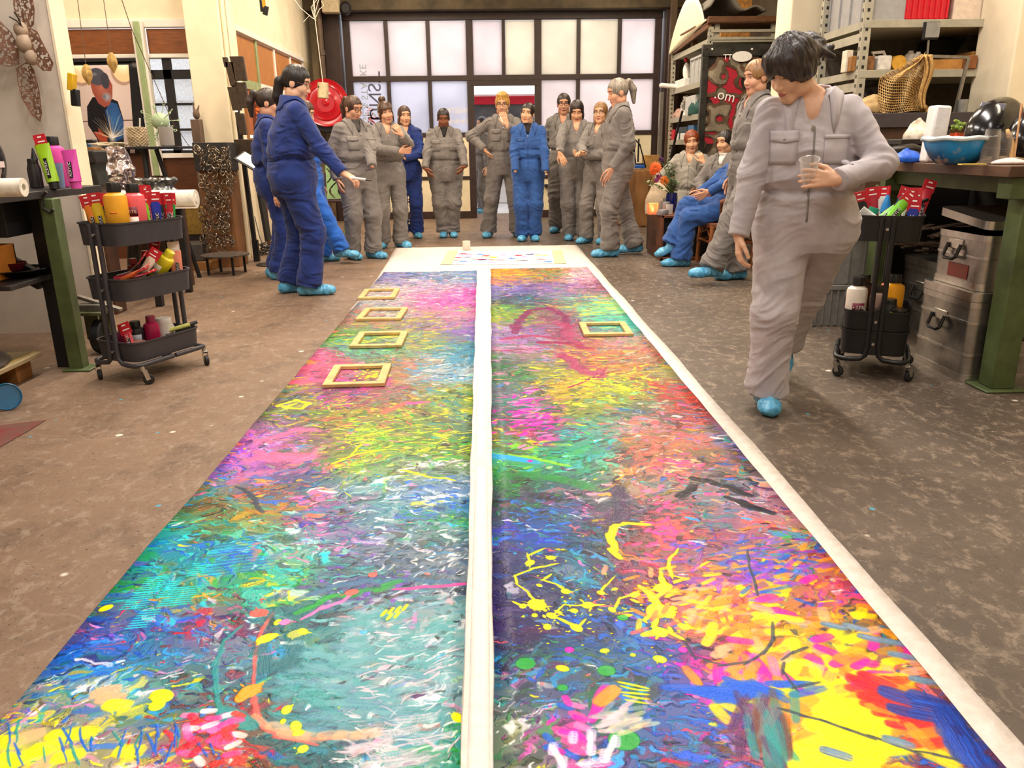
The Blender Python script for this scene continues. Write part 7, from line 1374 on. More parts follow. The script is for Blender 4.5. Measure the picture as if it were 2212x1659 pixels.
x0, z0_ = D(706, 430, 11.2).x, .49; o = obj('fretwork_sheet', maskplate(.20, .46, .006, lambda X, Y: ((np.abs(np.sin(X*26+2*np.sin(Y*15))) > .35) | (X < .012) | (X > .188) | (Y < .012) | (Y > .448)), lambda a, b: Vector((x0+a, c.y-.12+b*.1, z0_+b)), .003), M('mint_sheet', '9ac48a', .5), solid=.004, smooth=False); tag(recenter(o), 'mint-green pierced sheet leaning on the folding chair', 'sheet')
mb = MB(); r_ = random.Random(3); c = G(548, 552)
for k in range(7): mb.tube([(c.x+.16+(.06+.05*r_.random())*math.cos(a+k), c.y+.05+(.07+.03*r_.random())*math.sin(a+k), .01+k*.018+.012*math.sin(3*a)) for a in [2*PI*j/22 for j in range(22)]], .006, 5, True)
mb.tube([(c.x+.12, c.y+.05, .05), (c.x+.06, c.y+.1, .2), (c.x+.0, c.y+.2, .42)], .006, 5); solo('cable_coil', mb, BLK, 'tangled black cable on the floor at the foot of the pillar', 'cable')
# ------------------------------------------------------------------ right workbench, boxes below
t = thing('workbench', 'right workbench with worn brown top on green steel legs', 'workbench', (2.7, 4.1, 0)); BT = M('worn_brown_top', '6a4a34', .5, bump=.15, scale=7, var=.25, col2='3c2a20', stretch=(1, .3, 1)); ZR = 1.045
mb = MB(); mb.bb((2.26, 3.44, .995), (3.5, 4.95, ZR)); obj('worktop', mb, BT, t, bevel=.004)
def leg(x, y, nm='leg'): mb = MB(); mb.bb((x-.055, y-.055, .012), (x+.055, y+.055, .90)); mb.bb((x-.10, y-.09, 0), (x+.10, y+.09, .012)); obj(nm, mb, GREENB, t, bevel=.005)
leg(2.445, 3.56); leg(3.3, 3.56); leg(2.445, 4.85); leg(3.3, 4.85)
mb = MB(); mb.bb((2.30, 3.47, .90), (3.4, 3.57, .994)); obj('beam', mb, GREENB, t, bevel=.004); mb = MB(); mb.bb((2.36, 3.57, .92), (2.40, 4.9, .994)); obj('beam', mb, GREENB, t); mb = MB(); mb.bb((2.30, 4.6, .88), (2.40, 4.66, .994)); obj('bracket', mb, GREENB, t)
mb = MB(); mb.bb((2.55, 5.0, 0), (3.5, 5.04, .99)); solo('shade_board', mb, M('bench_shade_black', '1c1715', .9), 'added black board standing in for the shade under the right workbench', 'board')  # added board: its black stands in for the shade under the bench
mb = MB(); mb.bb((3.05, 3.9, 0), (3.09, 5.0, .99)); solo('shade_side_board', mb, M('bench_shade_black', ''), 'added side board in shade black under the far side of the right workbench', 'board')  # added too, under-bench shade put into its colour
ALU = M('scuffed_aluminium', 'b4aea6', .32, .9, bump=.15, scale=8, var=.18); ALUE = M('bright_aluminium', 'ccc6be', .3, .95, var=.08); LEATH = M('black_handle', '1a1818', .4)
def case(label, x0, x1, y0, y1, z0, z1, lid=.045, tilt=0.0, ribs=(), latch=True):
    t = thing('aluminium_case', label, 'case', ((x0+x1)/2, (y0+y1)/2, z0)); w_, d_ = x1-x0, y1-y0; cx, cy = (x0+x1)/2, (y0+y1)/2
    def ring(z, g): return [(cx+x, cy+y, z) for x, y in rrect(w_+g, d_+g, .05)]
    def shell(nm, stack, mat, cap=True):
        mb = MB(); n = len(stack[0]); fs = [(a*n+k, a*n+(k+1) % n, (a+1)*n+(k+1) % n, (a+1)*n+k) for a in range(len(stack)-1) for k in range(n)]+([tuple(range(n))[::-1], tuple((len(stack)-1)*n+k for k in range(n))] if cap else []); mb.add([p for s_ in stack for p in s_], fs); return obj(nm, mb, mat, t, ang=50)
    zl = z1-lid; shell('body', [ring(z0+.002, 0), ring(zl, 0)], ALU); shell('bottom_rim', [ring(z0, .006), ring(z0+.035, .006)], ALUE); shell('top_rim', [ring(zl-.03, .007), ring(zl, .007)], ALUE)
    if tilt: l_ = [[(x, y, z+.028+(y-y0)*tilt) for x, y, z in ring(q, .014)] for q in (zl, z1)]
    else: l_ = [ring(zl+.002, .010), ring(z1, .010)]
    shell('lid', l_, ALUE)
    for z in ribs: shell('rib', [ring(z, .008), ring(z+.012, .008)], ALUE)
    zc = z0+(zl-z0)*.66; yc = cy+.02
    for (p, u, n_) in (((x0, yc, zc), Vector((0, 1, 0)), Vector((-1, 0, 0))), ((cx+.02, y0, zc), Vector((1, 0, 0)), Vector((0, -1, 0)))):
        p = Vector(p); mb = MB(); mb.box(p+n_*.004+Vector((0, 0, .03)), (.008 if n_.x else .12, .12 if n_.x else .008, .05)); h_ = obj('handle', mb, ALUE, t, bevel=.003)
        mb = MB(); mb.tube([p+u*.055+n_*.01+Vector((0, 0, .03)), p+u*.055+n_*.03-Vector((0, 0, .03)), p+u*.035+n_*.034-Vector((0, 0, .042)), p-u*.035+n_*.034-Vector((0, 0, .042)), p-u*.055+n_*.03-Vector((0, 0, .03)), p-u*.055+n_*.01+Vector((0, 0, .03))], .009, 8); obj('grip', mb, LEATH, h_)
    if latch:
        for u in (.28, .8): mb = MB(); mb.bb((x0+w_*u-.022, y0-.012, zl-.035), (x0+w_*u+.022, y0, zl+.03)); obj('latch', mb, ALUE, t, bevel=.003)
    return t
case('big aluminium case on the floor under the right workbench', 2.335, 2.86, 3.66, 4.14, 0, .445, ribs=(.13, .29)); case('smaller aluminium case with raised lid, stacked on the big one', 2.37, 2.84, 3.70, 4.12, .447, .755, lid=.04, tilt=.10, ribs=(.60,))
mb = MB(); mb.bb((2.366, 3.80, .49), (2.3685, 3.97, .56)); solo('red_sticker', mb, colm('9a3428'), 'dull red sticker on the side of the smaller aluminium case', 'sticker', smooth=False)
case('aluminium case standing behind the black cart', 2.62, 2.98, 4.35, 4.9, 0, .47, ribs=(.15, .30), latch=False)
GRC = M('grey_crate_plastic', '8a8680', .5, var=.08)
def crate(label, x0, x1, y0, y1, z0, z1, mat=None, ribs=6, cut=True, kind='crate', name='plastic_crate'):
    mat = mat or GRC; t = thing(name, label, kind, ((x0+x1)/2, (y0+y1)/2, z0)); h = z1-z0; th = .012
    for nm, a, b in (('base', (x0+.01, y0+.01, z0), (x1-.01, y1-.01, z0+.012)), ('side', (x0, y0, z0), (x1, y0+th, z1)), ('side', (x0, y1-th, z0), (x1, y1, z1)), ('side', (x0, y0, z0), (x0+th, y1, z1)), ('side', (x1-th, y0, z0), (x1, y1, z1))): mb = MB(); mb.bb(a, b); obj(nm, mb, mat, t, bevel=.002)
    mb = MB(); mb.bb((x0-.012, y0-.014, z1-.03), (x1+.012, y0+.004, z1)); mb.bb((x0-.012, y1-.004, z1-.03), (x1+.012, y1+.014, z1)); mb.bb((x0-.014, y0-.012, z1-.03), (x0+.004, y1+.012, z1)); mb.bb((x1-.004, y0-.012, z1-.03), (x1+.014, y1+.012, z1)); obj('rim', mb, mat, t, bevel=.003)
    for k in range(ribs+1): x = x0+(x1-x0)*k/ribs; mb = MB(); mb.bb((x-.006, y0-.012, z0+.01), (x+.006, y0, z1-.03)); obj('rib', mb, mat, t)
    for k in range(4): y = y0+(y1-y0)*k/3; mb = MB(); mb.bb((x0-.012, y-.006, z0+.01), (x0, y+.006, z1-.03)); obj('rib', mb, mat, t)
    return t
crate('low slotted grey crate on the floor behind the black cart', 1.98, 2.52, 4.95, 5.35, 0, .27, ribs=12); crate('ribbed grey plastic crate stacked on the low slotted crate', 1.99, 2.51, 4.96, 5.34, .272, .60, ribs=5)
def cloth(label, c, sx, sy, h, mat, seed, name='cloth', cat='cloth', hr=.010, amp=.5):
    c = np.array(c, np.float32)
    def f(p): q = p-c; n = ridge(p*nA(9, 9, 12)+seed)*.6+ridge(p*20+seed)*.4; r_ = np.hypot(q[:, 0]/sx, q[:, 1]/sy); top = h*(1-r_**2*.6)*(1-amp+amp*2*n*.7); d = np.maximum((r_-1-.15*(n-.5))*min(sx, sy), q[:, 2]-top)*.6; return np.maximum(d, -q[:, 2])
    o = obj(name, blobmesh(f, c-np.array([sx*1.25, sy*1.25, .02]), c+np.array([sx*1.25, sy*1.25, h*1.5]), hr), mat, ang=60); return tag(recenter(o), label, cat)
cloth('folded brown sacks on top of the grey ribbed crate', (2.22, 5.15, .61), .21, .15, .12, M('sack_brown', '8a6a48', .9, bump=.3, var=.2), 3.)
mb = MB(); r_ = random.Random(2)
for k in range(14): a = r_.uniform(-.6, .6); x, y, z = 2.66+r_.uniform(-.12, .15), 4.62+r_.uniform(-.1, .15), .50+k*.012; mb.bar((x-.14*math.cos(a), y-.14*math.sin(a), z), (x+.16*math.cos(a), y+.16*math.sin(a), z+r_.uniform(-.02, .05)), .04, .008)
o = solo('scrap_pile', mb, M('scrap_leather', '5a4634', .8, var=.3), 'pile of brown scraps on the aluminium case behind the black cart', 'scraps'); o['kind'] = 'stuff'
# black cart
BC = (2.00, 3.93); BA = rad(-26); bt_, BM = cart('black utility cart full of paint tubes in front of the right workbench', BC, BA, [.81, .345, .245], M('satin_black', '131316', .4, var=.05), [.12, .095, .12], .31, .40)
def cj(u, v, z): return BM @ Vector((u, v, z))
zb = .695
for k, (u, v, col, lab, ax, L_, hd, cap) in enumerate([(-.09, -.14, '6ab83a', 'green paint tube lying across the front left of the black cart', (.75, -.1, .55), .16, False, '7ac84a'), (-.03, -.15, '7ccc2c', 'lime paint tube with red header leaning at the front of the black cart', (.62, 0, .75), .17, True, '141416'), (.10, -.15, '1a2a8a', 'navy paint tube with red header at the front right of the black cart', (.03, 0, 1), .15, True, '141416'),
      (.07, -.08, 'f0ece0', 'white paint tube with red header upright in the black cart', (.10, 0, 1), .19, True, 'f0ece0'), (-.12, .02, '30b890', 'turquoise-green paint tube at the left of the black cart', (.3, -.2, .9), .15, False, '141416'), (-.08, .04, '24201e', 'black paint tube with red header, left back of the black cart', (-.35, 0, 1), .18, True, '141416'), (-.05, .10, 'a81c2c', 'crimson paint tube with red header, back of the black cart', (-.15, .1, 1), .19, True, '141416'),
      (.02, .05, '1c4a6a', 'dark blue paint tube with black top in the middle of the black cart', (.3, .1, 1), .20, True, '141416'), (.03, -.02, 'b8b8c0', 'grey paint tube in the middle of the black cart', (.6, 0, .8), .17, False, '141416'), (.11, .02, '2a3a5a', 'slate-blue paint tube with red header at the right of the black cart', (.05, .1, 1), .19, True, '141416'), (.12, .10, 'c82838', 'red paint tube leaning out at the back right of the black cart', (.35, .2, 1), .24, True, '141416'),
      (-.02, .14, 'd0d8d0', 'pale paint tube with red header at the very back of the black cart', (0, .1, 1), .19, True, '141416'), (.07, .13, '4a7ab0', 'steel-blue paint tube at the back of the black cart', (.1, .15, 1), .17, True, '141416'), (.0, -.10, 'e6e6e2', 'white paint tube lying behind the lime one in the black cart', (-.8, .1, .5), .16, False, 'e6e6e2')]):
    paint_tube(lab, cj(u, v, zb+(.05 if ax[2] < .8 else .0)), ax, L_, col, cap=cap, header=hd, tw=BA+.3*math.sin(k*2.1), r=.021)
p = cj(-.02, .08, zb); mb = MB(); mb.lathe([(.02, 0), (.024, .02), (.024, .14), (.010, .19), (.008, .20)], 16, xf(p, (.05, 0, 1))); t = thing('liner_bottle', 'bright-blue liner bottle with red tip in the black cart', 'bottle', p); obj('body', mb, colm('2a90d8'), t); mb = MB(); mb.lathe([(.009, .20), (.003, .245)], 10, xf(p, (.05, 0, 1))); obj('tip', mb, colm('d02030'), t)
p = cj(-.03, -.06, zb+.12)
for k, (dx, dz, lab) in enumerate(((.10, .10, 'black-handled paint brush lying slantwise across the black cart'), (.14, .06, 'black ruler-like brush handle under the slanting brush in the black cart'))):
    t = thing('paint_brush', lab, 'brush', p); q = p+Vector((.20+k*.03, .06-k*.04, dz)); mb = MB(); mb.tube([p+Vector((0, -k*.03, k*-.02)), q], [.006, .010], 8); obj('handle', mb, BLK, t); mb = MB(); m_ = p+(q-p)*.55; mb.tube([m_, m_+(q-p)*.1], .0105, 8); obj('ferrule', mb, STEELZ, t)
zb = .255
bottle('big white paint bottle with +33% label in the lower tray of the black cart', cj(-.10, -.13, zb), .050, .25, 'f0e4d6', band=[('701c30', .33, .50, -.3, .9), ('8ac030', .04, .31, -.5, .1)], words=[('+33%', .41, .026, .25)], face=-PI/2+BA)
bottle('coral paint bottle behind the white bottle in the black cart', cj(-.10, -.02, zb), .044, .225, 'e8684c'); bottle('dark paint bottle with black cap at the back left of the black cart', cj(-.07, .10, zb), .044, .23, '2a2422')
bottle('orange-yellow paint bottle in the lower tray of the black cart', cj(.07, .02, zb), .050, .25, 'f0a41e', band=[('701c30', .2, .42, -1.3, -.1)], face=-PI/2+BA); bottle('orange paint bottle behind the yellow one in the black cart', cj(.05, .12, zb), .044, .235, 'e0641e')
bottle('squat lime paint jar with black lid, front right of the black cart', cj(.10, -.14, zb), .048, .105, '8ed02c', squat=True); bottle('squat black paint jar behind the lime jar in the black cart', cj(.055, -.075, zb), .042, .14, '2c2a2c', squat=True); bottle('squat blue paint jar between the two legs of the black cart', cj(-.01, -.12, zb), .042, .09, '4a8ad0', cap='141416', squat=True); bottle('brown-white paint bottle in the middle of the black cart', cj(.0, .0, zb), .040, .19, 'b89a88')
# ---- things on the right workbench
c = (D(2068, 358, 3.86).x, 3.88, ZR+.001); t = thing('plastic_basin', 'blue paint-smeared round basin on the right workbench', 'basin', c); mb = MB(); mb.lathe([(.0, 0), (.085, 0), (.118, .03), (.142, .075), (.155, .118), (.149, .118), (.13, .06), (.08, .012), (0, .010)], 36, Matrix.Translation(c), cap=False)
def basin_mat():
    m = M('smeared_blue_plastic', '1f86cc', .3, var=.1, scale=6); N = m.node_tree.nodes; L = m.node_tree.links; b = N['Principled BSDF']; n = N.new('ShaderNodeTexNoise'); n.inputs['Scale'].default_value = 9; n.inputs['Detail'].default_value = 6; tc = N.new('ShaderNodeTexCoord'); L.new(tc.outputs['Object'], n.inputs['Vector']); r = N.new('ShaderNodeValToRGB'); r.color_ramp.elements[0].position = .60; r.color_ramp.elements[1].position = .66; L.new(n.outputs['Fac'], r.inputs[0])
    n2 = N.new('ShaderNodeTexNoise'); n2.inputs['Scale'].default_value = 4; L.new(tc.outputs['Object'], n2.inputs['Vector']); r2 = N.new('ShaderNodeValToRGB'); r2.color_ramp.elements[0].position = .42; r2.color_ramp.elements[1].position = .6; r2.color_ramp.elements[0].color = lin('14406c'); r2.color_ramp.elements[1].color = lin('2490d4'); L.new(n2.outputs['Fac'], r2.inputs[0])
    x = N.new('ShaderNodeMix'); x.data_type = 'RGBA'; L.new(r.outputs[0], x.inputs[0]); L.new(r2.outputs[0], x.inputs[6]); x.inputs[7].default_value = lin('a8a49c'); L.new(x.outputs[2], b.inputs['Base Color']); return m
obj('bowl', mb, basin_mat(), t, ang=60); mb = MB(); mb.tube([(c[0]+.157*math.cos(a), c[1]+.157*math.sin(a), c[2]+.116+.003*math.sin(7*a)) for a in [2*PI*k/40 for k in range(40)]], .010, 8, True); obj('rim', mb, M('paint_crust_rim', 'd8e4e8', .5, var=.12, scale=14), t)
c = D(2018, 355, 4.15); mb = MB(); mb.box((c.x, 4.18, ZR+.14), (.085, .085, .28), (0, .05, 0)); o = solo('paper_towel_pack', mb, M('white_tissue', 'f2ebe6', .8, bump=.2, scale=40, var=.04), 'tall white folded paper pack standing behind the blue basin', 'paper', bevel=.012)
for k, (px, n, lab) in enumerate(((2140, 9, 'stack of upturned clear plastic cups, front one beside the basin'), (2166, 8, 'stack of upturned clear plastic cups behind the front stack'))):
    c = D(px, 356, 3.72+k*.12); t = thing('cup_stack', lab, 'cup stack', (c.x, 3.74+k*.12, ZR))
    for j in range(n):
        mb = MB(); z = ZR+.001+j*.0085; mb.lathe([(.041, z), (.041, z+.003), (.039, z+.004), (.030, z+.088), (.0, z+.088)], 20, Matrix.Translation((c.x, 3.74+k*.12, 0)), cap=False); obj('cup', mb, glassy('clear_cup_stack', 'e6e0da', .1, .05), t)
helmet('large glossy black welding helmet with dark visor on the right workbench', (D(2135, 260, 4.3).x+.03, 4.32, ZR+.09), (-.62, .12, -.95), 1.0); helmet('second black welding helmet at the right edge behind the cups', (D(2195, 300, 4.0).x+.07, 4.02, ZR+.06), (-.4, .1, -.7), .8, False)
BR = M('bamboo_handle', 'd8a868', .5, var=.1)
c = D(2183, 340, 3.8); t = thing('paint_brush', 'pale wooden brush leaning on the helmet at the right end', 'brush', (c.x, 3.82, ZR)); mb = MB(); mb.tube([Vector((c.x+.01, 3.80, ZR+.002)), D(2184, 310, 3.86), D(2176, 280, 3.90)], [.010, .016, .008], 8); obj('handle', mb, BR, t)
c = D(2196, 330, 3.75); mb = MB(); mb.tube([Vector((c.x, 3.76, ZR+.001)), D(2207, 225, 3.95)], .005, 6); solo('thin_stick', mb, M('thin_brown_stick', 'a87848', .6), 'thin brown stick leaning up against the second helmet', 'stick')
cloth('bright-blue crumpled gloves on the right workbench beside the walking woman', (D(1955, 352, 4.3).x, 4.3, ZR+.001), .09, .06, .065, M('nitrile_blue', '1a62d8', .4, var=.12), 5., 'gloves', 'gloves', .007)
cloth('dirty white rag at the right end of the workbench edge', (D(2178, 360, 3.62).x, 3.62, ZR+.001), .075, .05, .03, M('dirty_rag', 'e8d4cc', .8, var=.08), 8., 'rag', 'rag', .006)
mb = MB(); a, b = D(2072, 360, 3.62), D(2125, 359, 3.62); mb.bb((a.x, 3.6, ZR+.001), (b.x, 3.635, ZR+.007)); solo('yellow_stick', mb, colm('e8c860'), 'flat yellow wooden spatula on the edge of the right workbench', 'spatula')
c = D(1948, 335, 4.55); t = thing('heat_gun', 'black power tool lying behind the blue gloves', 'tool', (c.x, 4.6, ZR)); mb = MB(); mb.tube([(c.x-.16, 4.6, ZR+.045), (c.x-.05, 4.58, ZR+.05), (c.x+.08, 4.6, ZR+.055), (c.x+.13, 4.6, ZR+.05)], [.02, .035, .042, .03], 12); mb.tube([(c.x+.05, 4.6, ZR+.05), (c.x+.10, 4.5, ZR+.02)], .022, 8); obj('body', mb, BLK, t)
crate('black open crate behind the basin, holding rags', D(1945, 300, 4.75).x, D(2008, 300, 4.75).x+.05, 4.72, 4.9, ZR+.001, ZR+.12, M('black_crate', '26241f', .5), 4)
cloth('white plastic bag with beige rags in the black crate', (D(1990, 270, 4.8).x, 4.81, ZR+.10), .085, .07, .13, M('white_bag', 'e8dccc', .5, var=.15, col2='b8a080'), 11., 'plastic_bag', 'bag', .008)
c = D(2066, 300, 4.5); t = thing('spray_can', 'red-orange can standing behind the blue basin', 'can', (c.x, 4.5, ZR)); mb = MB(); mb.lathe([(.033, 0), (.034, .10), (.024, .125), (.012, .13), (.012, .15), (0, .15)], 20, Matrix.Translation((c.x, 4.5, ZR+.001))); obj('body', mb, colm('d84a24'), t)
c = D(2076, 268, 4.75); t = thing('flower_pot', 'small orange pot with green sprig behind the helmet', 'pot', (c.x, 4.78, ZR)); mb = MB(); mb.lathe([(.03, 0), (.042, .15), (.038, .15), (.03, .02), (0, .02)], 18, Matrix.Translation((c.x, 4.78, ZR+.001))); obj('pot', mb, colm('b8481e'), t); r_ = random.Random(8)
mb = MB(); 
for k in range(12): mb.ell((c.x+r_.uniform(-.03, .03), 4.78+r_.uniform(-.02, .02), ZR+.17+r_.uniform(0, .05)), (.014, .008, .010), 4)
obj('sprig', mb, colm('8aa84a'), t)
c = D(2032, 300, 4.6); bottle('slim bottle with red band behind the white paper pack', (c.x+.03, 4.6, ZR), .028, .17, 'd8d0c8', cap='2a2a2c', band=[('b82030', .3, .6, -1.5, 1.5)])
# riser board between bench and shelf
YB2 = 5.55; x0, x1 = D(1880, 280, YB2).x, D(2120, 280, YB2).x; za, zc, zd = D(2000, 300, YB2).z-.9, D(2000, 275, YB2).z, D(2000, 243, YB2).z
t = thing('counter', 'dark grey and brown counter under the tall grey shelf', 'counter', ((x0+x1)/2, YB2, 0)); mb = MB(); mb.bb((x0, YB2, zc), (x1, YB2+.55, zd)); obj('top', mb, M('charcoal_panel', '40383a', .6, var=.1), t, bevel=.004); mb = MB(); mb.bb((x0+.02, YB2+.02, 0), (x1-.02, YB2+.5, zc)); obj('front', mb, M('dark_brown_panel', '4a3020', .6, scale=8, var=.15), t)
# ------------------------------------------------------------------ tall grey shelf, right
SHG = M('grey_slotted_steel', 'aaa490', .5, .1, scale=10, var=.08); YA, YBk = 5.9, 6.62; XL = D(1868, 100, YA).x; XR = 3.95
t = thing('steel_shelf', 'tall grey slotted steel shelf with boxes by the right pillar', 'shelf', (3.3, 6.2, 0)); z2, z1_ = D(1990, 48, YA).z, D(1990, 156, YA).z
def post(x, y, z1, par, name='post', mat=SHG):
    mb = MB(); mb.bb((x-.03, y-.003, 0), (x+.03, y, z1)); mb.bb((x-.03, y, 0), (x-.027, y+.04, z1)); o = obj(name, mb, mat, par)
    mb = MB(); n = int(z1/.062)
    for k in range(n): mb.bb((x-.009, y-.0045, .04+k*.062), (x+.009, y-.0032, .062+k*.062)); mb.bb((x-.0315, y+.012, .04+k*.062), (x-.0302, y+.028, .062+k*.062))
    s_ = obj('slots', mb, BLACK, o, smooth=False); s_['kind'] = 'stuff'
post(XL, YA, 4.0, t); post(XL, YBk, 4.0, t); post(XR, YA, 4.0, t)
for z in (z2, z1_, .75): 
    mb = MB(); mb.bb((XL, YA+.005, z-.03), (XR, YBk, z+.016)); obj('shelf_board', mb, SHG if z != z1_ else M('grey_slotted_steel', ''), t, bevel=.003); mb = MB(); mb.bb((XL-.02, YA-.006, z-.034), (XR, YA+.006, z+.018)); obj('front_beam', mb, SHG, t, bevel=.002); mb = MB(); mb.bb((XL-.015, YA, z-.12), (XL-.005, YBk, z-.06)); mb.bb((XL-.015, YA, z-.034), (XL-.005, YBk, z+.018)); obj('side_beam', mb, SHG, t)
mb = MB(); mb.bb((XL, YBk+.02, .8), (XR, YBk+.04, 2.9)); struct(obj('wall_shelf_back', mb, M('grey_brown_panel', '6a6258', .8, var=.1), smooth=False))  # even grey-brown panel closing the shelf back
def px_box(label, x0, x1, ytop, y, dep, zb, mat, name='box', cat='box', h=None, **k):
    a, b = D(x0, 100, y).x, D(x1, 100, y).x; zt = zb+h if h else D((x0+x1)/2, ytop, y).z; mb = MB(); mb.bb((a, y, zb), (b, y+dep, zt)); return solo(name, mb, mat, label, cat, bevel=k.get('bevel', .004))
zs2, zs1 = z2+.019, z1_+.019
GBIN = M('grey_bin', '9c9a98', .5, var=.05)
crate('large grey bin at the left end of the top shelf', XL+.02, XL+.10, 6.05, 6.6, zs2, zs2+.38, GBIN, 1, name='storage_bin', kind='bin'); px_box('grey storage box left of the red crate on the top shelf', 1880, 1952, 0, 5.95, .5, zs2, GBIN, 'storage_box', 'box', .36)
crate('red slotted crate on the top shelf', D(1958, 30, 5.95).x, D(2044, 30, 5.95).x, 5.95, 6.4, zs2, zs2+.36, M('red_crate_plastic', 'cc1c2c', .4, var=.05), 7); px_box('milky white box right of the red crate on the top shelf', 2048, 2118, 0, 5.96, .5, zs2, M('milky_box', 'dcc8b4', .5, var=.08), 'storage_box', 'box', .36)
px_box('dark brown box at the right end of the top shelf', 2128, 2180, 0, 6.1, .4, zs2, M('dark_box', '4a3a30', .7), 'box', 'box', .3); px_box('green-grey board standing at the left end of the middle shelf', 1829, 1841, 112, 6.35, .03, zs1, M('green_grey_board', '6a6a50', .7), 'board', 'board'); px_box('tall pale block on the middle shelf', 1831, 1845, 108, 6.05, .08, zs1, M('pale_block', 'e0d4bc', .7), 'block', 'block'); px_box('brown wooden block left of the shelf post', 1842, 1853, 121, 6.0, .1, zs1, WOODM, 'wood_block', 'block'); px_box('brown wooden block hard against the shelf post', 1854, 1866, 121, 6.0, .1, zs1, M('red_brown_wood', '8a5228', .6, var=.15), 'wood_block', 'block'); px_box('dark-grained wooden block right of the shelf post', 1876, 1893, 121, 6.0, .12, zs1, M('grained_wood', '8a5a30', .6, scale=20, var=.3, bump=.1), 'wood_block', 'block')
def can(label, px, ytop, y, r, mat, zb, lying=False, name='canister', cat='canister'):
    c = D(px, ytop, y); t = thing(name, label, cat, (c.x, y, zb)); h = c.z-zb; mb = MB(); mb.lathe([(r*.95, 0), (r, .01), (r, h*.8), (r*.6, h*.9), (r*.45, h*.92), (r*.45, h), (0, h)], 20, Matrix.Translation((c.x, y, zb))); obj('body', mb, mat, t); return t
can('silver-grey roll standing between blocks on the middle shelf', 1848, 109, 6.3, .03, M('zinc', 'a8a8a4', .4, .6), zs1)
mb = MB(); a, b = D(1896, 140, 6.0), D(1927, 140, 6.0); mb.bb((a.x, 6.0, zs1), (b.x, 6.15, D(1910, 119, 6.0).z)); t = thing('jerrycan', 'white plastic jerrycan on the middle shelf', 'jerrycan', ((a.x+b.x)/2, 6.07, zs1)); obj('body', mb, M('jerry_white', 'e4ddd2', .4), t, bevel=.014); mb = MB(); mb.tube([(a.x+.01, 6.07, D(1910, 119, 6.0).z-.01), (a.x-.02, 6.07, D(1910, 112, 6.0).z), (b.x-.04, 6.07, D(1910, 110, 6.0).z), (b.x-.02, 6.07, D(1910, 119, 6.0).z-.01)], .012, 8); obj('handle', mb, M('jerry_white', ''), t)
c = D(1944, 126, 6.0); mb = MB(); mb.lathe([(.0, 0), (.052, 0), (.052, .10), (0, .10)], 28, xf(Vector((c.x, 6.0, zs1+.054)), (0, 1, 0))); solo('tape_roll', mb, M('amber_roll', 'd8a038', .4, var=.1), 'round amber roll lying on the middle shelf', 'roll'); 
can('white bottle with screw cap right of the amber roll', 1968, 110, 6.1, .04, M('jerry_white', ''), zs1); can('second white bottle beside the sign stand', 1984, 112, 6.05, .032, M('jerry_white', ''), zs1)
CARD = M('cardboard', 'b8803c', .8, bump=.1, scale=18, var=.1)
px_box('long flat cardboard box on the middle shelf behind the steel frame', 2006, 2092, 128, 5.95, .4, zs1, CARD, 'cardboard_box', 'box'); px_box('big cardboard box at the right end of the middle shelf', 2104, 2182, 110, 6.0, .4, zs1, M('cardboard_light', 'c08c48', .8, bump=.1, scale=18, var=.08), 'cardboard_box', 'box')
p = D(2178, 132, 5.99); text('lettering', 'K', .07, M('brown_ink', '5a3a1c', .7), frame_m(p+Vector((0, 0.008, 0)), (1, 0, 0), (0, 0, 1)), bpy.data.objects['cardboard_box.002'] if 'cardboard_box.002' in bpy.data.objects else None)
px_box('brown wooden block in front of the big cardboard box', 2096, 2116, 119, 5.88, .08, zs1, M('red_brown_wood', ''), 'wood_block', 'block'); mb = MB(); a = D(2118, 129, 5.85); mb.tube([a+Vector((0, .2, 0)), a+Vector((.10, -.02, .005))], .022, 16); solo('cardboard_tube', mb, M('tube_card', 'c8a888', .8), 'cardboard tube poking out in front of the big box', 'tube')
px_box('dark crate at the back of the middle shelf', 2012, 2095, 84, 6.4, .2, zs1, M('black_crate', ''), 'dark_crate', 'crate'); cloth('dark bales wrapped in grey plastic at the back right of the middle shelf', (D(2120, 90, 6.42).x, 6.42, zs1), .2, .12, .36, M('grey_wrap', '5c5650', .5, var=.2), 4., 'wrapped_bale', 'bale', .014)
c = D(2152, 95, 6.15); mb = MB(); r_ = random.Random(6)
for k in range(12): u, v = r_.uniform(-.5, .5), r_.uniform(0, PI); mb.tube([(c.x+.055*math.cos(a)*math.cos(v)+r_.uniform(-.002, .002), 6.2+.055*math.cos(a)*math.sin(v)*.5, c.z+.055*math.sin(a)) for a in [2*PI*j/20 for j in range(20)]], .0025, 4, True)
solo('wire_coil', mb, M('wire_grey', '6a6258', .4, .7), 'ball of thin grey wire on the big cardboard box', 'wire')
c = D(2012, 66, 5.84); t = thing('sign_stand', 'small black square sign plate on a steel rod stand', 'sign', (D(2002, 140, 5.86).x, 5.86, z1_+.02)); mb = MB(); mb.cyl((D(2002, 140, 5.86).x, 5.86, z1_+.02), (D(2006, 84, 5.86).x, 5.86, D(2006, 84, 5.86).z), .008, n=8); mb.cyl((D(2002, 140, 5.86).x, 5.87, z1_+.02), (D(2002, 140, 5.86).x, 5.87, z1_+.024), .04); obj('rod', mb, M('grey_steel_bar', ''), t); mb = MB(); mb.box((c.x, 5.85, c.z), (.11, .012, .115), (0, 0, -.12)); obj('plate', mb, BLACK, t, bevel=.003); mb = MB(); mb.box((c.x+.008, 5.838, c.z+.004), (.092, .006, .097), (0, 0, -.12)); obj('face', mb, M('grey_face', '8c8880', .5), t)
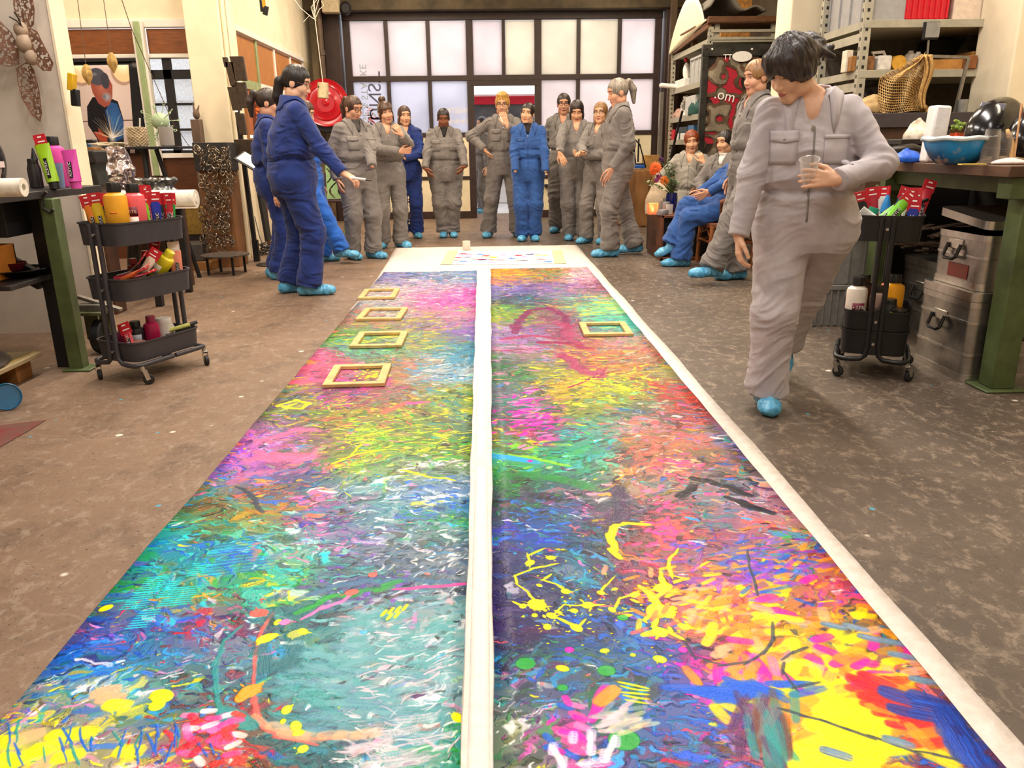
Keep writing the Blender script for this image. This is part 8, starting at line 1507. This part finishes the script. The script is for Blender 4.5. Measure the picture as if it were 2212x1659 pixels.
# steel tube frame and net in front of the shelf, sculpture head, cloths
YN = 5.72; zt_ = zd+.002
a, b, c2 = D(1985, 121, YN), D(2092, 124, YN), D(2063, 240, YN); t = thing('tube_stand', 'bent square steel tube frame standing on the counter', 'frame', (c2.x, YN, zt_)); mb = MB(); mb.tube([a, b], .014, 4); obj('bar', mb, M('grey_steel_bar', ''), t); mb = MB(); mb.tube([b, Vector((c2.x, YN, zt_))], .014, 4); obj('bar', mb, M('grey_steel_bar', ''), t); mb = MB(); mb.tube([a, Vector((a.x-.03, YN+.1, zt_))], .014, 4); obj('bar', mb, M('grey_steel_bar', ''), t)
Lx, Rx = [(1992, 118), (1968, 128), (1930, 152), (1905, 166), (1898, 192), (1893, 215), (1902, 242)], [(2000, 122), (2002, 150), (1990, 172), (1992, 196), (1998, 218), (2014, 236), (2030, 244)]
def netf(u, v):
    k = v*6; i = min(5, int(k)); f = k-i; l_ = Vector(((Lx[i][0]*(1-f)+Lx[i+1][0]*f), (Lx[i][1]*(1-f)+Lx[i+1][1]*f), 0)); r_ = Vector(((Rx[i][0]*(1-f)+Rx[i+1][0]*f), (Rx[i][1]*(1-f)+Rx[i+1][1]*f), 0)); p = l_*(1-u)+r_*u; return D(p.x+3*math.sin(v*9+u*5), p.y+4*math.sin(u*8), YN-.05-.08*math.sin(u*PI)-.03*math.sin(u*17+v*6))
mb = MB(); mb.grid(netf, 26, 24); o = obj('rope_net', mb, M('jute', 'd0a868', .8, bump=.3, scale=40, var=.2)); k = o.modifiers.new('w', 'WIREFRAME'); k.thickness = .0062; k.use_replace = True; tag(recenter(o), 'beige knotted rope net draped over the steel frame', 'net')
mb = MB(); mb.grid(lambda u, v: D(1990+22*u*(1-.5*v)+6*math.sin(v*6), 118+118*v, YN-.13+.03*math.sin(u*14)), 14, 20); o = obj('net_edge', mb, M('jute', '')); o.modifiers.new('s', 'SOLIDIFY').thickness = .006; tag(recenter(o), 'thick gathered edge of the rope net hanging on the right', 'net')
cloth('tan crumpled cloth on the counter left of the net', (D(1882, 240, 5.75).x, 5.76, zt_), .10, .08, .13, M('tan_cloth', 'b89864', .8, var=.15), 6.); cloth('dark grey crumpled sacking above the tan cloth', (D(1882, 205, 6.15).x, 6.2, zt_), .14, .1, .30, M('dark_sacking', '4c4644', .7, var=.2), 9.)
c = D(1841, 178, 6.2); t = thing('clay_head', 'grey clay head sculpture at the left end of the lower shelf', 'sculpture', (c.x, 6.2, zt_)); mb = MB(); mb.ell((c.x, 6.2, c.z-.01), (.04, .05, .055), 10); mb.cyl((c.x, 6.2, zt_-.3), (c.x, 6.2, c.z-.04), .03); mb.ell((c.x-.035, 6.17, c.z-.01), (.012, .02, .012), 6); obj('head', mb, M('grey_clay', 'a09088', .8, var=.1), t)
c = D(2080, 228, 5.68); mb = MB(); mb.lathe([(.028, 0), (.036, .085), (.033, .085), (.026, .006), (0, .006)], 20, None); o = obj('steel_cup', mb, M('zinc', ''), loc=(c.x, 5.68, zt_)); tag(o, 'small steel beaker on the counter right of the steel frame', 'cup')
# ------------------------------------------------------------------ rack at the back right with the covered frame on top
XK, YN_, YF_ = 2.75, 10.25, 12.2; RG = SHG
t = thing('storage_rack', 'grey slotted storage rack behind the seated women, with tools', 'rack', (3.1, 11.2, 0))
zsh = [XP(1488, 110, XK).z, XP(1482, 190, XK).z, XP(1476, 256, XK).z, XP(1474, 306, XK).z, .45]
post(XK, YF_, zsh[0]+.12, t); post(XK, YN_, XP(1536, 58, XK).z, t); post(3.6, YN_, XP(1536, 58, XK).z, t)
for z in zsh: mb = MB(); mb.bb((XK, YN_, z-.02), (3.6, YF_, z+.02)); obj('shelf_board', mb, RG, t, bevel=.003); mb = MB(); mb.bb((XK-.012, YN_, z-.04), (XK, YF_, z+.03)); obj('side_beam', mb, RG, t)
zt_ = zsh[0]+.022
for k, z in enumerate((zt_+.10, XP(1536, 80, XK).z)): mb = MB(); mb.bb((XK, YN_-.01, z-.03), (3.62, YN_+.02, z)); obj('front_beam', mb, RG, t)
# arched cover: cream sheet bent up on the side, dark felt dome, wooden tray frame
zc = XP(1540, 38, XK).z; ct = thing('covered_frame', 'wooden tray frame with cream curved sheet and grey felt dome on top of the rack', 'frame', (3.1, 11.2, zt_))
mb = MB(); mb.bb((XK-.05, YN_-.05, zc-.05), (3.66, YN_-.0, zc+.015)); mb.bb((XK-.05, YN_-.05, zc-.03), (XK, YF_, zc)); mb.bb((XK-.05, YN_-.04, zc-.06), (3.66, YN_+.5, zc-.045)); obj('tray_frame', mb, M('brown_tray', '6a4424', .6, scale=9, var=.2), ct, bevel=.004)
for x in (XK+.05, 3.5): mb = MB(); mb.bb((x, YN_+.02, zt_), (x+.06, YN_+.08, zc-.05)); obj('upright', mb, RG, ct)
mb = MB(); mb.bar((XK-.02, YF_-.1, zt_+.05), (XK-.02, YN_, zc-.08), .05, .06); obj('side_bar', mb, M('brown_tray', ''), ct); mb = MB(); mb.bb((XK, YN_+.9, zt_), (XK+.06, YN_+.96, zc-.03)); obj('upright', mb, M('brown_tray', ''), ct)
mb = MB(); mb.grid(lambda u, v: Vector((XK-.06+.02*math.sin(u*3)-.0*v, YF_+.05-u*(YF_-YN_+.0), zt_+.03+(zc-zt_-.05)*u+v*(.50*math.sin(min(1, u*1.05)*PI)**.8+.02))), 24, 6); obj('cream_sheet', mb, M('cream_sheet', 'f2e8c4', .6, var=.03), ct, solid=.012)
mb = MB(); mb.grid(lambda u, v: Vector((XK-.03+u*.68, YN_-.02+v*1.3, zc+.02+.30*math.exp(-((u-.25)/.25)**2)*(1-.2*v)+.12*math.exp(-((u-.8)/.2)**2)+.02*math.sin(u*7))), 24, 10); obj('felt_dome', mb, M('grey_felt', '7a7468', .95, bump=.3, scale=30, var=.12), ct, solid=.02)
def xbox(label, x0, x1, ytop, z, mat, name, cat, x=XK, dep=.35, bevel=.006):
    a, b = XP(x0, 200, x), XP(x1, 200, x); y1, y0 = max(a.y, b.y), min(a.y, b.y); zt2 = XP((x0+x1)/2, ytop, x).z; mb = MB(); mb.bb((x+.01, y0, z), (x+.01+dep, y1, max(zt2, z+.05))); return solo(name, mb, mat, label, cat, bevel=bevel)
z = zsh[1]+.022; crate('pale grey folding crate on the second shelf of the back rack', XK+.03, XK+.45, XP(1512, 180, XK).y, XP(1486, 180, XK).y, z, z+.34, M('pale_grey_crate', 'b8b8b4', .5), 5)
xbox('white cleaner bottles box at the far end of the second rack shelf', 1456, 1476, 172, z, WHT, 'white_box', 'box'); mb = MB(); c = XP(1470, 163, XK); mb.ell((XK+.08, c.y, z+.22), (.05, .05, .12), 8); solo('white_bottle', mb, WHT, 'white bottle with red nozzle on the back rack', 'bottle'); mb = MB(); mb.ell((XK+.06, c.y-.02, z+.37), (.03, .03, .03), 6); solo('red_nozzle', mb, RED, 'red nozzle on the white bottle of the back rack', 'nozzle')
mb = MB(); c = XP(1459, 186, XK); mb.box((XK-.08, c.y, c.z), (.30, .12, .06), (0, .1, 0)); solo('white_lamp_head', mb, WHT, 'white lamp head sticking out from the second rack shelf', 'lamp', bevel=.02)
z = zsh[2]+.022; mb = MB(); r_ = random.Random(4); c = XP(1466, 225, XK)
for k in range(9): a0 = r_.uniform(0, 1); mb.tube([(XK+.10+r_.uniform(-.03, .03), c.y+.16*math.cos(a)+r_.uniform(-.01, .01), z+.13+.11*math.sin(a)+k*.006) for a in [2*PI*j/18 for j in range(18)]], .012, 6, True)
solo('white_cables', mb, WHT, 'coiled white cables on the third shelf of the back rack', 'cable'); xbox('light grey machine behind the green bag on the back rack', 1480, 1500, 207, z, M('light_grey_case', 'c4c4c0', .5), 'machine_case', 'case')
c = XP(1493, 232, XK); cloth('dark green tool bag on the third shelf of the back rack', (XK+.15, c.y, z), .17, .25, .30, M('green_canvas', '1c4a44', .7, var=.12), 3., 'tool_bag', 'bag', .016, .2)
cloth('pinkish rag at the far end of the third rack shelf', (XK+.12, XP(1455, 235, XK).y, z), .12, .2, .14, M('pink_rag', 'c8a090', .8, var=.2), 5., 'rag', 'rag', .014)
z = zsh[3]+.022; xbox('red box at the far end of the lowest visible rack shelf', 1448, 1458, 280, z, RED, 'red_box', 'box'); xbox('dark teal power tools on the lowest visible rack shelf', 1462, 1486, 274, z, M('dark_teal_tool', '1c3440', .5), 'power_tool', 'tool'); xbox('blue tool case on the lowest visible rack shelf', 1488, 1500, 270, z, M('mid_blue_case', '3a6a9a', .5), 'tool_case', 'case')
for k, px in enumerate((1462, 1472, 1477)): xbox('white battery pack in front of the dark teal tools', px, px+5, 288, z, WHT, 'battery', 'battery', XK-.012, .03)['group'] = 'white battery packs on the back rack'
a, b = XP(1474, 240, 2.68), XP(1450, 335, 2.66); mb = MB(); mb.tube([a, (a*.5+b*.5), b, Vector((b.x-.0, b.y+.05, 0))], .018, 8); solo('crowbar', mb, IRON, 'long dark iron bar leaning against the back rack', 'bar')
# ------------------------------------------------------------------ steel puzzle panel
YP2 = 10.12; x0, x1 = D(1512, 200, YP2).x, D(1700, 200, YP2).x; z1_ = D(1560, 96, YP2).z; zb2 = D(1560, 122, YP2).z; zlow = .35; pn = thing('curl_sculpture', 'large rusty steel panel of interlocking curls behind the seated women', 'sculpture', ((x0+x1)/2, YP2, 0)); PS = M('oiled_steel', '4e4c46', .4, .8, bump=.1, scale=6, var=.25)
mb = MB(); mb.bb((x0, YP2-.03, zb2), (x1, YP2+.03, z1_)); obj('top_plate', mb, PS, pn, bevel=.004); mb = MB(); mb.bb((x0, YP2-.03, 0), (x0+.08, YP2+.03, zb2)); obj('side_bar', mb, PS, pn, bevel=.004); mb = MB(); mb.bb((x1-.08, YP2-.03, 0), (x1, YP2+.03, zb2)); obj('side_bar', mb, PS, pn, bevel=.004)
for px in (1527, 1538, 1584, 1624): c = D(px, 106, YP2-.03); mb = MB(); mb.cyl(c+Vector((0, .01, 0)), c-Vector((0, .012, 0)), .012, n=10); obj('bolt', mb, IRON if px in (1527, 1584) else WHT, pn)
mb = MB(); mb.bb((x0+.08, YP2+.005, .2), (x1-.08, YP2+.012, zb2)); obj('back_sheet', mb, M('dark_rust', '33291f', .7, .3, var=.3, scale=6), pn)
RC = D(1574, 215, YP2)
def curls(X, Y, k=0.0):
    q = np.stack([X.ravel()*7+k, Y.ravel()*7, np.full(X.size, 4.4+k)], 1).astype(np.float32); wx, wy = vn(q)*2.4, vn(q+7.7)*2.4; g = np.sin(X.ravel()*27+wx*3.4)+np.sin(Y.ravel()*25+wy*3.4); return g.reshape(X.shape)
def redm(X, Y): return ((np.abs(X+x0+.08-RC.x+.10*np.sin(Y*9)) < .24) & (np.abs(Y+.3-RC.z) < .52))
W2, H2 = x1-x0-.16, zb2-.3
fnA = lambda X, Y: curls(X, Y) > -.15
obj('curl_plate', maskplate(W2, H2, .009, fnA, lambda a, b: Vector((x0+.08+a, YP2-.006, .3+b)), .006), M('rust_plate', '7e6a54', .5, .5, bump=.15, scale=5, var=.3, col2='4c382a'), pn, solid=.008, smooth=False)
_a = obj('red_curls', maskplate(W2, H2, .011, lambda X, Y: (curls(X, Y) < -.05) & redm(X, Y), lambda a, b: Vector((x0+.08+a, YP2+.001, .3+b)), .004), M('red_enamel', 'b01c30', .5, var=.1), pn, solid=.004, smooth=False)
_a['kind'] = 'stuff'; _a = obj('pale_curls', maskplate(W2, H2, .011, lambda X, Y: (curls(X, Y) > .75), lambda a, b: Vector((x0+.08+a, YP2-.014, .3+b)), .004), M('pale_steel', 'a89a84', .4, .5, bump=.1, scale=5, var=.25), pn, solid=.006, smooth=False)
_a['kind'] = 'stuff'; c = D(1566, 207, YP2-.02); text('lettering', '.om', .17, WRITE, frame_m(c, (1, 0, -.22), (.22, 0, 1)), pn, .001); c = D(1572, 124, YP2-.035); text('lettering', 'TT', .09, WRITE, frame_m(c, (1, 0, 0), (0, 0, 1)), pn, .001)
c = D(1603, 122, YP2-.036); mb = MB(); mb.lathe([(0, 0), (.12, 0), (.12, .006), (0, .006)], 26, xf(c, (0, -1, 0)) @ Matrix.Diagonal((1, .5, 1, 1))); obj('white_disc', mb, WHT, pn)
# ------------------------------------------------------------------ wood block table, candle cabinet, flowers
xa, xb, zt_ = D(1342, 420, 11.6).x, D(1406, 420, 11.6).x, D(1370, 366, 11.6).z; WB = M('split_oak', '9a6a38', .7, bump=.4, scale=5, var=.3, stretch=(1, 1, .2), col2='5e3c1c')
def f(p): q = p-nA((xa+xb)/2, 11.85, zt_/2); d = np.maximum(np.maximum(np.abs(q[:, 0])-(xb-xa)/2-.02*np.sin(q[:, 2]*7), np.abs(q[:, 1])-.26), np.abs(q[:, 2])-zt_/2); n = .02*(vn(p*5)-.5)+.008*ridge(p*nA(22, 22, 3)); cut = seg(p, (xb-.10, 11.4, .28), (xb+.10, 11.6, .60), .03, .12); return smax(d+n, -cut, .03)
o = obj('oak_block', blobmesh(f, (xa-.08, 11.45, -.03), (xb+.1, 12.25, zt_+.05), .016), WB, ang=50); tag(recenter(o), 'big split oak block used as a table beside the gate', 'block')
t = thing('camera_rig', 'small dark machine with cables and rods on the oak block', 'device', (xa+.15, 11.75, zt_)); mb = MB(); z = zt_+.012; mb.bb((xa+.02, 11.65, z), (xa+.35, 11.8, z+.07)); mb.bb((xa+.05, 11.66, z+.05), (xa+.16, 11.76, z+.16)); obj('body', mb, BLK, t, bevel=.01); mb = MB()
for (p0, p1, r_) in (((1372, 362), (1366, 292), .02), ((1378, 350), (1380, 300), .012)): a, b = D(*p0, 11.7), D(*p1, 11.7); mb.tube([a, b], r_, 8)
mb.tube([D(1370, 300, 11.7), D(1382, 312, 11.7), D(1388, 335, 11.7), D(1395, 362, 11.7)], .010, 6); obj('rod', mb, BLK, t); mb = MB(); a = D(1375, 358, 11.62); mb.bb((a.x-.1, 11.6, z), (a.x+.12, 11.64, z+.05)); obj('blue_grip', mb, colm('2a5aa8'), t, bevel=.01)
mb = MB(); a, b = D(1392, 345, 12.3).x, D(1424, 345, 12.3).x; z0_ = D(1405, 352, 12.3).z; mb.bb((a, 12.3, 0), (b, 12.5, D(1405, 335, 12.3).z)); solo('wooden_crate', mb, M('crate_pine', 'b08040', .7, scale=10, var=.2), 'plain pine crate standing behind the oak block', 'crate', bevel=.006)
CAB = M('walnut_veneer', '6a3c22', .45, scale=8, var=.2, stretch=(1, .3, 1))
xa, xb, ya, yb, hz = 1.775, 2.30, 8.10, 8.78, D(1424, 466, 8.1).z
t = thing('side_cabinet', 'low brown cabinet with dark open front carrying candle and vase', 'cabinet', ((xa+xb)/2, (ya+yb)/2, 0))
for nm, a, b in (('side', (xa, ya, 0), (xa+.025, yb, hz)), ('side', (xb-.025, ya, 0), (xb, yb, hz)), ('top', (xa, ya, hz-.025), (xb, yb, hz)), ('base', (xa, ya, 0), (xb, yb, .03)), ('back', (xa, yb-.02, 0), (xb, yb, hz))): mb = MB(); mb.bb(a, b); obj(nm, mb, CAB if nm != 'back' else BLK, t, bevel=.003)
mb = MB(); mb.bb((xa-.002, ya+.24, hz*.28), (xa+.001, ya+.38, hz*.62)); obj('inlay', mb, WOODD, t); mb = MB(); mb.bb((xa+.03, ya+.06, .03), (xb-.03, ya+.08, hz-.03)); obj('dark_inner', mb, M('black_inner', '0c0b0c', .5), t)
mb = MB(); c = Vector((xa+.20, ya+.055, hz*.5)); mb.tube([c+Vector((.03*math.cos(a), 0, .03*math.sin(a))) for a in [2*PI*k/14 for k in range(14)]], .003, 5, True); mb.tube([c+Vector((-.06, 0, .12)), c+Vector((.0, 0, .13)), c+Vector((.07, 0, .12))], .003, 5); mb.tube([c+Vector((.0, 0, -.05)), c+Vector((.0, 0, -.10))], .004, 5); mb.tube([c+Vector((.02, 0, -.05)), c+Vector((.02, 0, -.10))], .004, 5); obj('scratched_drawing', mb, M('pale_scratch', 'a8a49c', .6), t)
def at_top(px, y): return D(px, 450, y).x
GLS = glassy('tealight_glass', 'e8b890', .08, .35)
x = at_top(1410, 8.25); t = thing('candle_holder', 'square glass candle holder with lit tealight on the cabinet', 'candle', (x, 8.25, hz)); mb = MB(); s_ = .052
for nm, a, b in (('s', (-s_, -s_, 0), (s_, -s_+.005, .115)), ('s', (-s_, s_-.005, 0), (s_, s_, .115)), ('s', (-s_, -s_, 0), (-s_+.005, s_, .115)), ('s', (s_-.005, -s_, 0), (s_, s_, .115)), ('s', (-s_, -s_, 0), (s_, s_, .008))): mb.bb([x+a[0], 8.25+a[1], hz+a[2]+.001], [x+b[0], 8.25+b[1], hz+b[2]+.001])
obj('glass', mb, GLS, t, smooth=False); mb = MB(); mb.cyl((x, 8.25, hz+.01), (x, 8.25, hz+.035), .022); obj('wax', mb, M('wax', 'f6e0b8', .5), t); mb = MB(); mb.ell((x, 8.25, hz+.055), (.010, .010, .020), 6); obj('flame', mb, emis('flame', 'ffb040', 30), t)
l = bpy.data.lights.new('candle_flame', 'POINT'); l.energy = 1.2; l.color = (1, .55, .2); l.shadow_soft_size = .02; lo_ = bpy.data.objects.new('candle_flame', l); COL.objects.link(lo_); lo_.location = (x, 8.25, hz+.08)
TIN = M('grey_tin', '8e8a8a', .4, .4, var=.06)
def tin(label, px, y, r, h, z0=0., mat=TIN): x = at_top(px, y); mb = MB(); mb.lathe([(r*.98, 0), (r, .004), (r, h-.004), (r*.96, h), (r*.9, h-.006), (0, h-.006)], 26, Matrix.Translation((x, y, hz+.001+z0))); return solo('tin', mb, mat, label, 'tin')
tin('broad low grey tin at the front of the cabinet top', 1431, 8.20, .062, .052); tin('taller grey tin behind the broad low one', 1437, 8.42, .050, .115); tin('small grey tin by the blue vase', 1439, 8.62, .040, .14); 
for px, y, lab in ((1416, 8.48, 'clear glass tumbler behind the candle holder'), (1446, 8.26, 'clear glass tumbler right of the broad grey tin'), (1401, 8.36, 'clear glass tumbler at the left edge of the cabinet')): x = at_top(px, y); mb = MB(); mb.lathe([(0, 0), (.034, 0), (.038, .10), (.035, .10), (.031, .01), (0, .01)], 20); o = obj('tumbler', mb, glassy('tumbler_glass', 'e6e4e2', .05, .25), loc=(x, y, hz+.001)); tag(o, lab, 'glass')
x = at_top(1450, 8.55); t = thing('flower_vase', 'dark blue glass vase with orange flowers on the cabinet', 'vase', (x, 8.55, hz)); mb = MB(); mb.lathe([(.05, 0), (.062, .03), (.062, .16), (.055, .20), (.050, .20), (.05, .02), (0, .02)], 24, Matrix.Translation((x, 8.55, hz+.001))); obj('vase', mb, M('cobalt_glass', '141c5a', .08, var=.1, spec=.8), t)
r_ = random.Random(12); OF, OF2, PF = M('orange_petal', 'f0641c', .6, var=.12), M('deep_orange_petal', 'e07a1c', .7, var=.15), M('magenta_petal', 'b04a8c', .6, var=.2); ST, LF = M('stem_green', '5a7040', .6), M('grey_leaf', '5c6a48', .7, var=.25)
neck = Vector((x, 8.55, hz+.18))
def stem(e): mb = MB(); mb.tube([neck, neck*.4+e*.6+Vector((0, 0, .03)), e], .004, 6); obj('stem', mb, ST, t)
def flower(px, py, y, rr, mat, kind):
    e = D(px, py, y); stem(e); mb = MB(); nrm_ = Vector((-.25, -1, .3)).normalized(); F_ = xf(e, nrm_)
    if kind == 'gerbera':
        for ring, (n, r0, tz) in enumerate(((16, rr, .0), (12, rr*.7, .015), (8, rr*.4, .025))):
            for k in range(n): a = 2*PI*k/n+ring*.2; d = Vector((math.cos(a), math.sin(a), 0)); s_ = Vector((-d.y, d.x, 0)); q = [d*r0*.15, d*r0*.6+s_*r0*.20, d*r0+Vector((0, 0, .006)), d*r0*.6-s_*r0*.20]; mb.add([F_ @ (p+Vector((0, 0, tz))) for p in q], [(0, 1, 2, 3)])
    else:
        for k in range(70): zz = r_.uniform(-.3, 1); a = r_.uniform(0, 2*PI); d = Vector((math.sqrt(max(0, 1-zz*zz))*math.cos(a), math.sqrt(max(0, 1-zz*zz))*math.sin(a), zz)); mb.tube([F_ @ (d*rr*.3), F_ @ (d*rr)], [.004, .0025], 4)
    obj('blossom', mb, mat, t, solid=.002 if kind == 'gerbera' else 0)
flower(1416, 363, 8.45, .072, OF, 'gerbera'); flower(1435, 390, 8.40, .050, OF2, 'pin'); flower(1424, 383, 8.5, .035, PF, 'pin'); flower(1419, 390, 8.48, .028, PF, 'pin'); flower(1428, 345, 8.6, .03, M('mauve_petal', '6a3a6a', .7), 'pin'); flower(1410, 372, 8.5, .035, OF, 'gerbera')
for (px, py, n) in ((1392, 393, 9), (1405, 398, 7), (1440, 345, 10), (1452, 352, 12), (1458, 372, 12), (1450, 385, 12), (1462, 395, 10), (1445, 365, 12), (1436, 358, 8)):
    e = D(px, py, 8.5+r_.uniform(-.08, .12)); stem(e); mb = MB()
    for k in range(n): f_ = .35+.65*k/n; c = neck*(1-f_)+e*f_; d = Vector((r_.uniform(-1, 1), r_.uniform(-.6, .6), r_.uniform(-.2, 1))).normalized(); s_ = d.orthogonal().normalized(); L_ = r_.uniform(.035, .07); mb.add([c, c+d*L_*.5+s_*L_*.2, c+d*L_, c+d*L_*.5-s_*L_*.2], [(0, 1, 2, 3)])
    obj('leaf_spray', mb, LF if px > 1410 else M('pale_leaf', 'b8c4a0', .7), t, solid=.0015)
# ------------------------------------------------------------------ wicker chairs
WK, WKD = M('wicker_brown', '7a4424', .5, bump=.2, scale=50, var=.25), M('cane_pole', '9a5c30', .45, var=.15)
def wicker(label, pos, hd):
    t = thing('wicker_chair', label, 'chair', (pos[0], pos[1], 0), None, True, (0, 0, rad(hd)))
    def add(nm, mb, mt, **k): return obj(nm, mb, mt, t, **k)
    sw, zs = .25, .40; mb = MB(); mb.prism(rrect(.50, .48, .14, 8), .05, Matrix.Translation((0, 0, zs))); add('seat', mb, WK, bevel=.01)
    arc = [(sw*1.12*math.sin(a), .02+sw*1.08*-math.cos(a) if False else .02-.26*math.cos(a)*(-1), 0) for a in [rad(-125+250*k/30) for k in range(31)]]
    def top(k): a = abs(k-15)/15; return .78-.16*a**1.6
    def fl(k): a = abs(k-15)/15; return 1.0+.10*(1-a)
    add('top_rail', MB().tube([(p[0]*1.15, p[1]*1.15, top(k)) for k, p in enumerate(arc)], .026, 10), WK); mb = MB()
    for k in range(0, 31): p = arc[k]; mb.tube([(p[0]*.98, p[1]*.98, zs), (p[0]*1.08, p[1]*1.08, (zs+top(k))/2), (p[0]*1.14, p[1]*1.14, top(k))], .0085, 5)
    for z in range(9): f_ = (z+.5)/9; mb.tube([(p[0]*(1+.13*f_), p[1]*(1+.13*f_), zs+(top(k)-zs)*f_) for k, p in enumerate(arc)], .0055, 4)
    s_ = add('woven_back', mb, WK); s_['kind'] = 'stuff'; mb = MB(); mb.grid(lambda u, v: (lambda k, p: Vector((p[0]*(1.0+.13*v), p[1]*(1.0+.13*v), zs+(top(k)-zs)*v)))(min(30, int(u*30)), arc[min(30, int(u*30))]), 31, 4); add('back_lining', mb, M('wicker_dark', '4a2814', .7), solid=.004)
    for sx in (-1, 1):
        for sy in (-1, 1): add('leg', MB().tube([(sx*.21, sy*.20, zs), (sx*.225, sy*.215, 0)], .020, 10), WKD); add('binding', MB().tube([(sx*.216, sy*.206, .27), (sx*.219, sy*.209, .21)], .025, 10), WK)
    for a, b in (((-.22, -.21), (.22, -.21)), ((.22, -.21), (.22, .21)), ((.22, .21), (-.22, .21)), ((-.22, .21), (-.22, -.21))): add('stretcher', MB().tube([(a[0], a[1], .24), (b[0], b[1], .24)], .013, 8), WKD); add('arch', MB().tube([(a[0], a[1], .28), (a[0]*.6+b[0]*.4, a[1]*.6+b[1]*.4, .37), (a[0]*.4+b[0]*.6, a[1]*.4+b[1]*.6, .37), (b[0], b[1], .28)], .010, 8), WKD)
    return t
wicker('wicker armchair of the blue-clad sitter, seen from the side in front of the cabinet', (C17[0]+.02, C17[1]), -90); wicker('wicker armchair of the red-haired woman', (c15.x, 9.53), -22); wicker('wicker armchair of the young woman in the white polo neck', (c16.x, 8.78), -48)
c = D(1424, 425, 9.0); cloth('beige cloth bag hanging by the red-haired woman\'s chair', (c.x+.02, 9.05, .42), .16, .12, .36, M('beige_bag', 'c8b498', .85, var=.08), 7., 'cloth_bag', 'bag', .014, .15); mb = MB(); mb.bb((c.x-.1, 8.95, 0), (c.x+.14, 9.15, .42)); solo('stool', mb, WOODD, 'dark wooden stool under the beige cloth bag', 'stool', bevel=.01)
